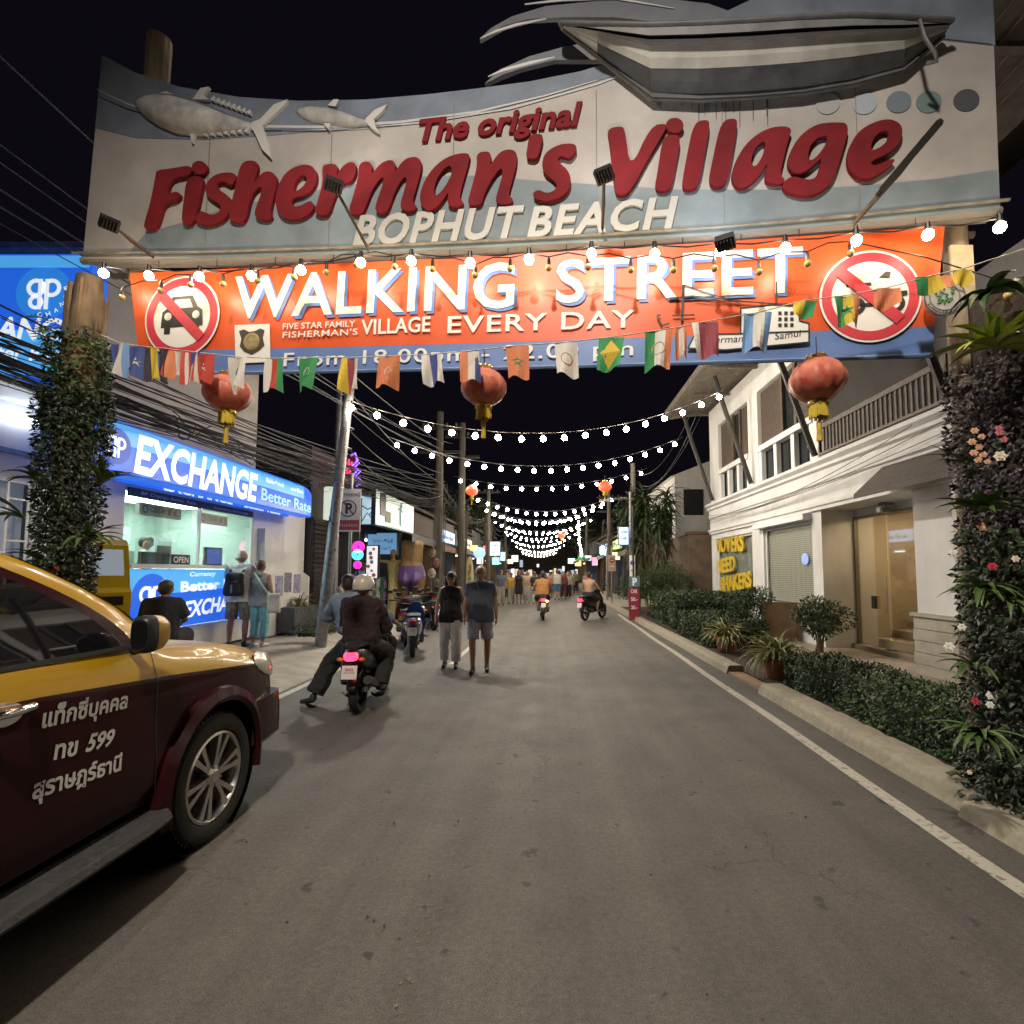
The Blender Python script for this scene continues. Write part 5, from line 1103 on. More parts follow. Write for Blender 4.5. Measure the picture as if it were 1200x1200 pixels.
def wheel(cx_, wy, s_):
    wt_ = thing('wheel', None, None, (cx_ - TC, wy - 2.0, WZ)); wt_.parent = tx
    mb = MB(); r = WR; prof = [(r * .70, .10), (r * .74, .118), (r * .86, .128), (r * .95, .118), (r * .985, .10), (r, .06), (r, -.06), (r * .985, -.10), (r * .95, -.118), (r * .70, -.11)]
    mb.lathe([(a, s_ * b_) for a, b_ in prof], (0, 0, 0), 48, axis='X', cap=False)
    for k in range(60):
        a_ = 2 * PI * k / 60
        for xx in (-.07, 0, .07): mb.box((xx + .0, math.cos(a_) * r, math.sin(a_) * r), (.05, .022, .016), M=Matrix.Rotation(a_ - PI / 2, 3, 'X'))
    mb.build('tyre', M['rubber'], wt_, smooth=35, local=True)
    mb = MB(); R0 = r * .71
    mb.lathe([(R0, s_ * .112), (R0 - .014, s_ * .118), (R0 - .026, s_ * .10), (R0 - .03, s_ * -.05)], n=48, axis='X', cap=False)
    for k in range(6):
        for dd in (-.19, .19):
            a_ = 2 * PI * k / 6 + .2; a1 = a_ + dd * .9; a0 = a_ + dd * .42
            p0 = V((s_ * .098, .055 * math.cos(a0), .055 * math.sin(a0))); p1 = V((s_ * .112, (R0 - .012) * math.cos(a1), (R0 - .012) * math.sin(a1)))
            t = (p1 - p0).normalized(); sd = t.cross(V((1, 0, 0))).normalized()
            q = []
            for p, wd in ((p0, .019), (p0.lerp(p1, .5), .017), (p1, .024)): q.append([p + sd * wd + V((-s_ * .045, 0, 0)), p + sd * wd * .8, p - sd * wd * .8, p - sd * wd + V((-s_ * .045, 0, 0))])
            mb.loft(q)
    mb.lathe([(.001, s_ * .118), (.035, s_ * .116), (.045, s_ * .108), (.068, s_ * .10), (.072, s_ * .05)], n=24, axis='X')
    for k in range(6): a_ = 2 * PI * k / 6 + .72; mb.lathe([(.009, s_ * .09), (.009, s_ * .112), (.001, s_ * .114)], (0, .058 * math.cos(a_), .058 * math.sin(a_)), 8, axis='X')
    mb.build('rim', alloy, wt_, smooth=35, local=True)
    mb = MB(); mb.lathe([(.001, s_ * .03), (R0 - .03, s_ * .03), (R0 - .03, s_ * -.1)], n=32, axis='X'); mb.lathe([(.001, s_ * .05), (.15, s_ * .05), (.15, s_ * .035)], n=28, axis='X')
    mb.build('brake_disc', mat('brake_dark', (.045, .042, .04), .5, metal=.6), wt_, local=True)
for s_ in (1, -1): wheel(TC + s_ * .80, WY, s_); wheel(TC + s_ * .80, .62, s_)
# bumper, grille, lamps
mb = MB(); secs = []
for y, k in ((3.90, .02), (4.05, .03), (4.20, .0), (4.32, -.02), (4.40, -.10), (4.43, -.22)):
    w_ = .90 + k * .55
    secs.append([V((TC + x * w_, y - abs(x) ** 5 * .10, z)) for x, z in ((-1, .44), (-1, .62), (-.98, .74), (.98, .74), (1, .62), (1, .44), (.9, .36), (-.9, .36))])
mb.loft(secs); mb.build('bumper', mar, tx, smooth=35)
for s_ in (1, -1):
    mb = MB(); secs = []
    for y, x0, x1, z0, z1 in ((3.88, .855, .875, .98, 1.06), (4.02, .80, .872, .90, 1.07), (4.16, .66, .845, .86, 1.045), (4.27, .54, .795, .85, .98), (4.33, .48, .73, .86, .92)):
        secs.append([V((TC + s_ * x, y, z)) for x, z in ((x0, z0), (x1, z0 + .01), (x1 + .006, (z0 + z1) / 2), (x1 - .03, z1), (x0, z1 + .01))])
    mb.loft(secs); mb.build('headlight', mat('headlight_clear', (.55, .53, .48), .08, spec=.8, nz=.1, ns=20), tx, smooth=40)
    mb = MB(); mb.box((TC + s_ * .868, 4.165, .70), (.03, .10, .06)); mb.build('side_lamp', mat('amber', (.30, .03, .02), .3), tx)
mb = MB(); mb.bb(TC - .5, TC + .5, 4.33, 4.39, .72, .88)
for k in range(3): mb.bb(TC - .48, TC + .48, 4.385, 4.40, .74 + k * .045, .76 + k * .045, 1)
mb.build('grille', [M['black'], M['chrome']], tx)
# mirror
for s_ in (1, -1):
    mb = MB(); secs = []
    for y, k in ((2.62, .80), (2.635, .98), (2.68, 1.0), (2.74, .92), (2.79, .6), (2.81, .25)):
        cx_, cz = TC + s_ * .985, 1.365; secs.append([V((cx_ + s_ * .056 * k * math.copysign(abs(math.cos(a_)) ** .6, math.cos(a_)), y, cz + .095 * k * math.copysign(abs(math.sin(a_)) ** .6, math.sin(a_)))) for a_ in [2 * PI * j / 18 for j in range(18)]])
    mb.loft(secs[:3], 0, cap=False); mb.loft(secs[2:], 1, cap=False); n = 18; mb.add(secs[0], [tuple(range(n))], 0); mb.add(secs[-1], [tuple(range(n))], 1)
    mb.tube([(TC + s_ * .88, 2.72, 1.28), (TC + s_ * .98, 2.72, 1.31)], .03, 8)
    mo = mb.build('mirror', [M['black'], yel], tx, smooth=50)
    mb = MB(); c_ = V((TC + s_ * .985, 2.6185, 1.365)); mb.add([c_ + V((s_ * .041 * math.copysign(abs(math.cos(a_)) ** .6, math.cos(a_)), 0, .066 * math.copysign(abs(math.sin(a_)) ** .6, math.sin(a_)))) for a_ in [2 * PI * j / 18 for j in range(18)]], [tuple(range(18))]); mb.build('mirror_glass', mat('mirror_dark', (.02, .02, .022), .05, metal=.6), mo)
# side steps, seams, handles, lettering
for s_ in (1, -1):
    mb = MB(); secs = []
    for y, dx in ((.98, -.09), (1.05, .02), (1.2, .05), (2.70, .05), (2.86, .03), (2.93, -.05), (2.95, -.09)):
        x0 = TC + s_ * (.86 + dx * .2); x1 = TC + s_ * (1.0 + dx); secs.append([V((x0, y, .36)), V((x1 - s_ * .02, y, .355)), V((x1, y, .38)), V((x1 - s_ * .012, y, .41)), V((x0, y, .415))])
    mb.loft(secs); mb.build('side_step', mat('step_grey', (.028, .027, .028), .6, nz=.3, ns=30, bump=.2, bs=90), tx, smooth=40)
    def sx(y, z): # body flank at height
        w_, zb, zt, wt, cr = interp(tab, y); zd = zdiv(y); L = [(zb + .16, w_), (zb + .30, w_), ((zb + .3 + zd) / 2, w_ * .988), (zd - .03, w_ * .992), (zd, w_ * .985), ((zd + zt) / 2 + .01, wt + (w_ - wt) * .35), (zt, wt)]
        for (a, b_), (c, d) in zip(L, L[1:]):
            if a <= z <= c: return b_ + (d - b_) * (z - a) / (c - a)
        return L[0][1]
    mb = MB()
    for y0 in (2.86, 1.86, .98):
        zz = [.50 + k * .05 for k in range(16)]; wv = lambda z: -.012 * (z - .5)
        for a, b_ in zip(zz, zz[1:]):
            if b_ > 1.27: continue
            mb.add([V((TC + s_ * (sx(y0, a) + .0025), y0 - .004 + wv(a), a)), V((TC + s_ * (sx(y0, a) + .0025), y0 + .004 + wv(a), a)), V((TC + s_ * (sx(y0, b_) + .0025), y0 + .004 + wv(b_), b_)), V((TC + s_ * (sx(y0, b_) + .0025), y0 - .004 + wv(b_), b_))], [(0, 1, 2, 3)])
    mb.build('door_seam', M['black'], tx)
    mb = MB()
    for y0 in (2.05, 1.12):
        x0 = TC + s_ * (sx(y0, 1.13)); mb.tube([(x0 + s_ * .01, y0 - .10, 1.135), (x0 + s_ * .045, y0 - .06, 1.14), (x0 + s_ * .05, y0 + .02, 1.14), (x0 + s_ * .01, y0 + .11, 1.135)], .017, 10)
        mb.lathe([(.001, .004), (.055, .003), (.062, -.01)], (x0, y0 + .01, 1.125), 20, axis='X', M=Matrix.Diagonal((1, 1.3, .8)) if s_ > 0 else Matrix.Diagonal((-1, 1.3, .8)))
    mb.build('door_handle', M['chrome'], tx, smooth=50)
TF = Fr((TC + .925, 0, 0), (0, 1, 0), (1, 0, 0))
mb = MB(); raw = MB()
text_px(raw, TF, 'แท็กซี่บุคคล', (50, 853), (150, 829), 18, off=.03); text_px(raw, TF, 'ทข', (64, 890), (91, 884), 19, off=.03); text_px(raw, TF, '599', (101, 881), (132, 873), 18, off=.03, shear=.25); text_px(raw, TF, 'สุราษฎร์ธานี', (37, 937), (141, 902), 18, off=.03)
mb.add([V((TC + max(sx(v[1], v[2]), .5) + .004, v[1], v[2])) for v in raw.v], raw.f); mb.build('lettering', mat('taxi_white', (.55, .53, .50), .5), tx)

# ------------------------------------------------------------ scooters
def scooter(label, loc, rz, c1, c2, taillit=True, blinker=False, plate='', group=None, name='motor_scooter', helmet_hook=False):
    t = thing(name, label, 'scooter', loc, rz, group); B = lambda mb, n_, m_, p=t, s_=None: mb.build(n_, m_, p, smooth=s_, local=True)
    for y in (-.60, .64):
        wv = thing('wheel', None, None, (0, y, .27)); wv.parent = t
        mb = MB(); mb.lathe([(.19, .035), (.215, .05), (.25, .046), (.268, .02), (.27, 0), (.268, -.02), (.25, -.046), (.215, -.05), (.19, -.035)], n=28, axis='X', cap=False); mb.build('tyre', M['rubber'], wv, smooth=40, local=True)
        mb = MB(); mb.lathe([(.195, .03), (.18, .034), (.18, -.034), (.195, -.03)], n=28, axis='X', cap=False); mb.lathe([(.001, .05), (.04, .05), (.04, -.05), (.001, -.05)], n=12, axis='X')
        for k in range(5): a_ = 2 * PI * k / 5; mb.tube([(0, .03 * math.cos(a_), .03 * math.sin(a_)), (0, .185 * math.cos(a_ + .15), .185 * math.sin(a_ + .15))], .014, 6)
        mb.build('rim', mat('scooter_rim', (.06, .06, .06), .4, metal=.7), wv, smooth=40, local=True)
    def ell(y, hw, z0, z1, n=14): return [V((hw * math.copysign(abs(math.cos(a_)) ** .75, math.cos(a_)), y, (z0 + z1) / 2 + (z1 - z0) / 2 * math.copysign(abs(math.sin(a_)) ** .75, math.sin(a_)))) for a_ in [2 * PI * k / n for k in range(n)]]
    mb = MB(); mb.loft([ell(-.98, .03, .74, .78), ell(-.92, .08, .66, .80), ell(-.78, .135, .56, .81), ell(-.5, .165, .46, .80), ell(-.25, .17, .40, .76), ell(-.08, .15, .34, .66), ell(.0, .12, .30, .5)]); B(mb, 'rear_cowl', c1, t, 50)
    mb = MB(); mb.loft([ell(-.86, .09, .80, .84), ell(-.72, .135, .79, .87), ell(-.45, .145, .78, .865), ell(-.30, .14, .75, .82), ell(-.12, .12, .72, .80), ell(-.02, .07, .70, .75)]); B(mb, 'seat', mat('scooter_seat', (.02, .019, .019), .6), t, 60)
    mb = MB(); mb.loft([[V((-.17, y, z)), V((.17, y, z)), V((.19, y, z + .05)), V((-.19, y, z + .05))] for y, z in ((-.1, .29), (.1, .27), (.36, .28), (.44, .36))]); B(mb, 'floorboard', M['black'], t, 30)
    mb = MB(); secs = []
    for z, y, hw in ((.30, .46, .15), (.45, .44, .19), (.62, .40, .21), (.78, .36, .20), (.92, .30, .15), (1.0, .27, .09)):
        secs.append([V((-hw, y - .05, z)), V((-hw * .6, y + .05, z)), V((0, y + .09, z)), V((hw * .6, y + .05, z)), V((hw, y - .05, z)), V((hw * .5, y - .03, z)), V((-hw * .5, y - .03, z))])
    mb.loft(secs); B(mb, 'front_shield', c1, t, 50)
    mb = MB(); mb.loft([ell(y, w_, z0, z1) for y, w_, z0, z1 in ((.40, .05, .44, .50), (.62, .075, .50, .56), (.80, .06, .46, .52), (.9, .03, .38, .42))]); mb.loft([ell(y, w_, z0, z1) for y, w_, z0, z1 in ((-.92, .05, .32, .36), (-.80, .07, .46, .50), (-.6, .07, .53, .57))]); B(mb, 'mudguard', c2, t, 60)
    mb = MB()
    for s_ in (-1, 1): mb.tube([(s_ * .065, .64, .27), (s_ * .06, .50, .55), (s_ * .05, .38, .80)], .022, 8)
    mb.tube([(.09, -.60, .27), (.10, -.2, .36)], .035, 8); mb.tube([(-.08, -.60, .27), (-.10, -.55, .62)], .022, 8); B(mb, 'fork', M['steel'], t, 60)
    mb = MB(); mb.tube([(-.34, .17, 1.01), (-.2, .24, 1.0), (0, .28, .98), (.2, .24, 1.0), (.34, .17, 1.01)], .014, 8); hb = B(mb, 'handlebar', M['black'], t, 60)
    for s_ in (-1, 1):
        mb = MB(); mb.tube([(s_ * .24, .222, 1.004), (s_ * .36, .158, 1.012)], .02, 10); mb.build('grip', M['rubber'], hb, smooth=60, local=True)
        mb = MB(); mb.tube([(s_ * .22, .24, 1.01), (s_ * .27, .24, 1.14), (s_ * .31, .22, 1.19)], .007, 6); mb.ball((s_ * .34, .22, 1.21), .06, sc=(1.1, .25, .7)); mb.build('mirror', M['black'], t, smooth=60, local=True)
    mb = MB(); mb.loft([ell(.26, .12, .93, 1.04), ell(.33, .11, .92, 1.03), ell(.40, .06, .93, .99)]); B(mb, 'headlamp_nacelle', c1, t, 50)
    mb = MB(); mb.ball((0, .46, .80), .075, sc=(1.1, .5, .7)); B(mb, 'headlight', mat('scooter_lamp_clear', (.7, .7, .68), .1), t, 60)
    rl = mat('tail_lamp_lit', (.8, .02, .05), .3, emit=7., ec=(1, .02, .055)) if taillit else mat('tail_lamp', (.25, .01, .012), .2)
    mb = MB(); mb.loft([ell(-1.0, .055, .68, .755), ell(-.97, .075, .665, .77), ell(-.92, .08, .66, .775)]); B(mb, 'tail_light', rl, t, 50)
    for s_ in (-1, 1):
        mb = MB(); mb.ball((s_ * .125, -.93, .68), .032, sc=(1.1, .8, .8)); B(mb, 'indicator', mat('indicator_lit', (1, .4, .02), emit=60., ec=(1, .42, .06)) if blinker and s_ > 0 else mat('indicator', (.4, .15, .03), .3), t, 60)
    mb = MB(); mb.box((0, -.985, .545), (.17, .006, .15), M=Matrix.Rotation(R(-14), 3, 'X')); pt = B(mb, 'number_plate', mat('plate_white', (.62, .60, .56), .5), t)
    if plate:
        fr = Fr((0, -.992, .545), (1, 0, 0), (0, -1, -.24), (0, -.24, 1)); mb = MB(); put_text(mb, fr, plate[0], (-.045, .025), (.045, .025), .032, .002, off=.01); put_text(mb, fr, plate[1], (-.055, -.008), (.055, -.008), .016, .002, off=0); put_text(mb, fr, plate[2], (-.06, -.055), (.06, -.055), .036, .002, off=.01); mb.build('lettering', M['black'], pt, local=True)
    mb = MB(); mb.tube([(.12, -.15, .28), (.155, -.35, .28), (.165, -.48, .32)], .022, 8); mb.tube([(.165, -.46, .31), (.17, -.60, .36), (.175, -.88, .44)], [.045, .055, .05], 12); B(mb, 'exhaust', mat('exhaust_dark', (.05, .05, .05), .4, metal=.6), t, 50)
    mb = MB(); mb.tube([(-.07, -.3, .3), (-.2, -.36, .02)], .012, 6); B(mb, 'kick_stand', M['steel'], t)
    return t
def paint(n_, c_): return mat('scooter_' + n_, c_, .28, coat=.6)
SC1 = scooter('dark scooter with lit red tail lamp carrying two riders beside the taxi', (-2.31, 6.95, 0), R(4), paint('black', (.012, .011, .012)), paint('black', (.012, .011, .012)), True, False, ('2กก', 'สุราษฎร์', '9588'))
SC2 = scooter('parked blue and black scooter with a white plate beside the walking woman', (-2.78, 10.95, 0), R(12), paint('blue', (.015, .05, .20)), M['black'], False, False, ('1กข', 'ภูเก็ต', '5536'))
SC3 = scooter('scooter with a glowing orange indicator ridden away up the street', (-.20, 18.8, 0), R(3), paint('grey', (.05, .05, .055)), M['black'], True, True, '')
SC4 = scooter('dark scooter turned to the kerb with a pink tail lamp and bare-backed rider', (1.62, 18.6, 0), R(-34), paint('black', (.012, .011, .012)), M['black'], True)
PK = [(-3.35, 12.3, 18, 'maroon', (.10, .015, .02), 'parked maroon scooter just past the blue one'), (-3.5, 13.3, 24, 'silver', (.20, .20, .21), 'parked silver scooter in the row of bikes by the kerb'), (-3.6, 14.4, 20, 'white', (.45, .45, .44), 'parked white scooter second from the far pole end of the row'), (-3.55, 15.6, 28, 'black', (.012, .011, .012), 'parked black scooter under the canopy of the statue shop'), (-3.7, 16.7, 22, 'red', (.25, .02, .02), 'parked red scooter at the far end of the row of bikes')]
for x, y, a_, n_, c_, lab in PK: scooter(lab, (x, y, .0), R(a_), paint(n_, c_), M['black'], False, group='scooters parked along the kerb')

# ------------------------------------------------------------ people
def hull(bm, balls, n=8):
    pts = []
    for p, r in balls:
        p = V(p)
        for i in range(n + 1):
            th = PI * i / n
            for k in range(1 if i in (0, n) else n):
                ph = 2 * PI * k / n; pts.append(p + V((math.sin(th) * math.cos(ph), math.sin(th) * math.sin(ph), math.cos(th))) * r)
    vs_ = [bm.verts.new(p) for p in pts]; g = bmesh.ops.convex_hull(bm, input=vs_)
    bmesh.ops.delete(bm, geom=list({v for v in g['geom_interior'] + g['geom_unused'] if isinstance(v, bmesh.types.BMVert)}), context='VERTS')
def remeshed(name, pieces, vox, m, parent, smooth_it=3, disp=0., cuts=()):
    bm = bmesh.new()
    for pc in pieces:
        b2 = bmesh.new(); hull(b2, pc); tm = bpy.data.meshes.new('h'); b2.to_mesh(tm); b2.free(); bm.from_mesh(tm); bpy.data.meshes.remove(tm)
    bmesh.ops.recalc_face_normals(bm, faces=bm.faces); me = bpy.data.meshes.new(name); bm.to_mesh(me); bm.free()
    o = bpy.data.objects.new('tmp', me); col.objects.link(o)
    md = o.modifiers.new('r', 'REMESH'); md.mode = 'VOXEL'; md.voxel_size = vox; md.use_smooth_shade = True
    if smooth_it: sm = o.modifiers.new('s', 'SMOOTH'); sm.factor = .5; sm.iterations = smooth_it
    if disp:
        tex = bpy.data.textures.get('folds') or bpy.data.textures.new('folds', 'CLOUDS'); tex.noise_scale = .11; tex.noise_depth = 2
        dm = o.modifiers.new('d', 'DISPLACE'); dm.texture = tex; dm.strength = disp; dm.mid_level = .5; dm.texture_coords = 'LOCAL'
    dg = bpy.context.evaluated_depsgraph_get(); m2 = bpy.data.meshes.new_from_object(o.evaluated_get(dg)); m2.name = name
    bpy.data.objects.remove(o); bpy.data.meshes.remove(me)
    for co, no, rad in cuts:
        bm = bmesh.new(); bm.from_mesh(m2); near = [f for f in bm.faces if (f.calc_center_median() - co).length < rad]
        g = list({v for f in near for v in f.verts}) + list({e for f in near for e in f.edges}) + near
        bmesh.ops.bisect_plane(bm, geom=g, plane_co=co, plane_no=no, clear_outer=True); bm.to_mesh(m2); bm.free()
    m2.materials.clear(); m2.materials.append(m); m2.shade_smooth()
    r = bpy.data.objects.new(name, m2); col.objects.link(r); r.parent = parent; return r
JOINTS = dict(pel=(0, 0, .93), waist=(0, 0, 1.08), chest=(0, .0, 1.27), neck=(0, -.01, 1.46), head=(0, .02, 1.60), shL=(-.175, 0, 1.40), shR=(.175, 0, 1.40), elL=(-.23, -.02, 1.12), elR=(.23, -.02, 1.12), wrL=(-.25, .05, .89), wrR=(.25, .05, .89),
              hipL=(-.09, 0, .91), hipR=(.09, 0, .91), knL=(-.10, .02, .49), knR=(.10, .02, .49), anL=(-.10, -.02, .08), anR=(.10, -.02, .08), toL=(-.115, .15, .03), toR=(.115, .15, .03), face=(0, 1, 0))
def person(label, loc, rz, s=1.0, pose=None, top=None, bottom=None, shoes=None, hair=None, skin=None, female=False, detail=1, sleeves=.5, legs=1.0, loose=.0, group=None, longhair=False, bald=False, grip=False, gut=0., extra=None, onefold=.02, hemdrop=.0, noface=False):
    skin = skin or M['skin']
    t = thing('person', label, 'person', loc, rz, group); t.scale = (s, s, s)
    J = {k: V(v) for k, v in JOINTS.items()}
    if female:
        for k in ('shL', 'shR'): J[k].x *= .90
        for k in ('elL', 'elR', 'wrL', 'wrR'): J[k].x *= .93
    for k, v in (pose or {}).items(): J[k] = V(v)
    fd = J['face'].normalized(); hd = J['head']; up = (hd - J['neck']).normalized(); sd = fd.cross(V((0, 0, 1))).normalized()
    vox = {2: .008, 1: .011, 0: .022}[detail]
    P = []
    hw = .085 if female else .078
    P.append([(J['hipL'] + V((0, -.02, .03)), .10), (J['hipR'] + V((0, -.02, .03)), .10), (J['waist'] + sd * .055, .09), (J['waist'] - sd * .055, .09)])
    P.append([(J['waist'] + sd * .06, .09 + gut * .3), (J['waist'] - sd * .06, .09 + gut * .3), (J['chest'] + sd * .075 + V((0, 0, .02)), .098), (J['chest'] - sd * .075 + V((0, 0, .02)), .098)])
    if gut: P.append([(J['waist'] + fd * .06, .10 + gut), (J['chest'] + fd * .02, .10)])
    P.append([(J['chest'] + sd * .08, .10), (J['chest'] - sd * .08, .10), (J['shL'], .058), (J['shR'], .058)]); P.append([(J['shL'] + V((0, 0, .01)), .045), (J['shR'] + V((0, 0, .01)), .045), (J['neck'] + V((0, 0, -.01)), .055)])
    P.append([(J['neck'] + V((0, 0, -.04)), .058), (hd - up * .06, .052)])
    P.append([(hd + up * .045 - fd * .018, .092), (hd + up * .03 + fd * .02, .085), (hd - up * .075 + fd * .045, .036), (hd - up * .03 + sd * .03, .052), (hd - up * .03 - sd * .03, .052)])
    if not noface:
        P.append([(hd + fd * .10 - up * .005, .010), (hd + fd * .118 - up * .03, .013), (hd + fd * .085 - up * .03, .016)])
        for q in (-1, 1): P.append([(hd + sd * q * .088 - fd * .01 + up * .01, .018), (hd + sd * q * .09 - fd * .015 - up * .025, .012)])
    for S in 'LR':
        P.append([(J['sh' + S], .056), (J['el' + S], .040)]); P.append([(J['el' + S], .040), (J['wr' + S], .027)])
        fa = (J['wr' + S] - J['el' + S]).normalized(); sg_ = 1 if S == 'R' else -1
        hx = fd if abs(fa.dot(fd)) < .8 else V((0, 0, -1)); hx = (hx - fa * hx.dot(fa)).normalized(); ac = fa.cross(hx).normalized()
        w0 = J['wr' + S]; P.append([(w0 + fa * .015, .022), (w0 + fa * .075 + hx * .028, .014), (w0 + fa * .075 - hx * .028, .014)])
        if detail >= 1:
            inn = ac if ac.dot(sd) * sg_ < 0 else -ac
            for k, (o_, L) in enumerate(((.030, .062), (.010, .072), (-.011, .066), (-.030, .05))):
                b0 = w0 + fa * .078 + hx * o_; c1 = .35 if not grip else 1.1
                m1 = b0 + (fa * math.cos(c1) + inn * math.sin(c1)) * L * .55; m2 = m1 + (fa * math.cos(c1 * 2) + inn * math.sin(c1 * 2)) * L * .5
                P.append([(b0, .010), (m1, .009)]); P.append([(m1, .009), (m2, .0075)])
            P.append([(w0 + fa * .03 + hx * .022, .012), (w0 + fa * .06 + hx * .052 + inn * .012, .0105)]); P.append([(w0 + fa * .06 + hx * .052 + inn * .012, .0105), (w0 + fa * .088 + hx * .05 + inn * .03, .009)])
        P.append([(J['hip' + S], .092), (J['kn' + S], .058)]); P.append([(J['kn' + S], .056), (J['kn' + S].lerp(J['an' + S], .35) - V((0, .015, 0)), .055), (J['an' + S], .036)])
        P.append([(J['an' + S] + V((0, -.01, -.03)), .036), (J['to' + S], .026)])
    body = remeshed('body', P, vox, skin, t)
    # shirt
    if top:
        C = []; cuts = []; e = .014 + loose; hr = .122 if hemdrop else .104
        C.append([(J['hipL'] + V((0, -.015, .05 - hemdrop * 1.6)), hr + e), (J['hipR'] + V((0, -.015, .05 - hemdrop * 1.6)), hr + e), (J['waist'] + sd * .06, .094 + e), (J['waist'] - sd * .06, .094 + e)])
        C.append([(J['waist'] + sd * .06, .09 + e + gut * .3), (J['waist'] - sd * .06, .09 + e + gut * .3), (J['chest'] + sd * .075, .10 + e), (J['chest'] - sd * .075, .10 + e)])
        if not female: C.append([(J['hipL'] + V((0, -.015, .05 - hemdrop * 1.6)), hr + e), (J['hipR'] + V((0, -.015, .05 - hemdrop * 1.6)), hr + e), (J['chest'] + sd * .092, .10 + e), (J['chest'] - sd * .092, .10 + e)])
        if gut: C.append([(J['waist'] + fd * .06, .10 + gut + e), (J['chest'] + fd * .02, .10 + e)])
        shr = .05 if sleeves < .1 else .052
        ki = .78 if sleeves < .1 else 1
        C.append([(J['chest'] + sd * (.08 if female else .094), .10 + e), (J['chest'] - sd * (.08 if female else .094), .10 + e), (J['shL'] * ki + J['chest'] * (1 - ki), shr + e), (J['shR'] * ki + J['chest'] * (1 - ki), shr + e)])
        C.append([(J['shL'] * ki + J['chest'] * (1 - ki) + V((0, 0, .008)), .044 + e), (J['shR'] * ki + J['chest'] * (1 - ki) + V((0, 0, .008)), .044 + e), (J['neck'] + V((0, 0, -.035)), .052 + e)])
        if female: C.append([(J['chest'] + fd * .045 + sd * .065, .075 + e), (J['chest'] + fd * .045 - sd * .065, .075 + e), (J['chest'] - fd * .0 + V((0, 0, .05)), .08)])
        for S in 'LR':
            if sleeves > .05:
                a = J['sh' + S]; b_ = J['el' + S]; c = J['wr' + S]; q = a.lerp(b_, min(1, sleeves * 2)); nn = (b_ - a).normalized(); C.append([(a, .052 + e), (q + nn * .05, .047 + e + loose * .6)])
                if sleeves <= .5: remeshed('sleeve', [C.pop()], max(vox, .010), top, t, 2, onefold if detail else 0, [(q, nn, .3)])
                if sleeves > .5: C.append([(b_, .046 + e), (b_.lerp(c, (sleeves - .5) * 2), .036 + e)])
        if hemdrop: hz = J['pel'] - V((0, 0, .10 + hemdrop * .3)); cuts.append((hz, V((0, 0, -1)), .27))
        remeshed('shirt', C, max(vox, .010), top, t, 3, onefold if detail else 0, cuts)
    if bottom:
        C = []; cuts = []; e = .014 + loose
        C.append([(J['hipL'] + V((0, -.02, .03)), .102 + e * .8), (J['hipR'] + V((0, -.02, .03)), .102 + e * .8), (J['waist'] + sd * .05 - V((0, 0, .05)), .088), (J['waist'] - sd * .05 - V((0, 0, .05)), .088)])
        for S in 'LR':
            a, b_, c = J['hip' + S], J['kn' + S], J['an' + S]; q = a.lerp(b_, min(1, legs * 2)); nn = (b_ - a).normalized(); C.append([(a, .096 + e), (q + (nn * .07 if legs <= .5 else V((0, 0, 0))), .066 + (1 - min(1, legs * 2)) * .02 + e * 1.1 + loose * .5)])
            if legs <= .5: cuts.append((q, nn, .17))
            else: n2 = (c - b_).normalized(); cuts.append((b_.lerp(c, (legs - .5) * 2), n2, .15))
            if legs > .5: C.append([(b_, .062 + e + loose), (b_.lerp(c, (legs - .5) * 2) + (c - b_).normalized() * .06, .046 + e + loose * 1.5)])
        remeshed('trousers', C, max(vox, .010), bottom, t, 3, onefold if detail else 0, cuts)
    if shoes:
        for S in 'LR': remeshed('shoe', [[(J['an' + S] + V((0, -.025, -.035)), .042), (J['to' + S] + V((0, 0, .004)), .034)], [(J['an' + S] + V((0, -.02, .0)), .040), (J['an' + S] + V((0, .02, -.03)), .042)]], max(vox, .010), shoes, t, 1)
    if hair:
        C = [[(hd + up * .052 - fd * .03, .094), (hd + up * .06 + fd * .022, .080)], [(hd - fd * .055 + up * .0, .070), (hd + up * .05 - fd * .04, .092)]]
        if longhair: C += [[(hd - fd * .06, .075), (J['neck'] - fd * .05 + V((0, 0, -.02)), .06)]] + [[(hd + sd * q * .075 - fd * .02 + up * .03, .04), (J['neck'] + sd * q * .085 + V((0, 0, .0)), .03)] for q in (-1, 1)]
        if bald: C = [[(hd - fd * .06 - up * .005, .052), (hd - fd * .045 - up * .02 + sd * .05, .045), (hd - fd * .045 - up * .02 - sd * .05, .045)]]
        remeshed('hair', C, max(vox, .010), hair, t, 2, .012 if detail else 0)
    if detail >= 1 and not noface:
        for q in (-1, 1):
            mb = MB(); mb.ball(hd + sd * q * .034 + fd * .098 + up * .012, .011, n=8, m=6); mb.build('eye', mat('eye_dark', (.03, .022, .018), .3), t, local=True)
        mb = MB(); mb.ball(hd + fd * .094 - up * .062, .02, n=8, m=6, sc=(1.1, .5, .3)); mb.build('mouth', mat('lip', (.30, .11, .09), .5), t, local=True)
    return t, J
def cl(n_, c_, **k): return mat('cloth_' + n_, c_, .85, nz=k.pop('nz', .15), ns=k.pop('ns', 10), **k)
HK = mat('hair_dark', (.022, .016, .012), .5); HG = mat('hair_grey', (.22, .20, .18), .6); HB = mat('hair_brown', (.07, .035, .02), .5)
SHB = mat('shoe_black', (.02, .02, .02), .5); SHW = mat('shoe_white', (.5, .5, .48), .6)
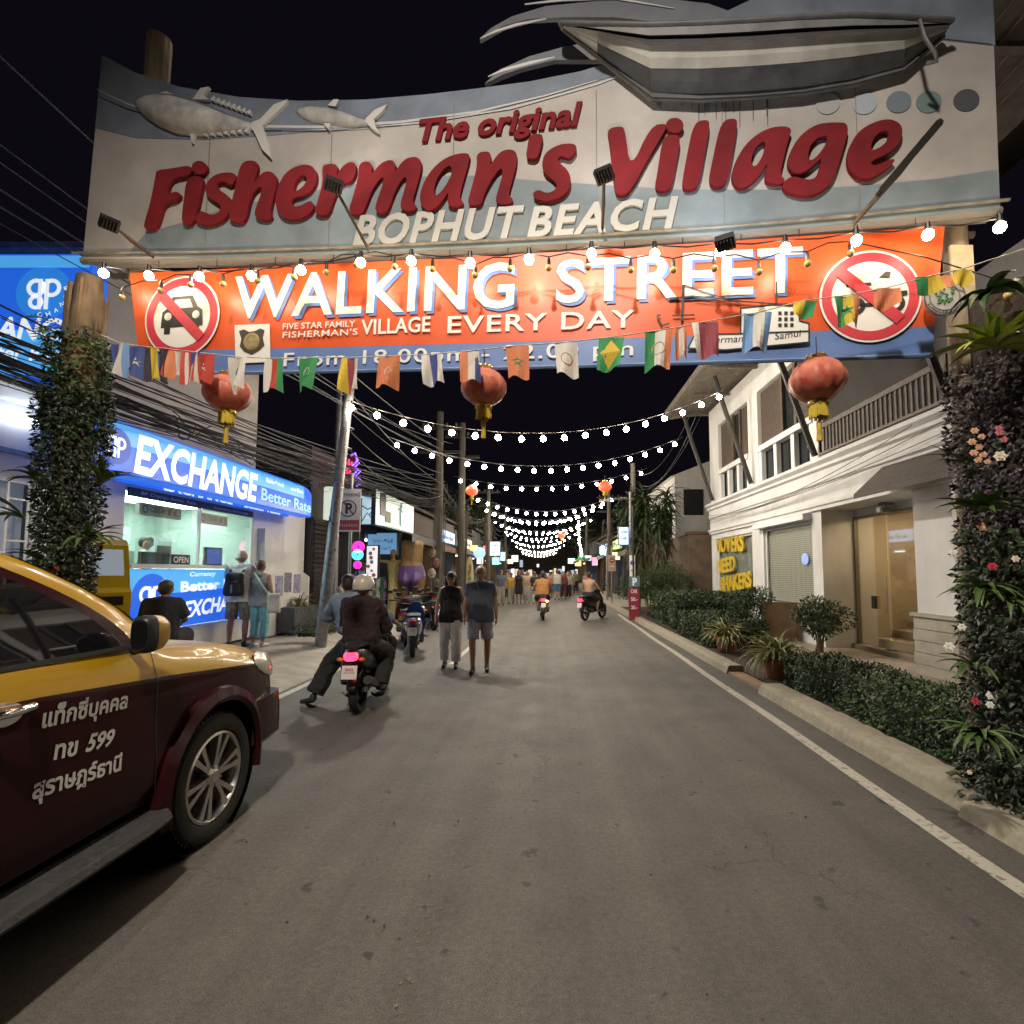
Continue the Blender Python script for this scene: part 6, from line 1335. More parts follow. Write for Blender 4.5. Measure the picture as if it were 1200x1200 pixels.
# the walking couple
wo, J = person('woman in a black sleeveless top and loose white trousers walking towards the gate', (-1.72, 9.28, 0), R(184), .97, dict(elL=(-.25, -.06, 1.14), wrL=(-.27, -.02, .92), elR=(.24, .02, 1.12), wrR=(.25, .10, .90), knL=(-.11, .07, .50), anL=(-.11, .03, .08), toL=(-.12, .19, .03), knR=(.10, .0, .49), anR=(.10, -.08, .09), toR=(.11, .08, .03)), cl('black_top', (.014, .013, .015)), cl('white_trousers', (.66, .64, .61)), SHB, HK, M['skin'], True, 1, .0, .94, .012, longhair=True, onefold=.03, gut=.02, hemdrop=.05)
mb = MB(); mb.tube([(.13, .12, 1.42), (0, .165, 1.22), (-.12, .14, 1.02), (-.17, .05, .93)], .010, 6); mb.build('bag_strap', M['black'], wo, local=True)
mb = MB()
for q in (-1, 1): mb.lathe([(.020, 0), (.024, .002), (.024, .006), (.020, .008)], (q * .034, .118, 1.608), 14, axis='Y', cap=False)
mb.tube([(-.012, .122, 1.61), (.012, .122, 1.61)], .003, 5); mb.build('glasses', M['black'], wo, local=True)
mn, J = person('man in a slate polo shirt and pale shorts walking towards the gate', (-1.14, 8.86, 0), R(183), 1.03, dict(elL=(-.25, -.06, 1.12), wrL=(-.26, -.05, .88), elR=(.24, .02, 1.12), wrR=(.25, .10, .90), knR=(.118, .10, .50), anR=(.105, .10, .08), toR=(.125, .25, .03), knL=(-.118, .0, .49), anL=(-.105, -.10, .09), toL=(-.12, .06, .03)), cl('slate_polo', (.10, .12, .155), bump=.1, bs=60), cl('pale_shorts', (.46, .49, .56)), SHB, HG, M['skin'], False, 1, .30, .44, .006, bald=True, hemdrop=.06, onefold=.03)
mb = MB(); mb.tube([(-.06, .07, 1.45), (-.035, .095, 1.41), (0, .115, 1.34), (.035, .095, 1.41), (.06, .07, 1.45)], .014, 6); mb.build('collar', cl('slate_collar', (.10, .12, .155)), mn, local=True)
# scooter riders (same place and turn as their scooter)
rid = dict(pel=(0, -.36, .93), hipL=(-.10, -.34, .92), hipR=(.10, -.34, .92), waist=(0, -.36, 1.08), chest=(0, -.33, 1.27), neck=(0, -.29, 1.46), head=(0, -.26, 1.60), shL=(-.185, -.32, 1.40), shR=(.185, -.32, 1.40), elL=(-.30, -.16, 1.16), elR=(.30, -.16, 1.16), wrL=(-.31, .08, 1.03), wrR=(.31, .08, 1.03), knL=(-.20, .02, .78), knR=(.20, .02, .78), anL=(-.16, -.04, .40), anR=(.16, -.04, .40), toL=(-.17, .12, .35), toR=(.17, .12, .35))
pil = {k: tuple(V(v) + V((0, -.25, .02))) for k, v in rid.items()}
pil.update(dict(elL=(-.245, -.40, 1.15), elR=(.245, -.40, 1.15), wrL=(-.15, -.18, 1.02), wrR=(.15, -.18, 1.02), knL=(-.24, -.22, .74), knR=(.24, -.22, .74), anL=(-.19, -.36, .36), anR=(.19, -.36, .36), toL=(-.20, -.20, .30), toR=(.20, -.20, .30)))
def on(sc_, dz=0.): return tuple(sc_.location + V((0, 0, dz))), sc_.rotation_euler.z
l_, a_ = on(SC1, -.06)
pill, J = person('pillion rider in a dark maroon jacket and white helmet seen from behind', l_, a_, .95, pil, cl('maroon_jacket', (.026, .012, .014), bump=.15, bs=40), cl('dark_jeans', (.02, .018, .02)), SHB, None, M['skin2'], False, 2, .98, .98, .022, onefold=.045)
hc = V(pil['head']) + V((0, -.01, .035))
mb = MB(); prof = [(.001, .150), (.05, .145), (.095, .118), (.125, .075), (.138, .02), (.136, -.035), (.128, -.065), (.118, -.07)]
mb.lathe(prof, hc, 28, cap=False, M=Matrix.Diagonal((.97, 1.12, 1))); hm = mb.build('helmet', mat('helmet_cream', (.50, .46, .38), .3, nz=.05, ns=6), pill, smooth=60, local=True)
mb = MB(); mb.lathe([(.139, -.055), (.142, -.062), (.139, -.072), (.12, -.074)], hc, 28, cap=False, M=Matrix.Diagonal((.97, 1.12, 1)))
for q in (-1, 1):
    for z in (.02, .055): mb.ball(hc + V((q * .022, -.146 + abs(z - .02) * .25, z)), .006, n=6, m=4)
mb.build('helmet_trim', M['black'], hm, smooth=60, local=True)
drv = dict(rid); sh = V((-.16, .02, -.03))
for k in ('chest', 'neck', 'head', 'shL', 'shR', 'waist'): drv[k] = tuple(V(rid[k]) + sh * (1.6 if k in ('head', 'neck') else 1.2))
drv.update(dict(elL=(-.52, -.12, 1.17), wrL=(-.60, .08, 1.10), hipL=(-.12, -.22, .90), hipR=(.08, -.22, .90), pel=(0, -.24, .92), knL=(-.48, -.10, .58), anL=(-.64, -.28, .17), toL=(-.78, -.26, .10), wrR=(.29, .10, 1.03), elR=(.17, -.10, 1.14)))
l_, a_ = on(SC1, -.04)
dr_, J = person('scooter driver in a pale blue shirt with one foot held out over the road', l_, a_, 1.0, drv, cl('pale_blue_shirt', (.15, .20, .28)), cl('black_trousers', (.012, .012, .013)), SHB, HK, M['skin2'], False, 2, .70, .96, .02, onefold=.04)
for sc_, lab, tp, sk, sl in ((SC3, 'rider in an orange shirt and dark cap on the scooter with the lit indicator', cl('orange_shirt', (.42, .19, .06)), M['skin2'], .3), (SC4, 'bare-backed rider in dark shorts on the scooter turned to the kerb', None, M['skin'], 0)):
    l_, a_ = on(sc_, -.06); person(lab, l_, a_, 1.0, rid, tp, cl('dark_shorts', (.03, .025, .03)), None, HK, sk, False, 1, sl, .45, .015)
l_, a_ = on(SC4, -.02); p2_ = {k: tuple(V(v) + V((0, -.32, .02))) for k, v in rid.items()}
# people at the booth
ZP = .24
bk, J = person('man with a black backpack, pale printed shirt and camouflage shorts at the booth', (-5.93, 10.05, ZP), R(8), 1.07, dict(head=(.01, .04, 1.60), elR=(.24, .06, 1.13), wrR=(.16, .26, 1.08), elL=(-.23, .05, 1.12), wrL=(-.14, .24, 1.05), knL=(-.125, .02, .49), knR=(.125, .02, .49), anL=(-.125, -.02, .08), anR=(.125, -.02, .08), toL=(-.15, .14, .03), toR=(.15, .14, .03)), mat('printed_shirt', (.48, .48, .45), .85, c2=(.75, .73, .68), ns=22, detail=2), mat('camouflage', (.10, .10, .055), .85, c2=(.30, .27, .19), ns=13, detail=2), SHB, HG, M['skin'], False, 1, .3, .48, .012, bald=True, hemdrop=.06, onefold=.035)
bp_ = thing('backpack', 'black backpack with pale lettering worn by the man at the booth', 'backpack', bk.location, R(8))
remeshed('bag', [[((-.10, -.21, 1.36), .06), ((.10, -.21, 1.36), .06), ((-.12, -.24, 1.05), .07), ((.12, -.24, 1.05), .07)], [((-.08, -.31, 1.22), .045), ((.08, -.31, 1.22), .045), ((-.09, -.32, 1.06), .05), ((.09, -.32, 1.06), .05)]], .011, cl('backpack_black', (.016, .016, .02), bump=.1, bs=40), bp_, 2, .012)
mb = MB()
for q in (-1, 1): mb.tube([(q * .11, -.16, 1.44), (q * .13, -.04, 1.50), (q * .14, .10, 1.44), (q * .16, .12, 1.25), (q * .15, -.02, 1.08), (q * .12, -.17, 1.02)], .018, 6)
mb.build('strap', M['black'], bp_, smooth=60, local=True)
mb = MB(); fr = Fr((.03, -.372, 1.05), (0, 0, 1), (0, -1, 0), (-1, 0, 0)); put_text(mb, fr, 'CABAIA', (.0, 0), (.15, 0), .03, 0, off=.01); mb.build('lettering', SHW, bp_, local=True)
wm, J = person('woman in a grey sleeveless top and turquoise trousers at the booth', (-5.55, 10.10, ZP), R(0), .96, dict(head=(-.02, .03, 1.60), elL=(-.22, .06, 1.13), wrL=(-.12, .25, 1.10), elR=(.24, -.04, 1.13), wrR=(.26, .04, .92)), cl('grey_vest', (.30, .33, .30)), cl('turquoise_trousers', (.22, .54, .54)), SHW, HB, M['skin'], True, 1, .0, .85, .004, onefold=.03, hemdrop=.05)
tb_ = thing('tote_bag', 'cream tote bag hanging at the hip of the woman in turquoise trousers', 'bag', wm.location, 0)
remeshed('bag', [[((.24, -.13, 1.00), .03), ((.40, -.09, 1.00), .03), ((.25, -.13, .70), .045), ((.41, -.09, .70), .045)]], .011, cl('tote_cream', (.60, .55, .48)), tb_, 1, .02)
mb = MB(); mb.tube([(.24, -.13, 1.0), (.10, -.14, 1.2), (-.06, -.12, 1.42), (-.10, .0, 1.46)], .012, 6); mb.build('strap', cl('tote_cream', (.60, .55, .48)), tb_, smooth=60, local=True)
sit = dict(pel=(0, 0, .52), hipL=(-.10, .03, .50), hipR=(.10, .03, .50), waist=(0, -.0, .68), chest=(0, .04, .87), neck=(0, .09, 1.05), head=(0, .13, 1.19), shL=(-.18, .06, 1.0), shR=(.18, .06, 1.0), elL=(-.25, .14, .76), elR=(.25, .14, .76), wrL=(-.14, .36, .72), wrR=(.14, .36, .72), knL=(-.16, .42, .52), knR=(.16, .42, .52), anL=(-.14, .40, .08), anR=(.14, .40, .08), toL=(-.15, .56, .03), toR=(.15, .56, .03))
person('dark-clothed person sitting hunched in front of the counter near the yellow machine', (-5.35, 7.25, .24), R(15), 1.0, sit, cl('navy_shirt', (.018, .018, .03)), cl('dark_shorts', (.03, .025, .03)), SHB, HK, M['skin2'], False, 1, .4, .6, .02)
mb = MB(); mb.bb(-5.55, -5.15, 7.08, 7.42, .60, .66)
stl = thing('stool', 'low dark stool under the person hunched in front of the counter', 'stool', (-5.35, 7.25, .24)); mb.build('seat', M['darkwood'], stl)
for q in (-1, 1):
    for p_ in (-1, 1): mb = MB(); mb.tube([(-5.35 + q * .16, 7.25 + p_ * .13, .24), (-5.35 + q * .14, 7.25 + p_ * .11, .60)], .02, 6); mb.build('leg', M['darkwood'], stl)
person('teller with dark cap behind the booth window', (-7.3, 9.42, .62), R(-60), .98, None, cl('teller_shirt', (.35, .42, .30)), cl('dark_jeans', (.02, .018, .02)), SHB, HK, M['skin2'], True, 1, .3, 1.0, .01)
person('seated person in a pale shirt and dark waistcoat beyond the booth planter', (-5.55, 13.9, .24), R(-75), 1.0, sit, cl('pale_shirt', (.42, .38, .30)), cl('dark_shorts', (.03, .025, .03)), SHB, HK, M['skin2'], False, 1, .9, 1.0, .01)
mb = MB(); mb.bb(-5.8, -5.35, 13.7, 14.1, .60, .67); stl = thing('bench', 'dark bench under the seated person beyond the booth planter', 'bench', (-5.55, 13.9, .24)); mb.build('seat', M['darkwood'], stl); mb = MB(); mb.bb(-5.75, -5.4, 13.75, 14.05, .25, .60); mb.build('support', M['darkwood'], stl)
person('person in a bright blue shirt standing behind the tall grey pole', (-5.3, 14.9, .2), R(-120), 1.0, None, cl('blue_shirt', (.12, .22, .50)), cl('lilac_skirt', (.16, .14, .26)), SHB, HB, M['skin2'], True, 1, .4, 1.0, .03)
# crowd up the street: a few kinds of figure, then copies of the same people in their own colours
crowd = [(-1.92, 27.5, 170, 'yellow_shirt', (.45, .30, .05), 'cream', (.3, .28, .24), 'person in a yellow shirt facing the gate in the far crowd'), (-1.50, 27.2, 175, 'black_dress', (.014, .013, .015), 'black', (.014, .013, .015), 'person all in black beside the yellow-shirted one in the far crowd'), (-1.12, 28.0, 185, 'beige_shirt', (.38, .29, .21), 'white', (.4, .38, .35), 'person in beige and white in the far crowd'), (-.70, 27.6, 190, 'black_tee', (.02, .02, .022), 'white', (.4, .38, .35), 'person in a black shirt and white trousers in the far crowd'),
         (.55, 31, 5, 'white_tee', (.42, .42, .4), 'jeans', (.08, .13, .22), 'person in a white shirt and blue jeans walking away between the scooters'), (.95, 32, 0, 'maroon_tee', (.12, .03, .04), 'maroon', (.08, .02, .025), 'person in maroon walking away between the scooters'), (-2.6, 33, 180, 'grey_tee', (.18, .18, .19), 'black', (.014, .013, .015), 'person in grey near the round lit sign'), (-1.8, 37, 175, 'red_tee', (.25, .03, .03), 'jeans', (.08, .13, .22), 'person in a red shirt deep in the crowd'),
         (-.4, 38, 0, 'navy_tee', (.03, .04, .09), 'cream', (.3, .28, .24), 'person in navy walking away deep in the crowd'), (.2, 40, 180, 'peach_tee', (.42, .25, .18), 'black', (.014, .013, .015), 'person in a peach shirt deep in the crowd'), (1.6, 36, 178, 'teal_tee', (.05, .22, .22), 'jeans', (.08, .13, .22), 'person in teal near the lit far shops'), (2.2, 41, 10, 'olive_tee', (.12, .12, .05), 'black', (.014, .013, .015), 'person in olive close to the far kerb'),
         (-1.1, 44, 182, 'lilac_tee', (.25, .2, .35), 'white', (.4, .38, .35), 'person in lilac at the far end of the crowd'), (1.1, 46, 175, 'white_tee', (.42, .42, .4), 'black', (.014, .013, .015), 'person in white over black at the far end of the crowd'), (-2.3, 48, 5, 'black_tee', (.02, .02, .022), 'jeans', (.08, .13, .22), 'person in black over jeans at the far end of the crowd'), (.4, 52, 178, 'yellow_shirt', (.45, .30, .05), 'jeans', (.08, .13, .22), 'small figure in yellow over jeans at the very far end'),
         (2.5, 34, 185, 'pink_tee', (.42, .16, .18), 'cream', (.3, .28, .24), 'person in pink by the far kerb'), (-3.0, 40, 170, 'orange_tee', (.42, .17, .05), 'black', (.014, .013, .015), 'person in orange outside the far shops'),
         (-2.35, 26.2, 178, 'slate_tee', (.10, .12, .15), 'cream', (.3, .28, .24), 'person in slate and cream at the pole side edge of the far crowd'), (.15, 34, 170, 'rose_tee', (.40, .2, .2), 'jeans', (.08, .13, .22), 'person in a rose shirt between the two ridden scooters'), (1.3, 33, 182, 'sand_tee', (.35, .28, .2), 'black', (.014, .013, .015), 'person in sand and black behind the bare-backed rider'), (.75, 35.5, 0, 'sky_tee', (.2, .32, .42), 'cream', (.3, .28, .24), 'person in sky blue over cream in the far crowd'),
         (-.9, 33.5, 0, 'mint_tee', (.2, .4, .3), 'black', (.014, .013, .015), 'person in mint green in the far crowd'), (-1.5, 41, 178, 'white_tee', (.42, .42, .4), 'cream', (.3, .28, .24), 'person dressed all in pale colours deep in the crowd'), (1.7, 43, 182, 'rust_tee', (.3, .1, .04), 'jeans', (.08, .13, .22), 'person in rust and jeans deep in the crowd'), (-.3, 48, 0, 'grey_tee', (.18, .18, .19), 'cream', (.3, .28, .24), 'person in grey over cream at the far end of the crowd')]
for i, (x, y, a_, tn, tcx, bn_, bc, lab) in enumerate(crowd):
    st_ = (i % 3 - 1) * .06
    person(lab, (x, y, 0), R(a_), .94 + (i * 37 % 10) * .012, dict(knL=(-.10, .05 + st_, .49), anL=(-.10, st_ * 2, .08), toL=(-.11, .15 + st_ * 2, .03), anR=(.10, -st_ * 2, .08), toR=(.11, .15 - st_ * 2, .03)), cl(tn, tcx), cl(bn_ + '_legs', bc), SHB, [HK, HB, HG][i % 3], [M['skin'], M['skin2']][i % 2], i % 2 == 1, 0, [.35, .0, .9][i % 3], [1., .48, .9][i % 3], .015, group='people strolling up the street', longhair=i % 4 == 1, noface=True)
# ------------------------------------------------------------ festoon lights across the street
def catenary(a, b_, sag, n): return [a.lerp(b_, i / n) - V((0, 0, sag * 4 * (i / n) * (1 - i / n))) for i in range(n + 1)]
FE = [((405, 468), 10.5, (858, 452), 13.0, .95, 18), ((455, 512), 14.0, (800, 512), 15.5, .85, 18), ((531, 558), 20.0, (760, 548), 20.5, .55, 13)]
fest = [(atY(*a, ya), atY(*b_, yb), sg_, nb) for a, ya, b_, yb, sg_, nb in FE]
for i, y in enumerate((23.5, 26.5, 29.5, 33, 37, 41, 46, 52, 58, 65, 73, 82, 92)):
    fest.append((V((-3.4 + .1 * (i % 3) - .018 * (y - 24), y, 5.15 - .12 * (i % 2))), V((3.2 - .15 * (i % 3) - .022 * (y - 24), y + .6, 5.25 + .1 * (i % 3))), .75 + .1 * (i % 2), 15 if y < 45 else 12))
words_ = ['first', 'second', 'third', 'fourth', 'fifth', 'sixth', 'seventh', 'eighth', 'ninth', 'tenth', 'eleventh', 'twelfth', 'thirteenth', 'fourteenth', 'fifteenth', 'sixteenth']
for i, (a, b_, sag, nb) in enumerate(fest):
    t = thing('festoon_string', '%s string of white globe bulbs across the street, counting from the gate' % words_[i], 'light string', tuple((a + b_) / 2), 0, 'festoon strings across the street')
    P_ = catenary(a, b_, sag, 36); mb = MB(); mb.tube(P_, .008 if i < 5 else .006, 5); mb.build('cable', M['cable'] if i else mat('cable_painted_lit', (.10, .09, .08), .5), t)  # first string's cable is a paler copy, bulb light put into its colour
    rnd = random.Random(i)
    for k in range(nb):
        f = (k + .5) / nb if i else (k + .25) / nb; p = catenary(a, b_, sag, 400)[int(400 * f)] + V((0, 0, rnd.uniform(-.01, .01)))
        mb = MB(); mb.lathe([(.012, 0), (.022, -.03), (.022, -.08)], p, 8); so = mb.build('socket', M['black'], t)
        mb = MB(); mb.ball(p + V((0, 0, -.135)), .064 if i < 3 else .07 if i < 6 else .06, n=12 if i < 3 else 8, m=8 if i < 3 else 6); mb.build('bulb', M['bulb'], t, smooth=180)
lantern(atY(553, 575, 20.2) , .24, 'small red lantern with glow put in at the pole end of the third festoon string', .9)
lantern(atY(709, 570, 20.2), .26, 'small red lantern with glow put in at the palm end of the third festoon string', .9)
lantern(atY(533, 648, 44), .3, 'tiny lantern with glow put in on the pole side far up the street', 1.)
lantern(atY(658, 627, 40), .3, 'tiny lantern with glow put in over the middle of the street far away', 1.)

# ------------------------------------------------------------ poles and wires
t = thing('street_pole', 'tall leaning grey steel pole with pasted stickers in front of the booth end', 'pole', (-4.62, 10.7, .2))
mb = MB(); mb.tube([V((-4.62, 10.7, .15)), V((-4.42, 10.7, 2.6)), V((-4.12, 10.7, 6.0))], [.115, .105, .085], 16); pp = mb.build('shaft', M['steel'], t, smooth=60)
rnd = random.Random(12)
for k in range(26):
    z = rnd.uniform(.9, 2.9); ax = -4.62 + .2 * (z - .15) / 2.45; a0 = rnd.uniform(-2.6, .2); r = .119 - .004 * z; da = rnd.uniform(.25, .6); dz = rnd.uniform(.03, .10)
    mb = MB(); mb.add([V((ax + r * math.cos(a0 + da * q), 10.7 + r * math.sin(a0 + da * q), z + dz * s_)) for s_ in (0, 1) for q in (0, .5, 1)], [(0, 1, 4, 3), (1, 2, 5, 4)])
    c_ = rnd.choice([(.25, .28, .36), (.38, .38, .40), (.05, .06, .10), (.12, .16, .30), (.30, .06, .05)]); mb.build('sticker', mat('sticker_%d' % int(c_[0] * 100), c_, .6, nz=.4, ns=60), pp)
for k in range(5): mb = MB(); mb.tube([V((-4.30 + .0, 10.7, 3.4 + k * .42)) + V((.115 * math.cos(a_) + .042 * k, .115 * math.sin(a_), 0)) for a_ in [2 * PI * j / 14 for j in range(15)]], .008, 5); mb.build('strap', M['steel'], pp)
t = thing('no_parking_sign', 'grey no parking sign on a thin post behind the riders', 'sign', (-4.35, 11.6, .2))
mb = MB(); mb.tube([(-4.42, 11.62, .2), (-4.42, 11.62, 3.9)], .035, 10); mb.build('post', M['steel'], t)
a, b_ = atY(394, 573, 11.55), atY(422, 623, 11.55)
NF = Fr((0, 11.55, 0), (1, 0, 0), (0, -1, 0)); mb = MB(); mb.bb(a.x, b_.x, 11.55, 11.565, b_.z, a.z); bd = mb.build('plate', mat('sign_grey_plate', (.62, .60, .59), .5, nz=.1, ns=6), t)
cx_, cz = (a.x + b_.x) / 2, a.z - .44
mb = MB(); ring(mb, NF, cx_, cz, .165, .19, .001, .005); mb.prism(NF, [(cx_ - .12, cz + .14), (cx_ - .10, cz + .155), (cx_ + .13, cz - .12), (cx_ + .11, cz - .14)], .006, .009)
mb.build('ring_mark', mat('sign_dull_red', (.10, .02, .025), .5), bd)
mb = MB(); put_text(mb, NF, 'P', (cx_ - .06, cz - .105), (cx_ + .09, cz - .105), .22, .004, off=.04); put_text(mb, NF, 'NO PARKING', (a.x + .02, a.z - .17), (b_.x - .02, a.z - .17), .075, .003, off=.015); mb.build('lettering', M['black'], bd)
mb = MB(); mb.prism(NF, [(a.x + .03, b_.z + .04), (b_.x - .03, b_.z + .04), (b_.x - .03, b_.z + .26), (a.x + .03, b_.z + .26)], .001, .004); rb = mb.build('red_panel', mat('sign_red_panel', (.30, .03, .035), .5), bd)
mb = MB(); put_text(mb, NF, 'ห้ามจอด', (a.x + .06, b_.z + .11), (b_.x - .06, b_.z + .11), .07, .005, off=.01); mb.build('lettering', mat('sign_pink', (.6, .4, .38), .5), rb)
def upole(x, y, h, r, label, arms=True):
    t = thing('utility_pole', label, 'pole', (x, y, 0)); mb = MB(); mb.tube([(x, y, 0), (x, y, h)], [r * 1.15, r * .8], 10); mb.build('shaft', mat('pole_concrete', (.13, .115, .095), .85, nz=.3, ns=4, stretch=(1, 1, .2)), t)
    if arms:
        for z in (h - .6, h - 1.5):
            mb = MB(); mb.box((x, y, z), (1.5, .09, .11)); mb.build('crossarm', M['darkwood'], t)
        mb = MB()
        for k in (-.6, -.25, .25, .6): mb.lathe([(.03, 0), (.05, .04), (.02, .07), (.05, .10), (.02, .14)], (x + k, y, h - .545), 8)
        mb.build('insulator', mat('insulator', (.2, .12, .08), .3), t)
    rnd = random.Random(int(x * 10 + y)); mb = MB()
    for k in range(10):
        a_ = rnd.uniform(0, 6.3); r0 = r * 1.2
        mb.tube([V((x + r0 * math.cos(a_), y + r0 * math.sin(a_), rnd.uniform(.3, 1.2))), V((x + (r0 + .04) * math.cos(a_ + .2), y + (r0 + .04) * math.sin(a_ + .2), 2.2)), V((x + (r0 + rnd.uniform(0, .12)) * math.cos(a_), y + (r0 + .1) * math.sin(a_), rnd.uniform(3.6, 4.8)))], rnd.uniform(.008, .02), 5)
    for k in range(9):
        q = [V((x + rnd.uniform(-.5, .5), y + rnd.uniform(-.4, .4), 4.4 + rnd.uniform(-.8, .6))) for _ in range(5)]; mb.tube(q, .010, 4)
    mb.build('cable_tangle', mat('dusty_cable', (.075, .066, .055), .7), t); return t
upole(-4.0, 19.0, 7.6, .15, 'utility pole wrapped in hanging cables beside the statue shop'); upole(-3.75, 22.5, 8.2, .16, 'darker utility pole standing just behind the cable-wrapped one')
upole(-3.9, 34, 7.5, .15, 'utility pole on the booth side far up the street'); upole(-4.1, 50, 7.5, .15, 'most distant utility pole on the booth side')
upole(3.55, 21.5, 6.2, .12, 'slim utility pole beside the drooping palms', False); upole(3.9, 33, 7.0, .14, 'utility pole beyond the palms by the no-entry sign')
upole(3.6, 48, 7.0, .14, 'most distant utility pole on the palm side')
rnd = random.Random(77)
wires = []
for k in range(13): # service cables along the booth side, from behind the camera to the cable-wrapped pole
    wires.append((V((-6.15 + rnd.uniform(-.1, .5), rnd.uniform(.2, 1.5), rnd.uniform(3.8, 4.6))), V((-4.0 + rnd.uniform(-.3, .3), 19 + rnd.uniform(-.2, .2), rnd.uniform(4.0, 5.4))), rnd.uniform(.15, .6)))
for k in range(6): wires.append((V((-5.6 + rnd.uniform(-.8, .8), 2.0, rnd.uniform(5.2, 6.6))), V((-4.0 + rnd.uniform(-.6, .6), 19, rnd.uniform(5.8, 7.0))), rnd.uniform(.2, .5)))
for k in range(4): wires.append((V((-4.12, 10.7, 4.2 + k * .4)), V((-4.0 + rnd.uniform(-.3, .3), 19, rnd.uniform(4.3, 5.6))), rnd.uniform(.15, .5)))
for k in range(6): wires.append((V((-4.0, 19, rnd.uniform(4.0, 5.2))), V((-3.9, 34, rnd.uniform(4.4, 5.6))), rnd.uniform(.3, .9)))
for k in range(3): wires.append((V((4.35, 13.2 + k, 6.6)), V((3.55, 21.5, 5.2 + k * .3)), rnd.uniform(.5, 1.4)))
for k in range(3): wires.append((V((-3.9, 34, 4.6 + .4 * k)), V((-4.1, 50, 5 + .4 * k)), .6))
for k, (a, b_, sg_) in enumerate(wires):
    mb = MB(); mb.tube(catenary(a, b_, sg_, 18), rnd.choice((.006, .008, .011)), 5)
    tag(mb.build('overhead_cable', mat('overhead_cable', (.028, .027, .026), .55)), 'dark overhead cable strung between the poles along the street', 'cable', 'overhead cables')
# the thick sagging bundle in front of the exchange awning
t = thing('cable_bundle', 'thick tangled bundle of black cables sagging above the exchange awning', 'cable bundle', (-5.4, 9, 4)); mb = MB()
for k in range(26):
    a = V((-6.0 + rnd.gauss(0, .10), .8, 3.95 + rnd.gauss(0, .16))); b_ = V((-4.25 + rnd.gauss(0, .10), 18.8, 4.2 + rnd.gauss(0, .2))); P_ = catenary(a, b_, rnd.uniform(.05, .32), 26)
    mb.tube([p + V((rnd.gauss(0, .018), 0, rnd.gauss(0, .03))) for p in P_], rnd.choice((.006, .008, .011, .014)), 5)
mb.build('strand', M['cable'], t)
mb = MB()
for k in range(22):
    y = rnd.uniform(6.4, 12.2); x = -5.50 + rnd.uniform(-.05, .12); L = rnd.uniform(.4, 1.5); dp = rnd.uniform(.08, .40); z0 = 4.0 - .02 * (y - 6) + rnd.uniform(-.1, .1)
    mb.tube([V((x + .03 * math.sin(q * .7 + k), y + L * q / 14, z0 - dp * math.sin(PI * q / 14) ** (1 + k % 2) + rnd.gauss(0, .006))) for q in range(15)], rnd.choice((.005, .007, .009)), 5)
mb.build('loose_loop', M['cable'], t)
# cables over the white building cornice
mb = MB()
for k in range(4): mb.tube(catenary(V((5.55, 6 + k * .6, 3.55 + k * .12)), V((5.58, 18.2, 3.35 + k * .1)), .06 + .1 * k, 18), .007, 5)
tag(mb.build('wall_cable', M['cable']), 'thin cables looped along the white building between its storeys', 'cable')

# ------------------------------------------------------------ shops and signs up the booth side
def emis(n_, c_, s_=1.): return mat('glow_' + n_, c_, .4, emit=s_, ec=c_)
def lightbox(name, label, x, y, z, wd, h, m, axis='y', writing=(), text_m=None, d=.12, extra=None):
    t = thing(name, label, 'sign', (x, y, z)); mb = MB()
    if axis == 'y': mb.bb(x - wd / 2, x + wd / 2, y, y + d, z - h / 2, z + h / 2); fr = Fr((x, y, z), (1, 0, 0), (0, -1, 0))
    elif axis == 'xr': mb.bb(x - d, x, y - wd / 2, y + wd / 2, z - h / 2, z + h / 2); fr = Fr((x, y, z), (0, 1, 0), (1, 0, 0))
    else: mb.bb(x, x + d, y - wd / 2, y + wd / 2, z - h / 2, z + h / 2); fr = Fr((x, y, z), (0, -1, 0), (-1, 0, 0))
    mb.build('casing', M['black'], t)
    mb = MB(); e = .03; mb.prism(fr, [(-wd / 2 + e, -h / 2 + e), (wd / 2 - e, -h / 2 + e), (wd / 2 - e, h / 2 - e), (-wd / 2 + e, h / 2 - e)], .002, .008); p_ = mb.build('lit_face', m, t)
    if writing:
        mb = MB()
        for s_, u0, u1, v, cap in writing: scribble(mb, fr, u0, u1, v, cap, .01, len(s_))
        mb.build('lettering', text_m or M['black'], p_)
    return t, fr, p_
cw = emis('cream_board', (.70, .78, .66), .75); cb = emis('pale_blue_board', (.52, .72, .86), .75)
q1 = atY(383, 590, 14.3); lightbox('shop_lightbox', 'pale lit board behind the tall grey pole', q1.x - .05, 14.3, q1.z, .62, 1.0, cw)
q1 = atY(431, 597, 15.6); t, fr, p_ = lightbox('shop_lightbox', 'pale blue lit board with dark figures just beside the no parking sign', q1.x, 15.6, q1.z, .75, .95, cb)
mb = MB(); mb.tube([fr.pt(-.3, .2, .01), fr.pt(0, .0, .01), fr.pt(.25, .12, .01)], .02, 5); mb.tube([fr.pt(-.2, -.4, .01), fr.pt(0, -.1, .01), fr.pt(.2, -.35, .01)], .02, 5); mb.tube([fr.pt(.05, -.2, .01), fr.pt(.3, .35, .01)], .015, 5); mb.build('figure', mat('board_teal', (.05, .16, .22), .5), p_)
q1 = atX(465, 603, -4.9); t, fr, p_ = lightbox('shop_lightbox', 'long cream lit board above the canopy of the statue shop', -4.9, q1.y, q1.z, 4.2, 1.05, cw, 'xr')
mb = MB(); mb.bb(-4.89, -4.86, q1.y - 1.75, q1.y - 1.25, q1.z - .2, q1.z + .45); mb.bb(-4.89, -4.86, q1.y - 1.25, q1.y - .75, q1.z - .35, q1.z - .02); mb.build('dark_patch', M['black'], p_)
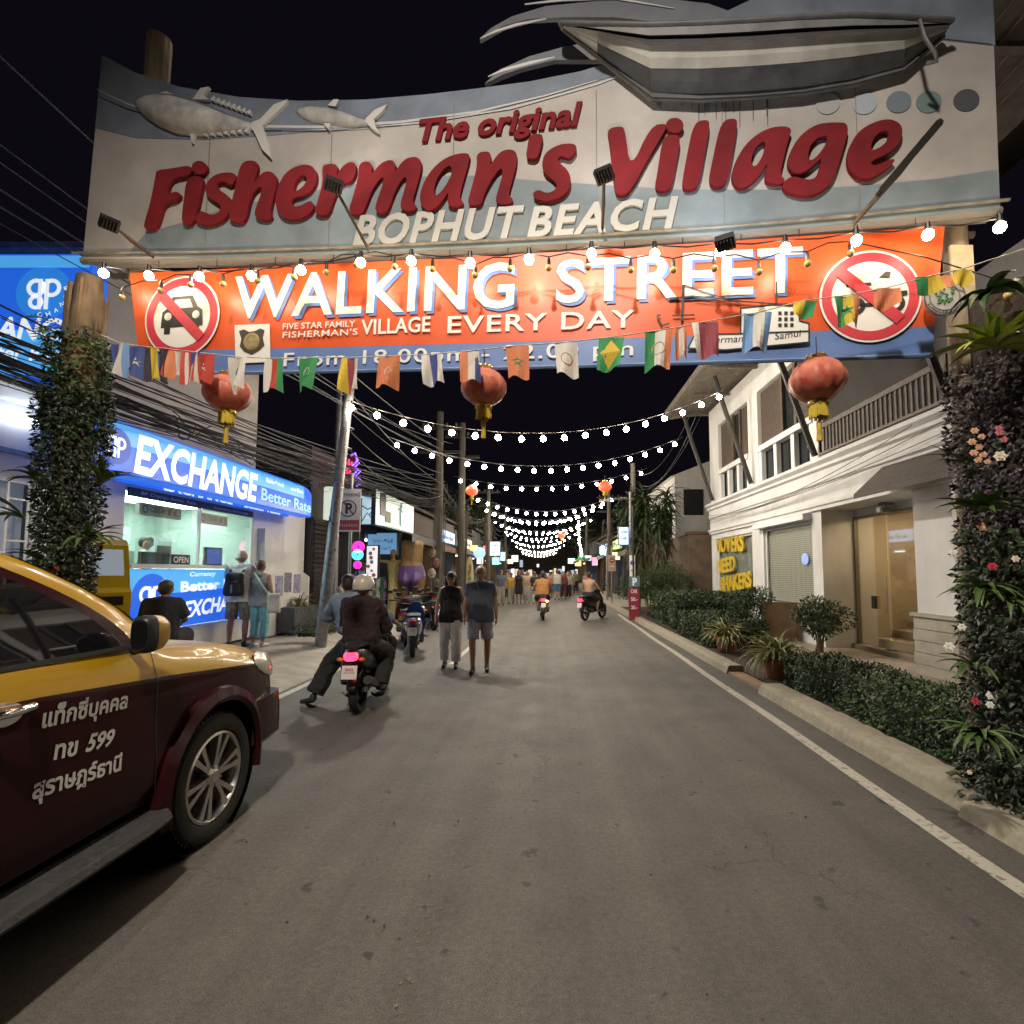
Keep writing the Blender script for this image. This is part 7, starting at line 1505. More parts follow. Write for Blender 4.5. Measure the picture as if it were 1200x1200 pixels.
mb = MB(); mb.tube([fr.pt(.35, -.35, .01), fr.pt(.3, .1, .01), fr.pt(.4, .4, .01)], .05, 6); mb.tube([fr.pt(.1, .2, .01), fr.pt(.6, .15, .01)], .03, 5); mb.build('figure', mat('board_soft_blue', (.3, .5, .58), .5), p_)
# neon arrow sign over the lane
t = thing('neon_sign', 'pink neon sign with a purple neon figure high beside the grey pole', 'neon sign', tuple(atY(412, 552, 14.8)))
a, b_ = atY(395, 535, 14.8), atY(413, 568, 14.8); mb = MB(); mb.bb(a.x, b_.x + .05, 14.84, 14.9, b_.z, a.z); mb.build('back_board', mat('neon_back', (.10, .012, .03), .6), t)
fr = Fr((a.x, 14.8, b_.z), (1, 0, 0), (0, -1, 0)); ww, hh = b_.x - a.x, a.z - b_.z
mb = MB()
for r0, (s_, n_) in enumerate((('OPEN', 4), ('BAR', 3), ('MUSIC', 5))): scribble(mb, fr, .02, ww + .02, hh * (.70 - .31 * r0), hh * .2, .01, r0)
mb.build('pink_tube', emis('neon_pink', (1, .03, .16), 3.5), t)
mb = MB(); c_ = atY(417, 552, 14.8); pt = [atY(x, y, 14.8) for x, y in ((411, 534), (416, 531), (419, 540), (413, 546), (420, 550), (414, 557), (422, 562), (418, 570), (424, 566))]; mb.tube(pt, .028, 6); mb.tube([p + V((.06, 0, -.05)) for p in pt[2:7]], .02, 6); mb.build('purple_tube', emis('neon_purple', (.35, .13, 1), 2.2), t)
# shops: dark box with a lit opening, canopy and sign; each a thing
def shop(y0, y1, side, h, wallc, label, canopy=None, lit=None, lit_s=.5, sign=None, xb=None):
    x = (-5.6 if side < 0 else 4.8) if xb is None else xb; s_ = side; t = thing('street_shop', label, 'shop', (x, (y0 + y1) / 2, 0)); D = 6
    mb = MB(); m0 = mat('shop_wall_%d%d' % (int(wallc[0] * 100), int(wallc[1] * 100)), wallc, .85, nz=.25, ns=2)
    mb.bb(x, x + s_ * .3, y0, y0 + .5, 0, 2.9); mb.bb(x, x + s_ * .3, y1 - .5, y1, 0, 2.9); mb.bb(x, x + s_ * .3, y0, y1, 2.9, h); mb.bb(x + s_ * .3, x + s_ * D, y0 - .01, y0 + .2, 0, h); mb.bb(x + s_ * .3, x + s_ * D, y1 - .2, y1 + .01, 0, h); mb.build('wall', m0, t)
    mb = MB(); mb.add([V((x - s_ * .3, y0 - .1, h)), V((x - s_ * .3, y1 + .1, h)), V((x + s_ * D, y1 + .1, h + 1.6)), V((x + s_ * D, y0 - .1, h + 1.6)), V((x - s_ * .3, y0 - .1, h + .12)), V((x - s_ * .3, y1 + .1, h + .12)), V((x + s_ * D, y1 + .1, h + 1.72)), V((x + s_ * D, y0 - .1, h + 1.72))], [(0, 1, 2, 3), (4, 7, 6, 5), (0, 4, 5, 1), (1, 5, 6, 2), (3, 2, 6, 7), (0, 3, 7, 4)]); mb.build('roof', mat('shop_roof', (.06, .045, .035), .85, nz=.3, ns=4), t)
    mb = MB(); mb.bb(x + s_ * 2.6, x + s_ * 2.7, y0 + .2, y1 - .2, .0, 2.9); mb.bb(x + s_ * .3, x + s_ * 2.6, y0 + .2, y1 - .2, 2.85, 2.9)
    rnd = random.Random(int(y0 * 10)); mb.build('interior', mat('shop_in_%s' % (lit or 'dark'), {'warm': (.45, .33, .2), 'cool': (.35, .45, .55), None: (.05, .04, .035)}[lit], .8, nz=.5, ns=2.5), t)
    if lit:
        mb = MB(); mb.bb(x + s_ * .8, x + s_ * 1.0, y0 + .8, y1 - .8, 2.78, 2.83); mb.build('ceiling_lamp', emis('lamp_' + lit, {'warm': (1, .72, .4), 'cool': (.75, .9, 1)}[lit], 16 * lit_s), t)
    for k in range(5):
        yy = y0 + .7 + (y1 - y0 - 1.4) * k / 4; hh = rnd.uniform(.7, 1.7); c_ = rnd.choice([(.25, .06, .05), (.05, .12, .22), (.3, .26, .2), (.06, .2, .12), (.28, .2, .04)])
        mb = MB(); mb.bb(x + s_ * .45, x + s_ * .9, yy - .22, yy + .22, .1, hh); 
        for z in range(3): mb.bb(x + s_ * .40, x + s_ * .44, yy - .2, yy + .2, .2 + z * hh / 3.4, .2 + z * hh / 3.4 + hh / 5, 1)
        mb.build('display', [mat('display_%d%d' % (int(c_[0] * 100), int(c_[2] * 100)), c_, .7, nz=.5, ns=9), mat('goods_%d%d' % (int(c_[1] * 100), int(c_[2] * 100)), (c_[2] + .1, c_[0] + .1, c_[1] + .1), .7, nz=.6, ns=16)], t)
    if canopy:
        mb = MB(); z = 2.95; L = rnd.uniform(1.1, 1.6); mb.add([V((x - s_ * .01, y0, z + .35)), V((x - s_ * .01, y1, z + .35)), V((x - s_ * L, y1, z - .15)), V((x - s_ * L, y0, z - .15)), V((x - s_ * L, y1, z - .38)), V((x - s_ * L, y0, z - .38))], [(0, 1, 2, 3), (3, 2, 4, 5)]); mb.build('canopy', mat('canopy_%d%d' % (int(canopy[0] * 100), int(canopy[2] * 100)), canopy, .8, nz=.2, ns=5), t)
    if sign:
        c_, st_, wr = sign; fr = Fr((x - s_ * .05, (y0 + y1) / 2, 3.55), (0, -s_, 0), (-s_, 0, 0)); W2 = (y1 - y0) * .38
        mb = MB(); mb.prism(fr, [(-W2, -.3), (W2, -.3), (W2, .32), (-W2, .32)], -.04, .1); sb = mb.build('sign_board', emis('shop_sign_%d%d%d' % tuple(int(k * 50) for k in c_), c_, st_ * 1.3), t)
        mb = MB(); scribble(mb, fr, -W2 * .8, W2 * .8, -.13, .28, .105, int(y0)); mb.build('lettering', M['whitebox'] if sum(c_) < 1.2 else M['black'], sb)
    return t
# dark timber lean-to right after the booth
t = thing('timber_shutter_shop', 'closed shop with dark timber slats beyond the booth wing', 'shop', (-6.3, 14.2, .25))
mb = MB()
for k in range(22): mb.bb(-6.1, -6.05, 13.5, 15.3, .3 + k * .125, .3 + k * .125 + .10)
mb.bb(-6.2, -6.1, 13.48, 15.3, .25, 3.1, 0); mb.bb(-12, -6.2, 13.5, 15.3, .25, 5.0); mb.build('slatted_wall', M['darkwood'], t)
shop(15.4, 20.0, -1, 3.9, (.05, .045, .045), 'dark statue shop with a grey canopy past the timber shutters', (.10, .10, .105), 'cool', .35)
shop(20.2, 25.5, -1, 4.2, (.08, .06, .05), 'brown shop with warm lamps behind the cable-wrapped poles', (.12, .06, .04), 'warm', .8)
shop(25.7, 31, -1, 4.4, (.12, .11, .11), 'grey shop with a blue lit board past the surfboards', (.06, .09, .16), 'cool', 1., ((.25, .5, .9), .8, 'CAFE'))
shop(31.2, 38, -1, 4.2, (.10, .08, .06), 'tan shop with a warm board in the middle of the far row', (.16, .12, .08), 'warm', 1., ((.9, .7, .35), .7, 'SPA'))
shop(38.2, 46, -1, 4.8, (.09, .10, .11), 'slate shop with cool lamps in the far row', (.05, .12, .10), 'cool', 1.2)
shop(46.2, 56, -1, 4.4, (.11, .09, .07), 'low tan shop near the end of the booth side', (.14, .05, .04), 'warm', 1.2, ((.85, .3, .25), .8, 'BAR'))
shop(56.2, 72, -1, 4.8, (.08, .08, .08), 'last dark shop on the booth side of the street', None, 'cool', 1.4)
shop(26, 31.5, 1, 3.6, (.12, .10, .08), 'low tan shop after the brown wall', (.10, .09, .05), 'warm', .6, xb=5.3)
shop(33.8, 39, 1, 4.0, (.09, .09, .10), 'grey shop with a yellow-green board across from the crowd', (.06, .07, .08), 'cool', 1., ((.55, .8, .2), .8, 'MART'), xb=4.9)
shop(39.2, 47, 1, 4.4, (.10, .08, .07), 'tan shop with a blue board across from the crowd', (.10, .06, .05), 'warm', 1., ((.2, .4, .9), .8, 'DIVE'), xb=4.7)
shop(47.2, 58, 1, 4.6, (.08, .08, .09), 'dark shop near the end of the palm side', (.05, .07, .10), 'cool', 1.3, xb=4.4)
shop(58.2, 74, 1, 4.4, (.10, .09, .08), 'last tan shop on the palm side of the street', None, 'warm', 1.4, xb=4.2)
# building closing the far bend and its lit fronts
t = thing('end_building', 'dim building closing the street at the far bend', 'building', (-1, 104, 0)); mb = MB(); mb.bb(-22, 20, 104, 112, 0, 6.2); mb.build('wall', mat('end_wall', (.07, .06, .05), .85, nz=.3, ns=1), t)
mb = MB(); mb.bb(-22.5, 20.5, 103.5, 112.5, 6.2, 7.0); mb.build('roof', M['darkwood'], t)
rnd = random.Random(5)
for k in range(22):
    x = -9 + k * .85; z0 = rnd.choice((.4, .4, 1.6, 2.6)); mb = MB(); mb.bb(x, x + rnd.uniform(.4, .8), 103.9, 103.98, z0, z0 + rnd.uniform(.6, 2.0)); mb.build('lit_front', emis('front_%d' % (k % 3), [(1, .8, .55), (.7, .85, 1), (.9, .9, .85)][k % 3], [.9, .5, 1.4][k % 3]), t)
# signs in the lane ahead
q1 = atY(562, 648, 27); t = thing('round_sign', 'round pale blue lit sign on a white post above the walking man', 'sign', tuple(q1))
fr = Fr(q1, (1, 0, 0), (0, -1, 0)); mb = MB(); mb.prism(fr, circ(0, 0, .30, 30), .0, .08); mb.build('lit_face', emis('round_blue', (.42, .70, .95), .9), t); mb = MB(); mb.tube([q1 + V((.1, .1, -.28)), V((q1.x + .1, 27.1, 0))], .04, 8); mb.build('post', M['whitebox'], t)
mb = MB(); ring(mb, fr, 0, 0, .20, .22, .081, .085); mb.build('ring_mark', mat('pale_ring', (.75, .85, .9), .5), t)
q1 = atY(580, 643, 26); lightbox('square_lightbox', 'square pale lit sign hanging beyond the round sign', q1.x, 26, q1.z, .56, .75, emis('square_white', (.62, .82, .95), .9), 'y', (('CAFE', -.18, .18, .12, .10), ('BAR', -.1, .1, -.2, .1)), mat('sign_navy', (.03, .08, .18), .5))
q1 = atX(436, 655, -4.7); t, fr, p_ = lightbox('menu_lightbox', 'tall narrow lit poster with red and blue pictures behind the white helmet', atY(436, 657, 14.5).x, 14.5, 1.95, .36, .95, emis('menu_white', (.75, .76, .78), .7))
mb = MB(); rnd = random.Random(6)
for k in range(7): mb.prism(fr, circ(rnd.uniform(-.1, .1), -.36 + k * .12, rnd.uniform(.03, .06), 14), .009, .013, k % 2)
mb.build('picture', [mat('menu_red', (.5, .12, .10), .5), mat('menu_blue', (.15, .25, .5), .5)], p_)
t = thing('neon_rings', 'pink and green neon rings hanging behind the no parking post', 'neon sign', tuple(atY(419, 652, 13.4)))
fr = Fr((0, 13.4, 0), (1, 0, 0), (0, -1, 0))
for (x, y, r, n_, c_) in ((420, 641, .15, 'pink', (1, .03, .42)), (419, 650, .14, 'aqua', (.1, .75, .75)), (419, 662, .10, 'pink', (1, .03, .42))):
    p = atY(x, y, 13.4); mb = MB(); ring(mb, fr, p.x, p.z, r * .22, r, -.03, .03, 0, 26); mb.build('neon_ring', emis('ring_' + n_, c_, 1.6), t)
p = atY(419, 652, 13.4); mb = MB(); mb.bb(p.x - .02, p.x + .02, 13.43, 13.47, 1.4, 3.2); mb.build('backing', M['black'], t)
q1 = atY(448, 637, 17); t, fr, p_ = lightbox('blue_sail_sign', 'sky blue lit panel with pale writing under the statue shop canopy', q1.x, 17, q1.z, 1.0, .75, emis('sail_blue', (.16, .36, .62), .7), 'y', (('BEACH', -.3, .35, .02, .13), ('CLUB', -.2, .3, -.2, .1)), mat('pale_writing', (.6, .7, .8), .5))
# statues outside the shop
brz = mat('statue_gold', (.17, .10, .035), .5, nz=.35, ns=4); prp = mat('statue_purple', (.07, .035, .12), .4)
t = thing('beach_statue', 'huge bronze lower-body statue in purple swim briefs under the canopy', 'statue', (-4.15, 15.9, 0))
L = lambda a, b_: [(V(p) + V((-4.15, 15.9, 0)), r) for p, r in (a, b_)]
PB = [[((-.2, 0, 1.5), .22), ((.2, 0, 1.5), .22), ((-.15, 0, 1.95), .17), ((.15, 0, 1.95), .17)], [((-.15, 0, 1.9), .17), ((.15, 0, 1.9), .17), ((-.2, 0, 2.5), .15), ((.2, 0, 2.5), .15)], [((-.2, 0, 1.48), .23), ((-.22, .02, .75), .14)], [((.2, 0, 1.48), .23), ((.21, .02, .75), .14)], [((-.16, -.10, 1.42), .18), ((-.15, -.06, 1.55), .18)], [((.16, -.10, 1.42), .18), ((.15, -.06, 1.55), .18)], [((-.22, .02, .8), .14), ((-.2, 0, .14), .08)], [((.21, .02, .8), .14), ((.2, 0, .14), .08)]]
remeshed('figure', PB, .025, brz, t, 3)
remeshed('briefs', [[(p, r + .02) for p, r in q] for q in PB], .025, prp, t, 3, 0, [(V((0, 0, 1.86)), V((0, 0, 1)), 9.), (V((.05, 0, 1.12)), V((.75, 0, -.66)), 9.), (V((-.05, 0, 1.12)), V((-.75, 0, -.66)), 9.)])
mb = MB(); mb.bb(-4.65, -3.65, 15.4, 16.4, 0, .12); mb.build('plinth', M['darkwood'], t)
t = thing('outstretched_statue', 'thin gilded statue with both arms held out under the canopy', 'statue', (-4.78, 16.1, .2))
remeshed('figure', [[((0, 0, .2), .16), ((0, 0, 1.1), .14)], [((0, 0, 1.1), .13), ((-.1, 0, 1.75), .09), ((.1, 0, 1.75), .09)], [((-.15, 0, 1.78), .06), ((-.85, 0, 1.86), .035)], [((.15, 0, 1.78), .06), ((.85, 0, 1.90), .035)], [((0, 0, 1.85), .05), ((0, 0, 1.98), .05)], [((0, 0, 2.08), .10), ((0, -.02, 2.03), .09)]], .022, mat('statue_gilt', (.36, .30, .12), .5, nz=.3, ns=5), t, 3)
# surfboards
for (x, y, Y, c_, n_, lab) in ((549, 668, 26.5, (.55, .48, .28), 'cream', 'cream surfboard with dark lettering standing by the round sign'), (541, 655, 27.5, (.05, .26, .15), 'green', 'green surfboard standing behind the cream one')):
    q1 = atY(x, y, Y); t = thing('surfboard', lab, 'surfboard', (q1.x, Y, 0)); mb = MB(); secs = []
    for k in range(15):
        f = k / 14; hw = .26 * math.sin(PI * (f * .94 + .03)) ** .6; z = .1 + 2.35 * f; xx = q1.x + .12 * (f - .5); secs.append([V((xx + hw * math.cos(a_), Y + .035 * math.sin(a_) - .1 * (f - .5) ** 2, z)) for a_ in [2 * PI * j / 12 for j in range(12)]])
    mb.loft(secs); sbd = mb.build('board', mat('surf_' + n_, c_, .3, nz=.1, ns=4), t, smooth=60)
    if n_ == 'cream':
        fr = Fr((q1.x, Y - .07, .5), (.05, 0, 1), (0, -1, 0), (-1, 0, .05)); mb = MB(); scribble(mb, fr, .05, 1.6, -.08, .16, .0, 4); mb.build('lettering', mat('surf_ink', (.10, .10, .06), .5), sbd)
# hanging masks and trinkets on the pole
rnd = random.Random(15)
for k in range(4):
    q1 = atY(506 + (k % 2) * 5, 648 + k * 12, 18.6); t = thing('carved_mask', ['small striped carved mask topmost on the cable-wrapped pole', 'brown carved mask second from the top on the cable-wrapped pole', 'pale carved mask third from the top on the cable-wrapped pole', 'dark carved mask lowest on the cable-wrapped pole'][k], 'mask', tuple(q1)); mb = MB(); mb.ball(q1, .15, n=12, m=8, sc=(1, .4, 1.25)); mb.build('carving', mat('mask_%d' % k, [(.3, .2, .12), (.18, .08, .05), (.4, .36, .28), (.08, .06, .05)][k], .6, nz=.6, ns=16), t, smooth=60)
    mb = MB()
    for q in (-1, 1): mb.ball(q1 + V((q * .05, -.055, .04)), .02, n=6, m=4)
    mb.ball(q1 + V((0, -.055, -.07)), .035, n=6, m=4, sc=(1.3, .6, .5)); mb.build('carved_hole', M['black'], t)

# ------------------------------------------------------------ right side furniture
t = thing('parking_stand', 'red parking price stand with a blue P plate on the kerb end', 'sign', (2.98, 18.1, 0))
fr = Fr((2.98, 18.0, 0), (1, 0, 0), (0, -1, 0)); mb = MB(); mb.bb(2.79, 3.15, 18.02, 18.1, .02, 1.12); mb.build('red_board', mat('stand_red', (.24, .025, .05), .5), t)
mb = MB()
for s_, v in (('CAR', .95), ('50.-', .68), ('20.-', .40)): put_text(mb, fr, s_, (-.12, v), (.10, v), .12, -.015, off=.02)
mb.build('lettering', M['whitebox'], t)
mb = MB(); mb.bb(2.80, 3.16, 17.98, 18.02, 1.16, 1.52); mb.build('blue_plate', mat('p_blue', (.10, .17, .24), .5), t); mb = MB(); put_text(mb, fr, 'P', (-.07, 1.22), (.09, 1.22), .24, .025, off=.05); ring(mb, fr, .0, 1.34, .0001, .0002, .02, .021); mb.build('letter', M['whitebox'], t)
mb = MB(); mb.tube([(2.97, 18.12, 0), (2.97, 18.12, 4.0)], .03, 8); mb.build('post', M['black'], t)
q1 = atY(731, 628, 19); lightbox('blue_lightbox', 'small pale blue lit box high on the pole beside the palms', q1.x, 19, q1.z, .40, .70, emis('box_blue', (.50, .70, .98), .9), 'y', (('EAT', -.11, .11, .1, .1), ('HERE', -.13, .13, -.12, .08)), mat('sign_navy', (.03, .08, .18), .5))
q1 = atY(739, 665, 18.6); t = thing('narrow_notice', 'narrow white notice with a blue no parking disc above the P plate', 'sign', tuple(q1)); mb = MB(); mb.bb(q1.x - .10, q1.x + .10, 18.2, 18.22, q1.z - .42, q1.z + .42); mb.build('plate', M['whitebox'], t); mb = MB(); fr = Fr((q1.x, 18.2, q1.z), (1, 0, 0), (0, -1, 0)); mb.prism(fr, circ(0, .16, .085, 20), .001, .005); mb.build('blue_disc', mat('disc_blue', (.12, .12, .35), .5), t); mb = MB(); mb.prism(fr, [(-.06, -.12), (.06, -.12), (.06, -.09), (-.06, -.09)], .001, .005); mb.build('mark', M['black'], t)
q1 = atY(717, 660, 27); t = thing('no_entry_sign', 'pale sign with a red no-entry mark on a post past the palms', 'sign', tuple(q1)); mb = MB(); mb.bb(q1.x - .2, q1.x + .2, 27, 27.03, q1.z - .42, q1.z + .42); mb.build('plate', mat('sign_beige', (.42, .34, .26), .6), t); mb = MB(); fr = Fr((q1.x, 27, q1.z), (1, 0, 0), (0, -1, 0)); mb.prism(fr, circ(0, .15, .13, 20), .001, .006); mb.build('red_disc', M['red'], t); mb = MB(); mb.prism(fr, [(-.08, .13), (.08, .13), (.08, .17), (-.08, .17)], .007, .01); scribble(mb, fr, -.12, .12, -.2, .08, .004); mb.build('white_bar', M['whitebox'], t); mb = MB(); mb.tube([(q1.x, 27.06, 0), (q1.x, 27.06, q1.z + .9)], .04, 8); mb.build('post', M['steel'], t)
t = thing('lamp_post', 'thin post with a jutting lamp arm over the far road, unlit', 'street lamp', (3.1, 19.6, 0)); mb = MB(); mb.tube([(3.12, 19.6, 0), (3.12, 19.6, 4.7)], .05, 8); mb.build('post', M['steel'], t); mb = MB(); mb.tube([(3.12, 19.6, 4.4), (2.9, 19.5, 4.45), (2.2, 19.4, 4.35)], .035, 8); mb.bb(1.95, 2.3, 19.3, 19.5, 4.30, 4.38); mb.build('arm', M['steel'], t)
t = thing('lit_lamp_post', 'far street lamp with a bright white head beside the no-entry sign', 'street lamp', (3.4, 30, 0)); mb = MB(); mb.tube([(3.4, 30, 0), (3.4, 30, 3.1), (2.8, 30, 3.35)], .05, 8); mb.build('post', M['steel'], t); mb = MB(); mb.ball((3.15, 30, 3.02), .10, n=10, m=6); mb.build('lamp_head', mat('white_lamp', (1, 1, 1), emit=40., ec=(.85, .95, 1)), t)
t = thing('light_tree', 'slim column of fairy lights over a small green cone at the far bend', 'light decoration', (2.6, 40, 2.2)); mb = MB(); mb.lathe([(.42, 2.55), (.22, 2.9), (.04, 3.5)], (2.6, 40, 0), 14); mb.build('cone', mat('glow_green', (.02, .22, .06), .6), t); mb = MB(); rnd = random.Random(3)  # cone is plain green and emits nothing
for k in range(14): z = 2.9 + k * .2; mb.ball((2.35 + .25 * ((k / 13 - 1) ** 2) + rnd.uniform(-.05, .05), 39.8, z), .07, n=6, m=4)
mb.build('fairy_bulb', M['bulb'], t)

# ------------------------------------------------------------ planting
def hedge(name, label, x0, x1, y0, y1, z0, z1, n, seed, size=(.03, .06), specks=0):
    rng = random.Random(seed); t = thing(name, label, 'hedge', ((x0 + x1) / 2, (y0 + y1) / 2, z0)); mb = MB()
    fx = lambda y: .06 * math.sin(y * 3.1 + seed) + .03 * math.sin(y * 8)
    for k in range(n):
        y = rng.uniform(y0, y1); r = rng.random(); A = (z1 - z0); B_ = (x1 - x0); q = r * (2 * A + B_)
        top = z1 + .03 * math.sin(y * 5 + seed) + rng.uniform(-.05, .03)
        if q < A: p = V((x0 + fx(y) + rng.uniform(0, .06), y, z0 + q)); nrm = V((-1, 0, .1))
        elif q < A + B_: p = V((x0 + (q - A), y, top)); nrm = V((0, 0, 1))
        else: p = V((x1 + fx(y) - rng.uniform(0, .06), y, z0 + q - A - B_)); nrm = V((1, 0, .1))
        if rng.random() < .16:
            e = y0 if rng.random() < .5 else y1; p = V((rng.uniform(x0, x1), e + rng.uniform(-.05, .05), rng.uniform(z0, z1))); nrm = V((0, -1 if e == y0 else 1, .1))
        d = (nrm * rng.uniform(.2, .9) + rv(rng)).normalized(); L = rng.uniform(*size); leaf(mb, p, d, nrm, L, L * .6, 0 if rng.random() < .7 else 1, .1)
    mb.build('foliage', [M['plantd'], M['plant']], t)
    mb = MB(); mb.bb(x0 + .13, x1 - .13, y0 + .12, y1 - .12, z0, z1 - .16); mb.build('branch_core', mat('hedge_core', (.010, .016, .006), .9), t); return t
hedge('clipped_hedge', 'low clipped hedge along the kerb between the leafy pole and the larger potted spider plant', 3.38, 4.15, 4.1, 7.5, .06, .50, 13000, 1)
hedge('clipped_hedge', 'low clipped hedge behind the smaller potted spider plant', 3.45, 4.7, 11.2, 14.0, .06, .60, 11000, 2, (.04, .08))
hedge('clipped_hedge', 'taller clipped hedge under the yellow lettering window', 3.6, 5.4, 14.6, 18.4, .06, 1.0, 11000, 3, (.05, .10))
def bush(label, c, r, h, n, seed):
    rng = random.Random(seed); t = thing('round_bush', label, 'bush', c); c = V(c); mb = MB()
    for k in range(7): a_ = rng.uniform(0, 6.3); mb.tube([c + V((rng.uniform(-.08, .08), rng.uniform(-.08, .08), 0)), c + V((.12 * math.cos(a_), .12 * math.sin(a_), h * .4)), c + V((r * .6 * math.cos(a_), r * .6 * math.sin(a_), h * .75))], [.022, .016, .008], 6)
    mb.build('stem', M['bark'], t); mb = MB()
    cl_ = [(c + V((rng.uniform(-.55, .55) * r, rng.uniform(-.55, .55) * r, h * rng.uniform(.5, .92))), r * rng.uniform(.32, .55)) for k in range(13)]
    for k in range(n):
        p0, rr2 = rng.choice(cl_); d = rv(rng); p = p0 + V((d.x, d.y, d.z * .75)) * rr2 * rng.uniform(.8, 1.05); L = rng.uniform(.04, .085); leaf(mb, p, (d + rv(rng) * .8), d, L, L * .45, 0 if rng.random() < .6 else 1, .1)
    mb.build('foliage', [M['plantd'], M['plant']], t)
bush('round dark bush on bare stems in front of the glass door', (5.35, 10.4, .06), .62, 1.12, 3800, 1)
bush('smaller round bush beside the orange marble slab', (4.75, 12.3, .06), .55, 1.15, 3000, 2)
bush('big loose shrub at the foot of the drooping dracaenas next to the parking stand', (3.7, 19.3, .06), .85, 1.7, 4200, 5)
bush('second big loose shrub between the parking stand and the brown wall', (4.5, 19.0, .06), .95, 1.9, 4200, 6)
bush('low wide shrub behind the red parking stand', (3.5, 21.6, .06), .8, 1.3, 2600, 7)
def spider(label, c, s_, n, seed, pot=True):
    t = thing('spider_plant', label, 'potted plant', c); c = V(c); rng = random.Random(seed)
    if pot:
        mb = MB(); mb.lathe([(.001, 0), (.13 * s_, 0), (.15 * s_, .03 * s_), (.19 * s_, .24 * s_), (.205 * s_, .25 * s_), (.205 * s_, .29 * s_), (.18 * s_, .29 * s_), (.17 * s_, .25 * s_), (.001, .24 * s_)], c, 22); mb.build('pot', M['clay'], t, smooth=40)
    mb = MB(); z = .26 * s_ if pot else .02
    for k in range(n): az = rng.uniform(0, 2 * PI); el = rng.uniform(.2, 1.5); blade(mb, c + V((rng.uniform(-.06, .06), rng.uniform(-.06, .06), z)), az, el, s_ * rng.uniform(.35, .62), .028 * s_ + .008, rng.uniform(1.2, 2.5), 0, 1, n=7)
    mb.build('foliage', [M['planty'], M['plant']], t)
spider('larger potted spider plant with cream-edged leaves at the ramp in the kerb', (3.52, 8.05, .03), 1.22, 150, 1)
spider('smaller potted spider plant with cream-edged leaves further along the kerb', (3.60, 10.6, .06), 1.12, 120, 2)
t = spider('spider plant in a grey trough at the foot of the booth side wing', (-5.92, 12.5, .85), .85, 70, 3, False)
t = thing('planter_trough', 'grey planter trough under the spider plant at the booth side wing', 'planter', (-5.92, 12.4, .3)); mb = MB(); mb.bb(-6.1, -5.72, 11.85, 13.1, .3, .86); mb.build('trough', mat('trough_grey', (.10, .10, .105), .7, nz=.3, ns=6), t)
hedge('low_moss_hedge', 'low dark ground hedge below the booth planter', -5.7, -5.0, 11.6, 14.6, .18, .48, 2500, 7)
def dracaena(label, c, heads, seed):
    t = thing('dracaena_tree', label, 'tree', c); c = V(c); rng = random.Random(seed); mb = MB()
    for (dx, dy, z) in heads: mb.tube([c + V((dx * .2, dy * .2, 0)), c + V((dx * .6, dy * .6, z * .5)), c + V((dx, dy, z))], [.09, .07, .05], 8)
    mb.build('trunk', M['bark'], t); mb = MB()
    for (dx, dy, z) in heads:
        for k in range(210):
            f = rng.random() ** 1.4; p = c + V((dx, dy, z - f * 2.3)) ; az = rng.uniform(0, 6.3); el = rng.uniform(-.3, 1.3) - f * 1.5
            blade(mb, p, az, el, rng.uniform(.8, 1.25) * (1 - .35 * f), .075, rng.uniform(1.0, 1.9), 2 if f > .5 and rng.random() < .7 else rng.choice((0, 0, 1)), None, n=5)
    mb.build('crown', [M['plantd'], M['plant'], mat('dry_frond', (.13, .105, .065), .8)], t)
dracaena('tall drooping dracaena with shaggy dry skirts beside the brown wall', (4.35, 20.6, 0), [(-.5, 0, 4.7), (.45, .3, 4.9), (.0, -.4, 4.0)], 1)
dracaena('drooping dracaena standing closer to the lamp post', (3.55, 21.0, 0), [(-.2, 0, 4.5), (.35, .2, 4.1)], 2)
# dark trees far off, each a trunk with limbs and leaf clumps
def tree(label, c, h, r, n, seed):
    rng = random.Random(seed); t = thing('leafy_tree', label, 'tree', c); c = V(c); mb = MB(); mb.tube([c, c + V((.1, 0, h * .45))], [.2, .13], 8); cl_ = []
    for k in range(12):
        a_ = rng.uniform(0, 6.3); e = c + V((r * .75 * rng.random() ** .5 * math.cos(a_), r * .75 * rng.random() ** .5 * math.sin(a_), h * rng.uniform(.5, .95))); cl_.append((e, r * rng.uniform(.25, .45))); mb.tube([c + V((.1, 0, h * .42)), c.lerp(e, .7) + V((0, 0, h * .12)), e], [.09, .05, .02], 5)
    mb.build('trunk', M['bark'], t); mb = MB()
    for k in range(n):
        p0, rr2 = rng.choice(cl_); d = rv(rng); L = rng.uniform(.16, .34); leaf(mb, p0 + d * rr2 * rng.uniform(.5, 1.05), d + rv(rng), d, L, L * .5, 0 if rng.random() < .7 else 1, .1)
    mb.build('crown', [M['plantd'], M['plant']], t)
tree('dark leafy tree behind the far lamp post', (6.2, 37, 0), 6.5, 2.6, 2600, 1); tree('dark leafy tree at the far bend on the palm side', (4.5, 62, 0), 8, 3.4, 2600, 2); tree('dark leafy tree over the far shops on the booth side', (-7.5, 44, 0), 8, 3.2, 2600, 3)

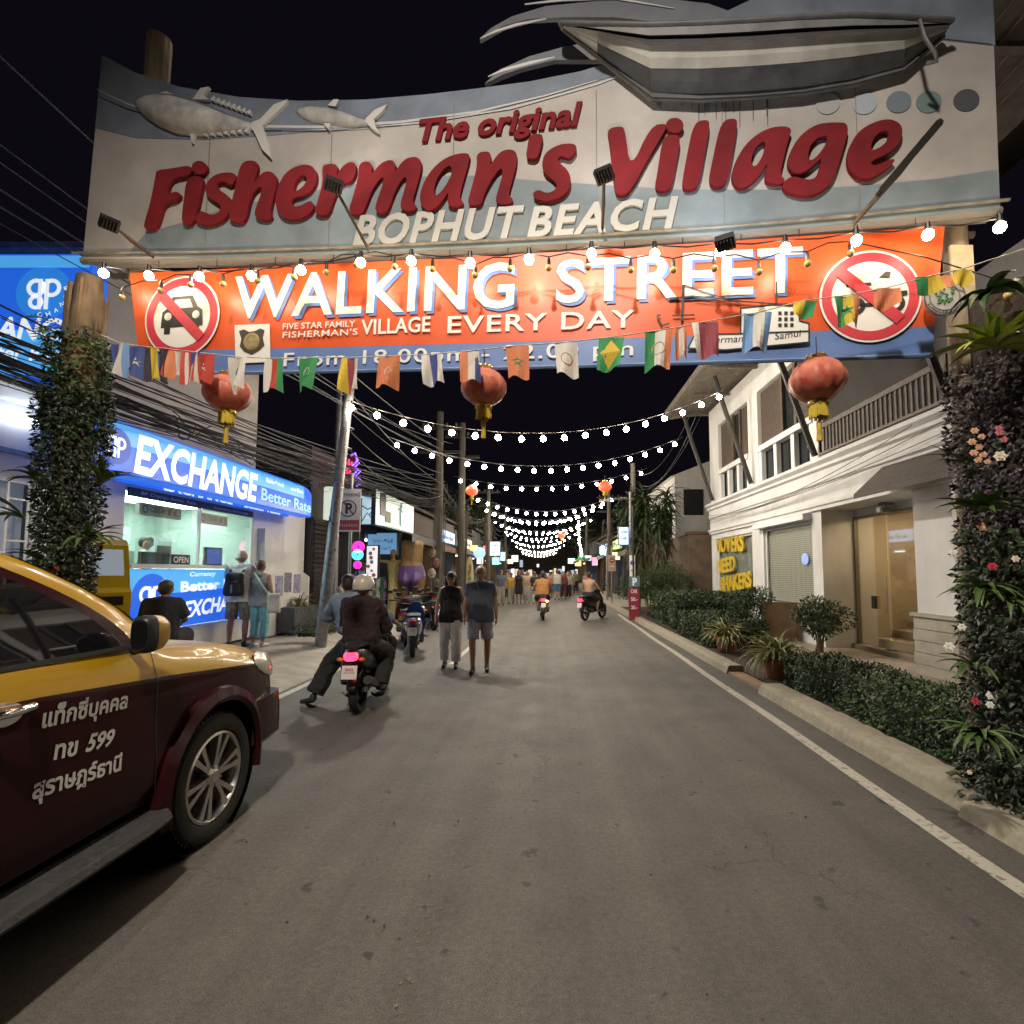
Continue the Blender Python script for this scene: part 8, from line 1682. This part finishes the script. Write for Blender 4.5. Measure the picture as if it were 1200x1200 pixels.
# ------------------------------------------------------------ street lamps: near road, and one added to brighten the white building
def street_lamp(label, x, y, z, arm, power, col_, size, aim, ang):
    t = thing('street_lamp', label, 'street lamp', (x, y, 0)); mb = MB(); mb.tube([(x, y, 0), (x, y, z)], [.09, .06], 10); mb.tube([(x, y, z - .1), (x + arm * .5, y, z + .1), (x + arm, y, z + .1)], .04, 8); mb.build('post', M['steel'], t)
    mb = MB(); mb.box((x + arm, y, z + .08), (.55, .25, .08)); hd = mb.build('lamp_housing', M['steel'], t); mb = MB(); mb.box((x + arm, y, z + .032), (.45, .2, .008)); mb.build('lens', mat('lamp_lens', (1, .85, .6), emit=20., ec=(1, .85, .62)), hd)
    spot('lamp_light', (x + arm, y, z), aim, power, col_, size, ang, .9); return t
street_lamp('street lamp behind the viewer on the booth side of the road', -5.2, -1.5, 8.6, 4.2, 4700, (1, .90, .77), .25, (-.3, 1.6, 0), 126)
street_lamp('added street lamp on the booth side, brightening the white building', -5.4, 13.2, 8.4, 2.0, 3900, (1, .93, .82), .25, (1.6, 12.6, 0), 140)  # lamp added and aimed to brighten the white facade

# yellow payment kiosk by the booth
t = thing('payment_kiosk', 'yellow payment kiosk with sloped screen at the end of the blue counter', 'kiosk', (-5.70, 6.66, .24))
K = Matrix.Rotation(R(52), 3, 'Z'); kp = lambda x, y, z: V((-5.70, 6.66, .24)) + K @ V((x, y, z))
mb = MB(); prof = [(.25, 0), (-.25, 0), (-.25, .95), (-.27, 1.18), (-.20, 1.24), (-.02, 1.78), (.10, 1.86), (.25, 1.86)]
mb.loft([[kp(x, y, z) for y, z in prof] for x in (-.26, .26)]); ky = mb.build('cabinet', mat('kiosk_yellow', (.88, .62, .012), .4, nz=.08, ns=4), t, smooth=25)
sn = V((0, -.54, .18)).normalized()
def kquad(x0, x1, t0, t1, o, n_, m_, a=(-.20, 1.24), b=(-.02, 1.78)):
    mb = MB(); dy, dz = b[0] - a[0], b[1] - a[1]; nrm = V((0, -dz, dy)).normalized() * o; P = [kp(*(V((x, a[0] + dy * t_, a[1] + dz * t_)) + nrm)) for x, t_ in ((x0, t0), (x1, t0), (x1, t1), (x0, t1))]; mb.add(P, [(0, 1, 2, 3)]); return mb.build(n_, m_, t)
kquad(-.20, .20, .28, .9, .004, 'screen', mat('kiosk_screen', (.18, .22, .25), .15, emit=.35, ec=(.6, .7, .8))); kquad(-.18, .18, .2, .8, .004, 'cash_slot', M['black'], (-.25, .98), (-.27, 1.17)); kquad(-.17, .17, .1, .8, .004, 'poster', mat('kiosk_poster', (.4, .38, .3), .6, c2=(.12, .10, .1), ns=22), (-.25, .1), (-.25, .90))

# small lit signs further up both sides
SG = [(-4.2, 29.5, 2.9, .5, .6, (1, .62, .2), 'amber square lit sign on the booth side just past the surfboards'), (-4.3, 33, 2.6, .45, .9, (.9, .9, .85), 'tall white lit sign on the booth side of the crowd'), (-4.1, 36, 3.3, .8, .4, (1, .25, .2), 'wide red lit sign high on the booth side'), (-4.0, 40, 2.5, .6, .6, (.3, .9, .6), 'green lit sign on the booth side deep in the street'), (-3.9, 45, 3.0, .5, .8, (.4, .65, 1), 'tall blue lit sign on the booth side deep in the street'), (-3.9, 52, 2.7, .9, .5, (1, .8, .5), 'wide cream lit sign on the booth side near the bend'), (-3.8, 60, 3.2, .8, .8, (1, .9, .8), 'white square lit sign on the booth side near the bend'),
      (4.0, 30.5, 2.6, .5, .5, (1, .75, .4), 'warm small lit sign on the palm side before the lit street lamp'), (3.9, 36, 3.0, .6, .5, (.5, .75, 1), 'blue lit sign on the palm side of the crowd'), (3.7, 41, 2.5, .5, .7, (1, .35, .5), 'pink lit sign on the palm side deep in the street'), (3.5, 47, 2.9, .9, .5, (.9, .95, 1), 'wide white lit sign on the palm side deep in the street'), (3.2, 55, 2.6, .7, .7, (1, .7, .3), 'orange square lit sign on the palm side near the bend'), (2.9, 64, 3.0, .9, .7, (.7, .9, 1), 'pale blue lit sign on the palm side near the bend')]
for x, y, z, wd, h, c_, lab in SG:
    t, fr, p_ = lightbox('hanging_lightbox', lab, x, y, z, wd, h, emis('hang_%d%d%d' % tuple(int(k * 30) for k in c_), c_, 1.5)); mb = MB(); s_ = 1 if x > 0 else -1; mb.bb(x, x + s_ * 1.2, y + .05, y + .08, z + h / 2 - .05, z + h / 2 - .01); mb.build('bracket', M['steel'], t)
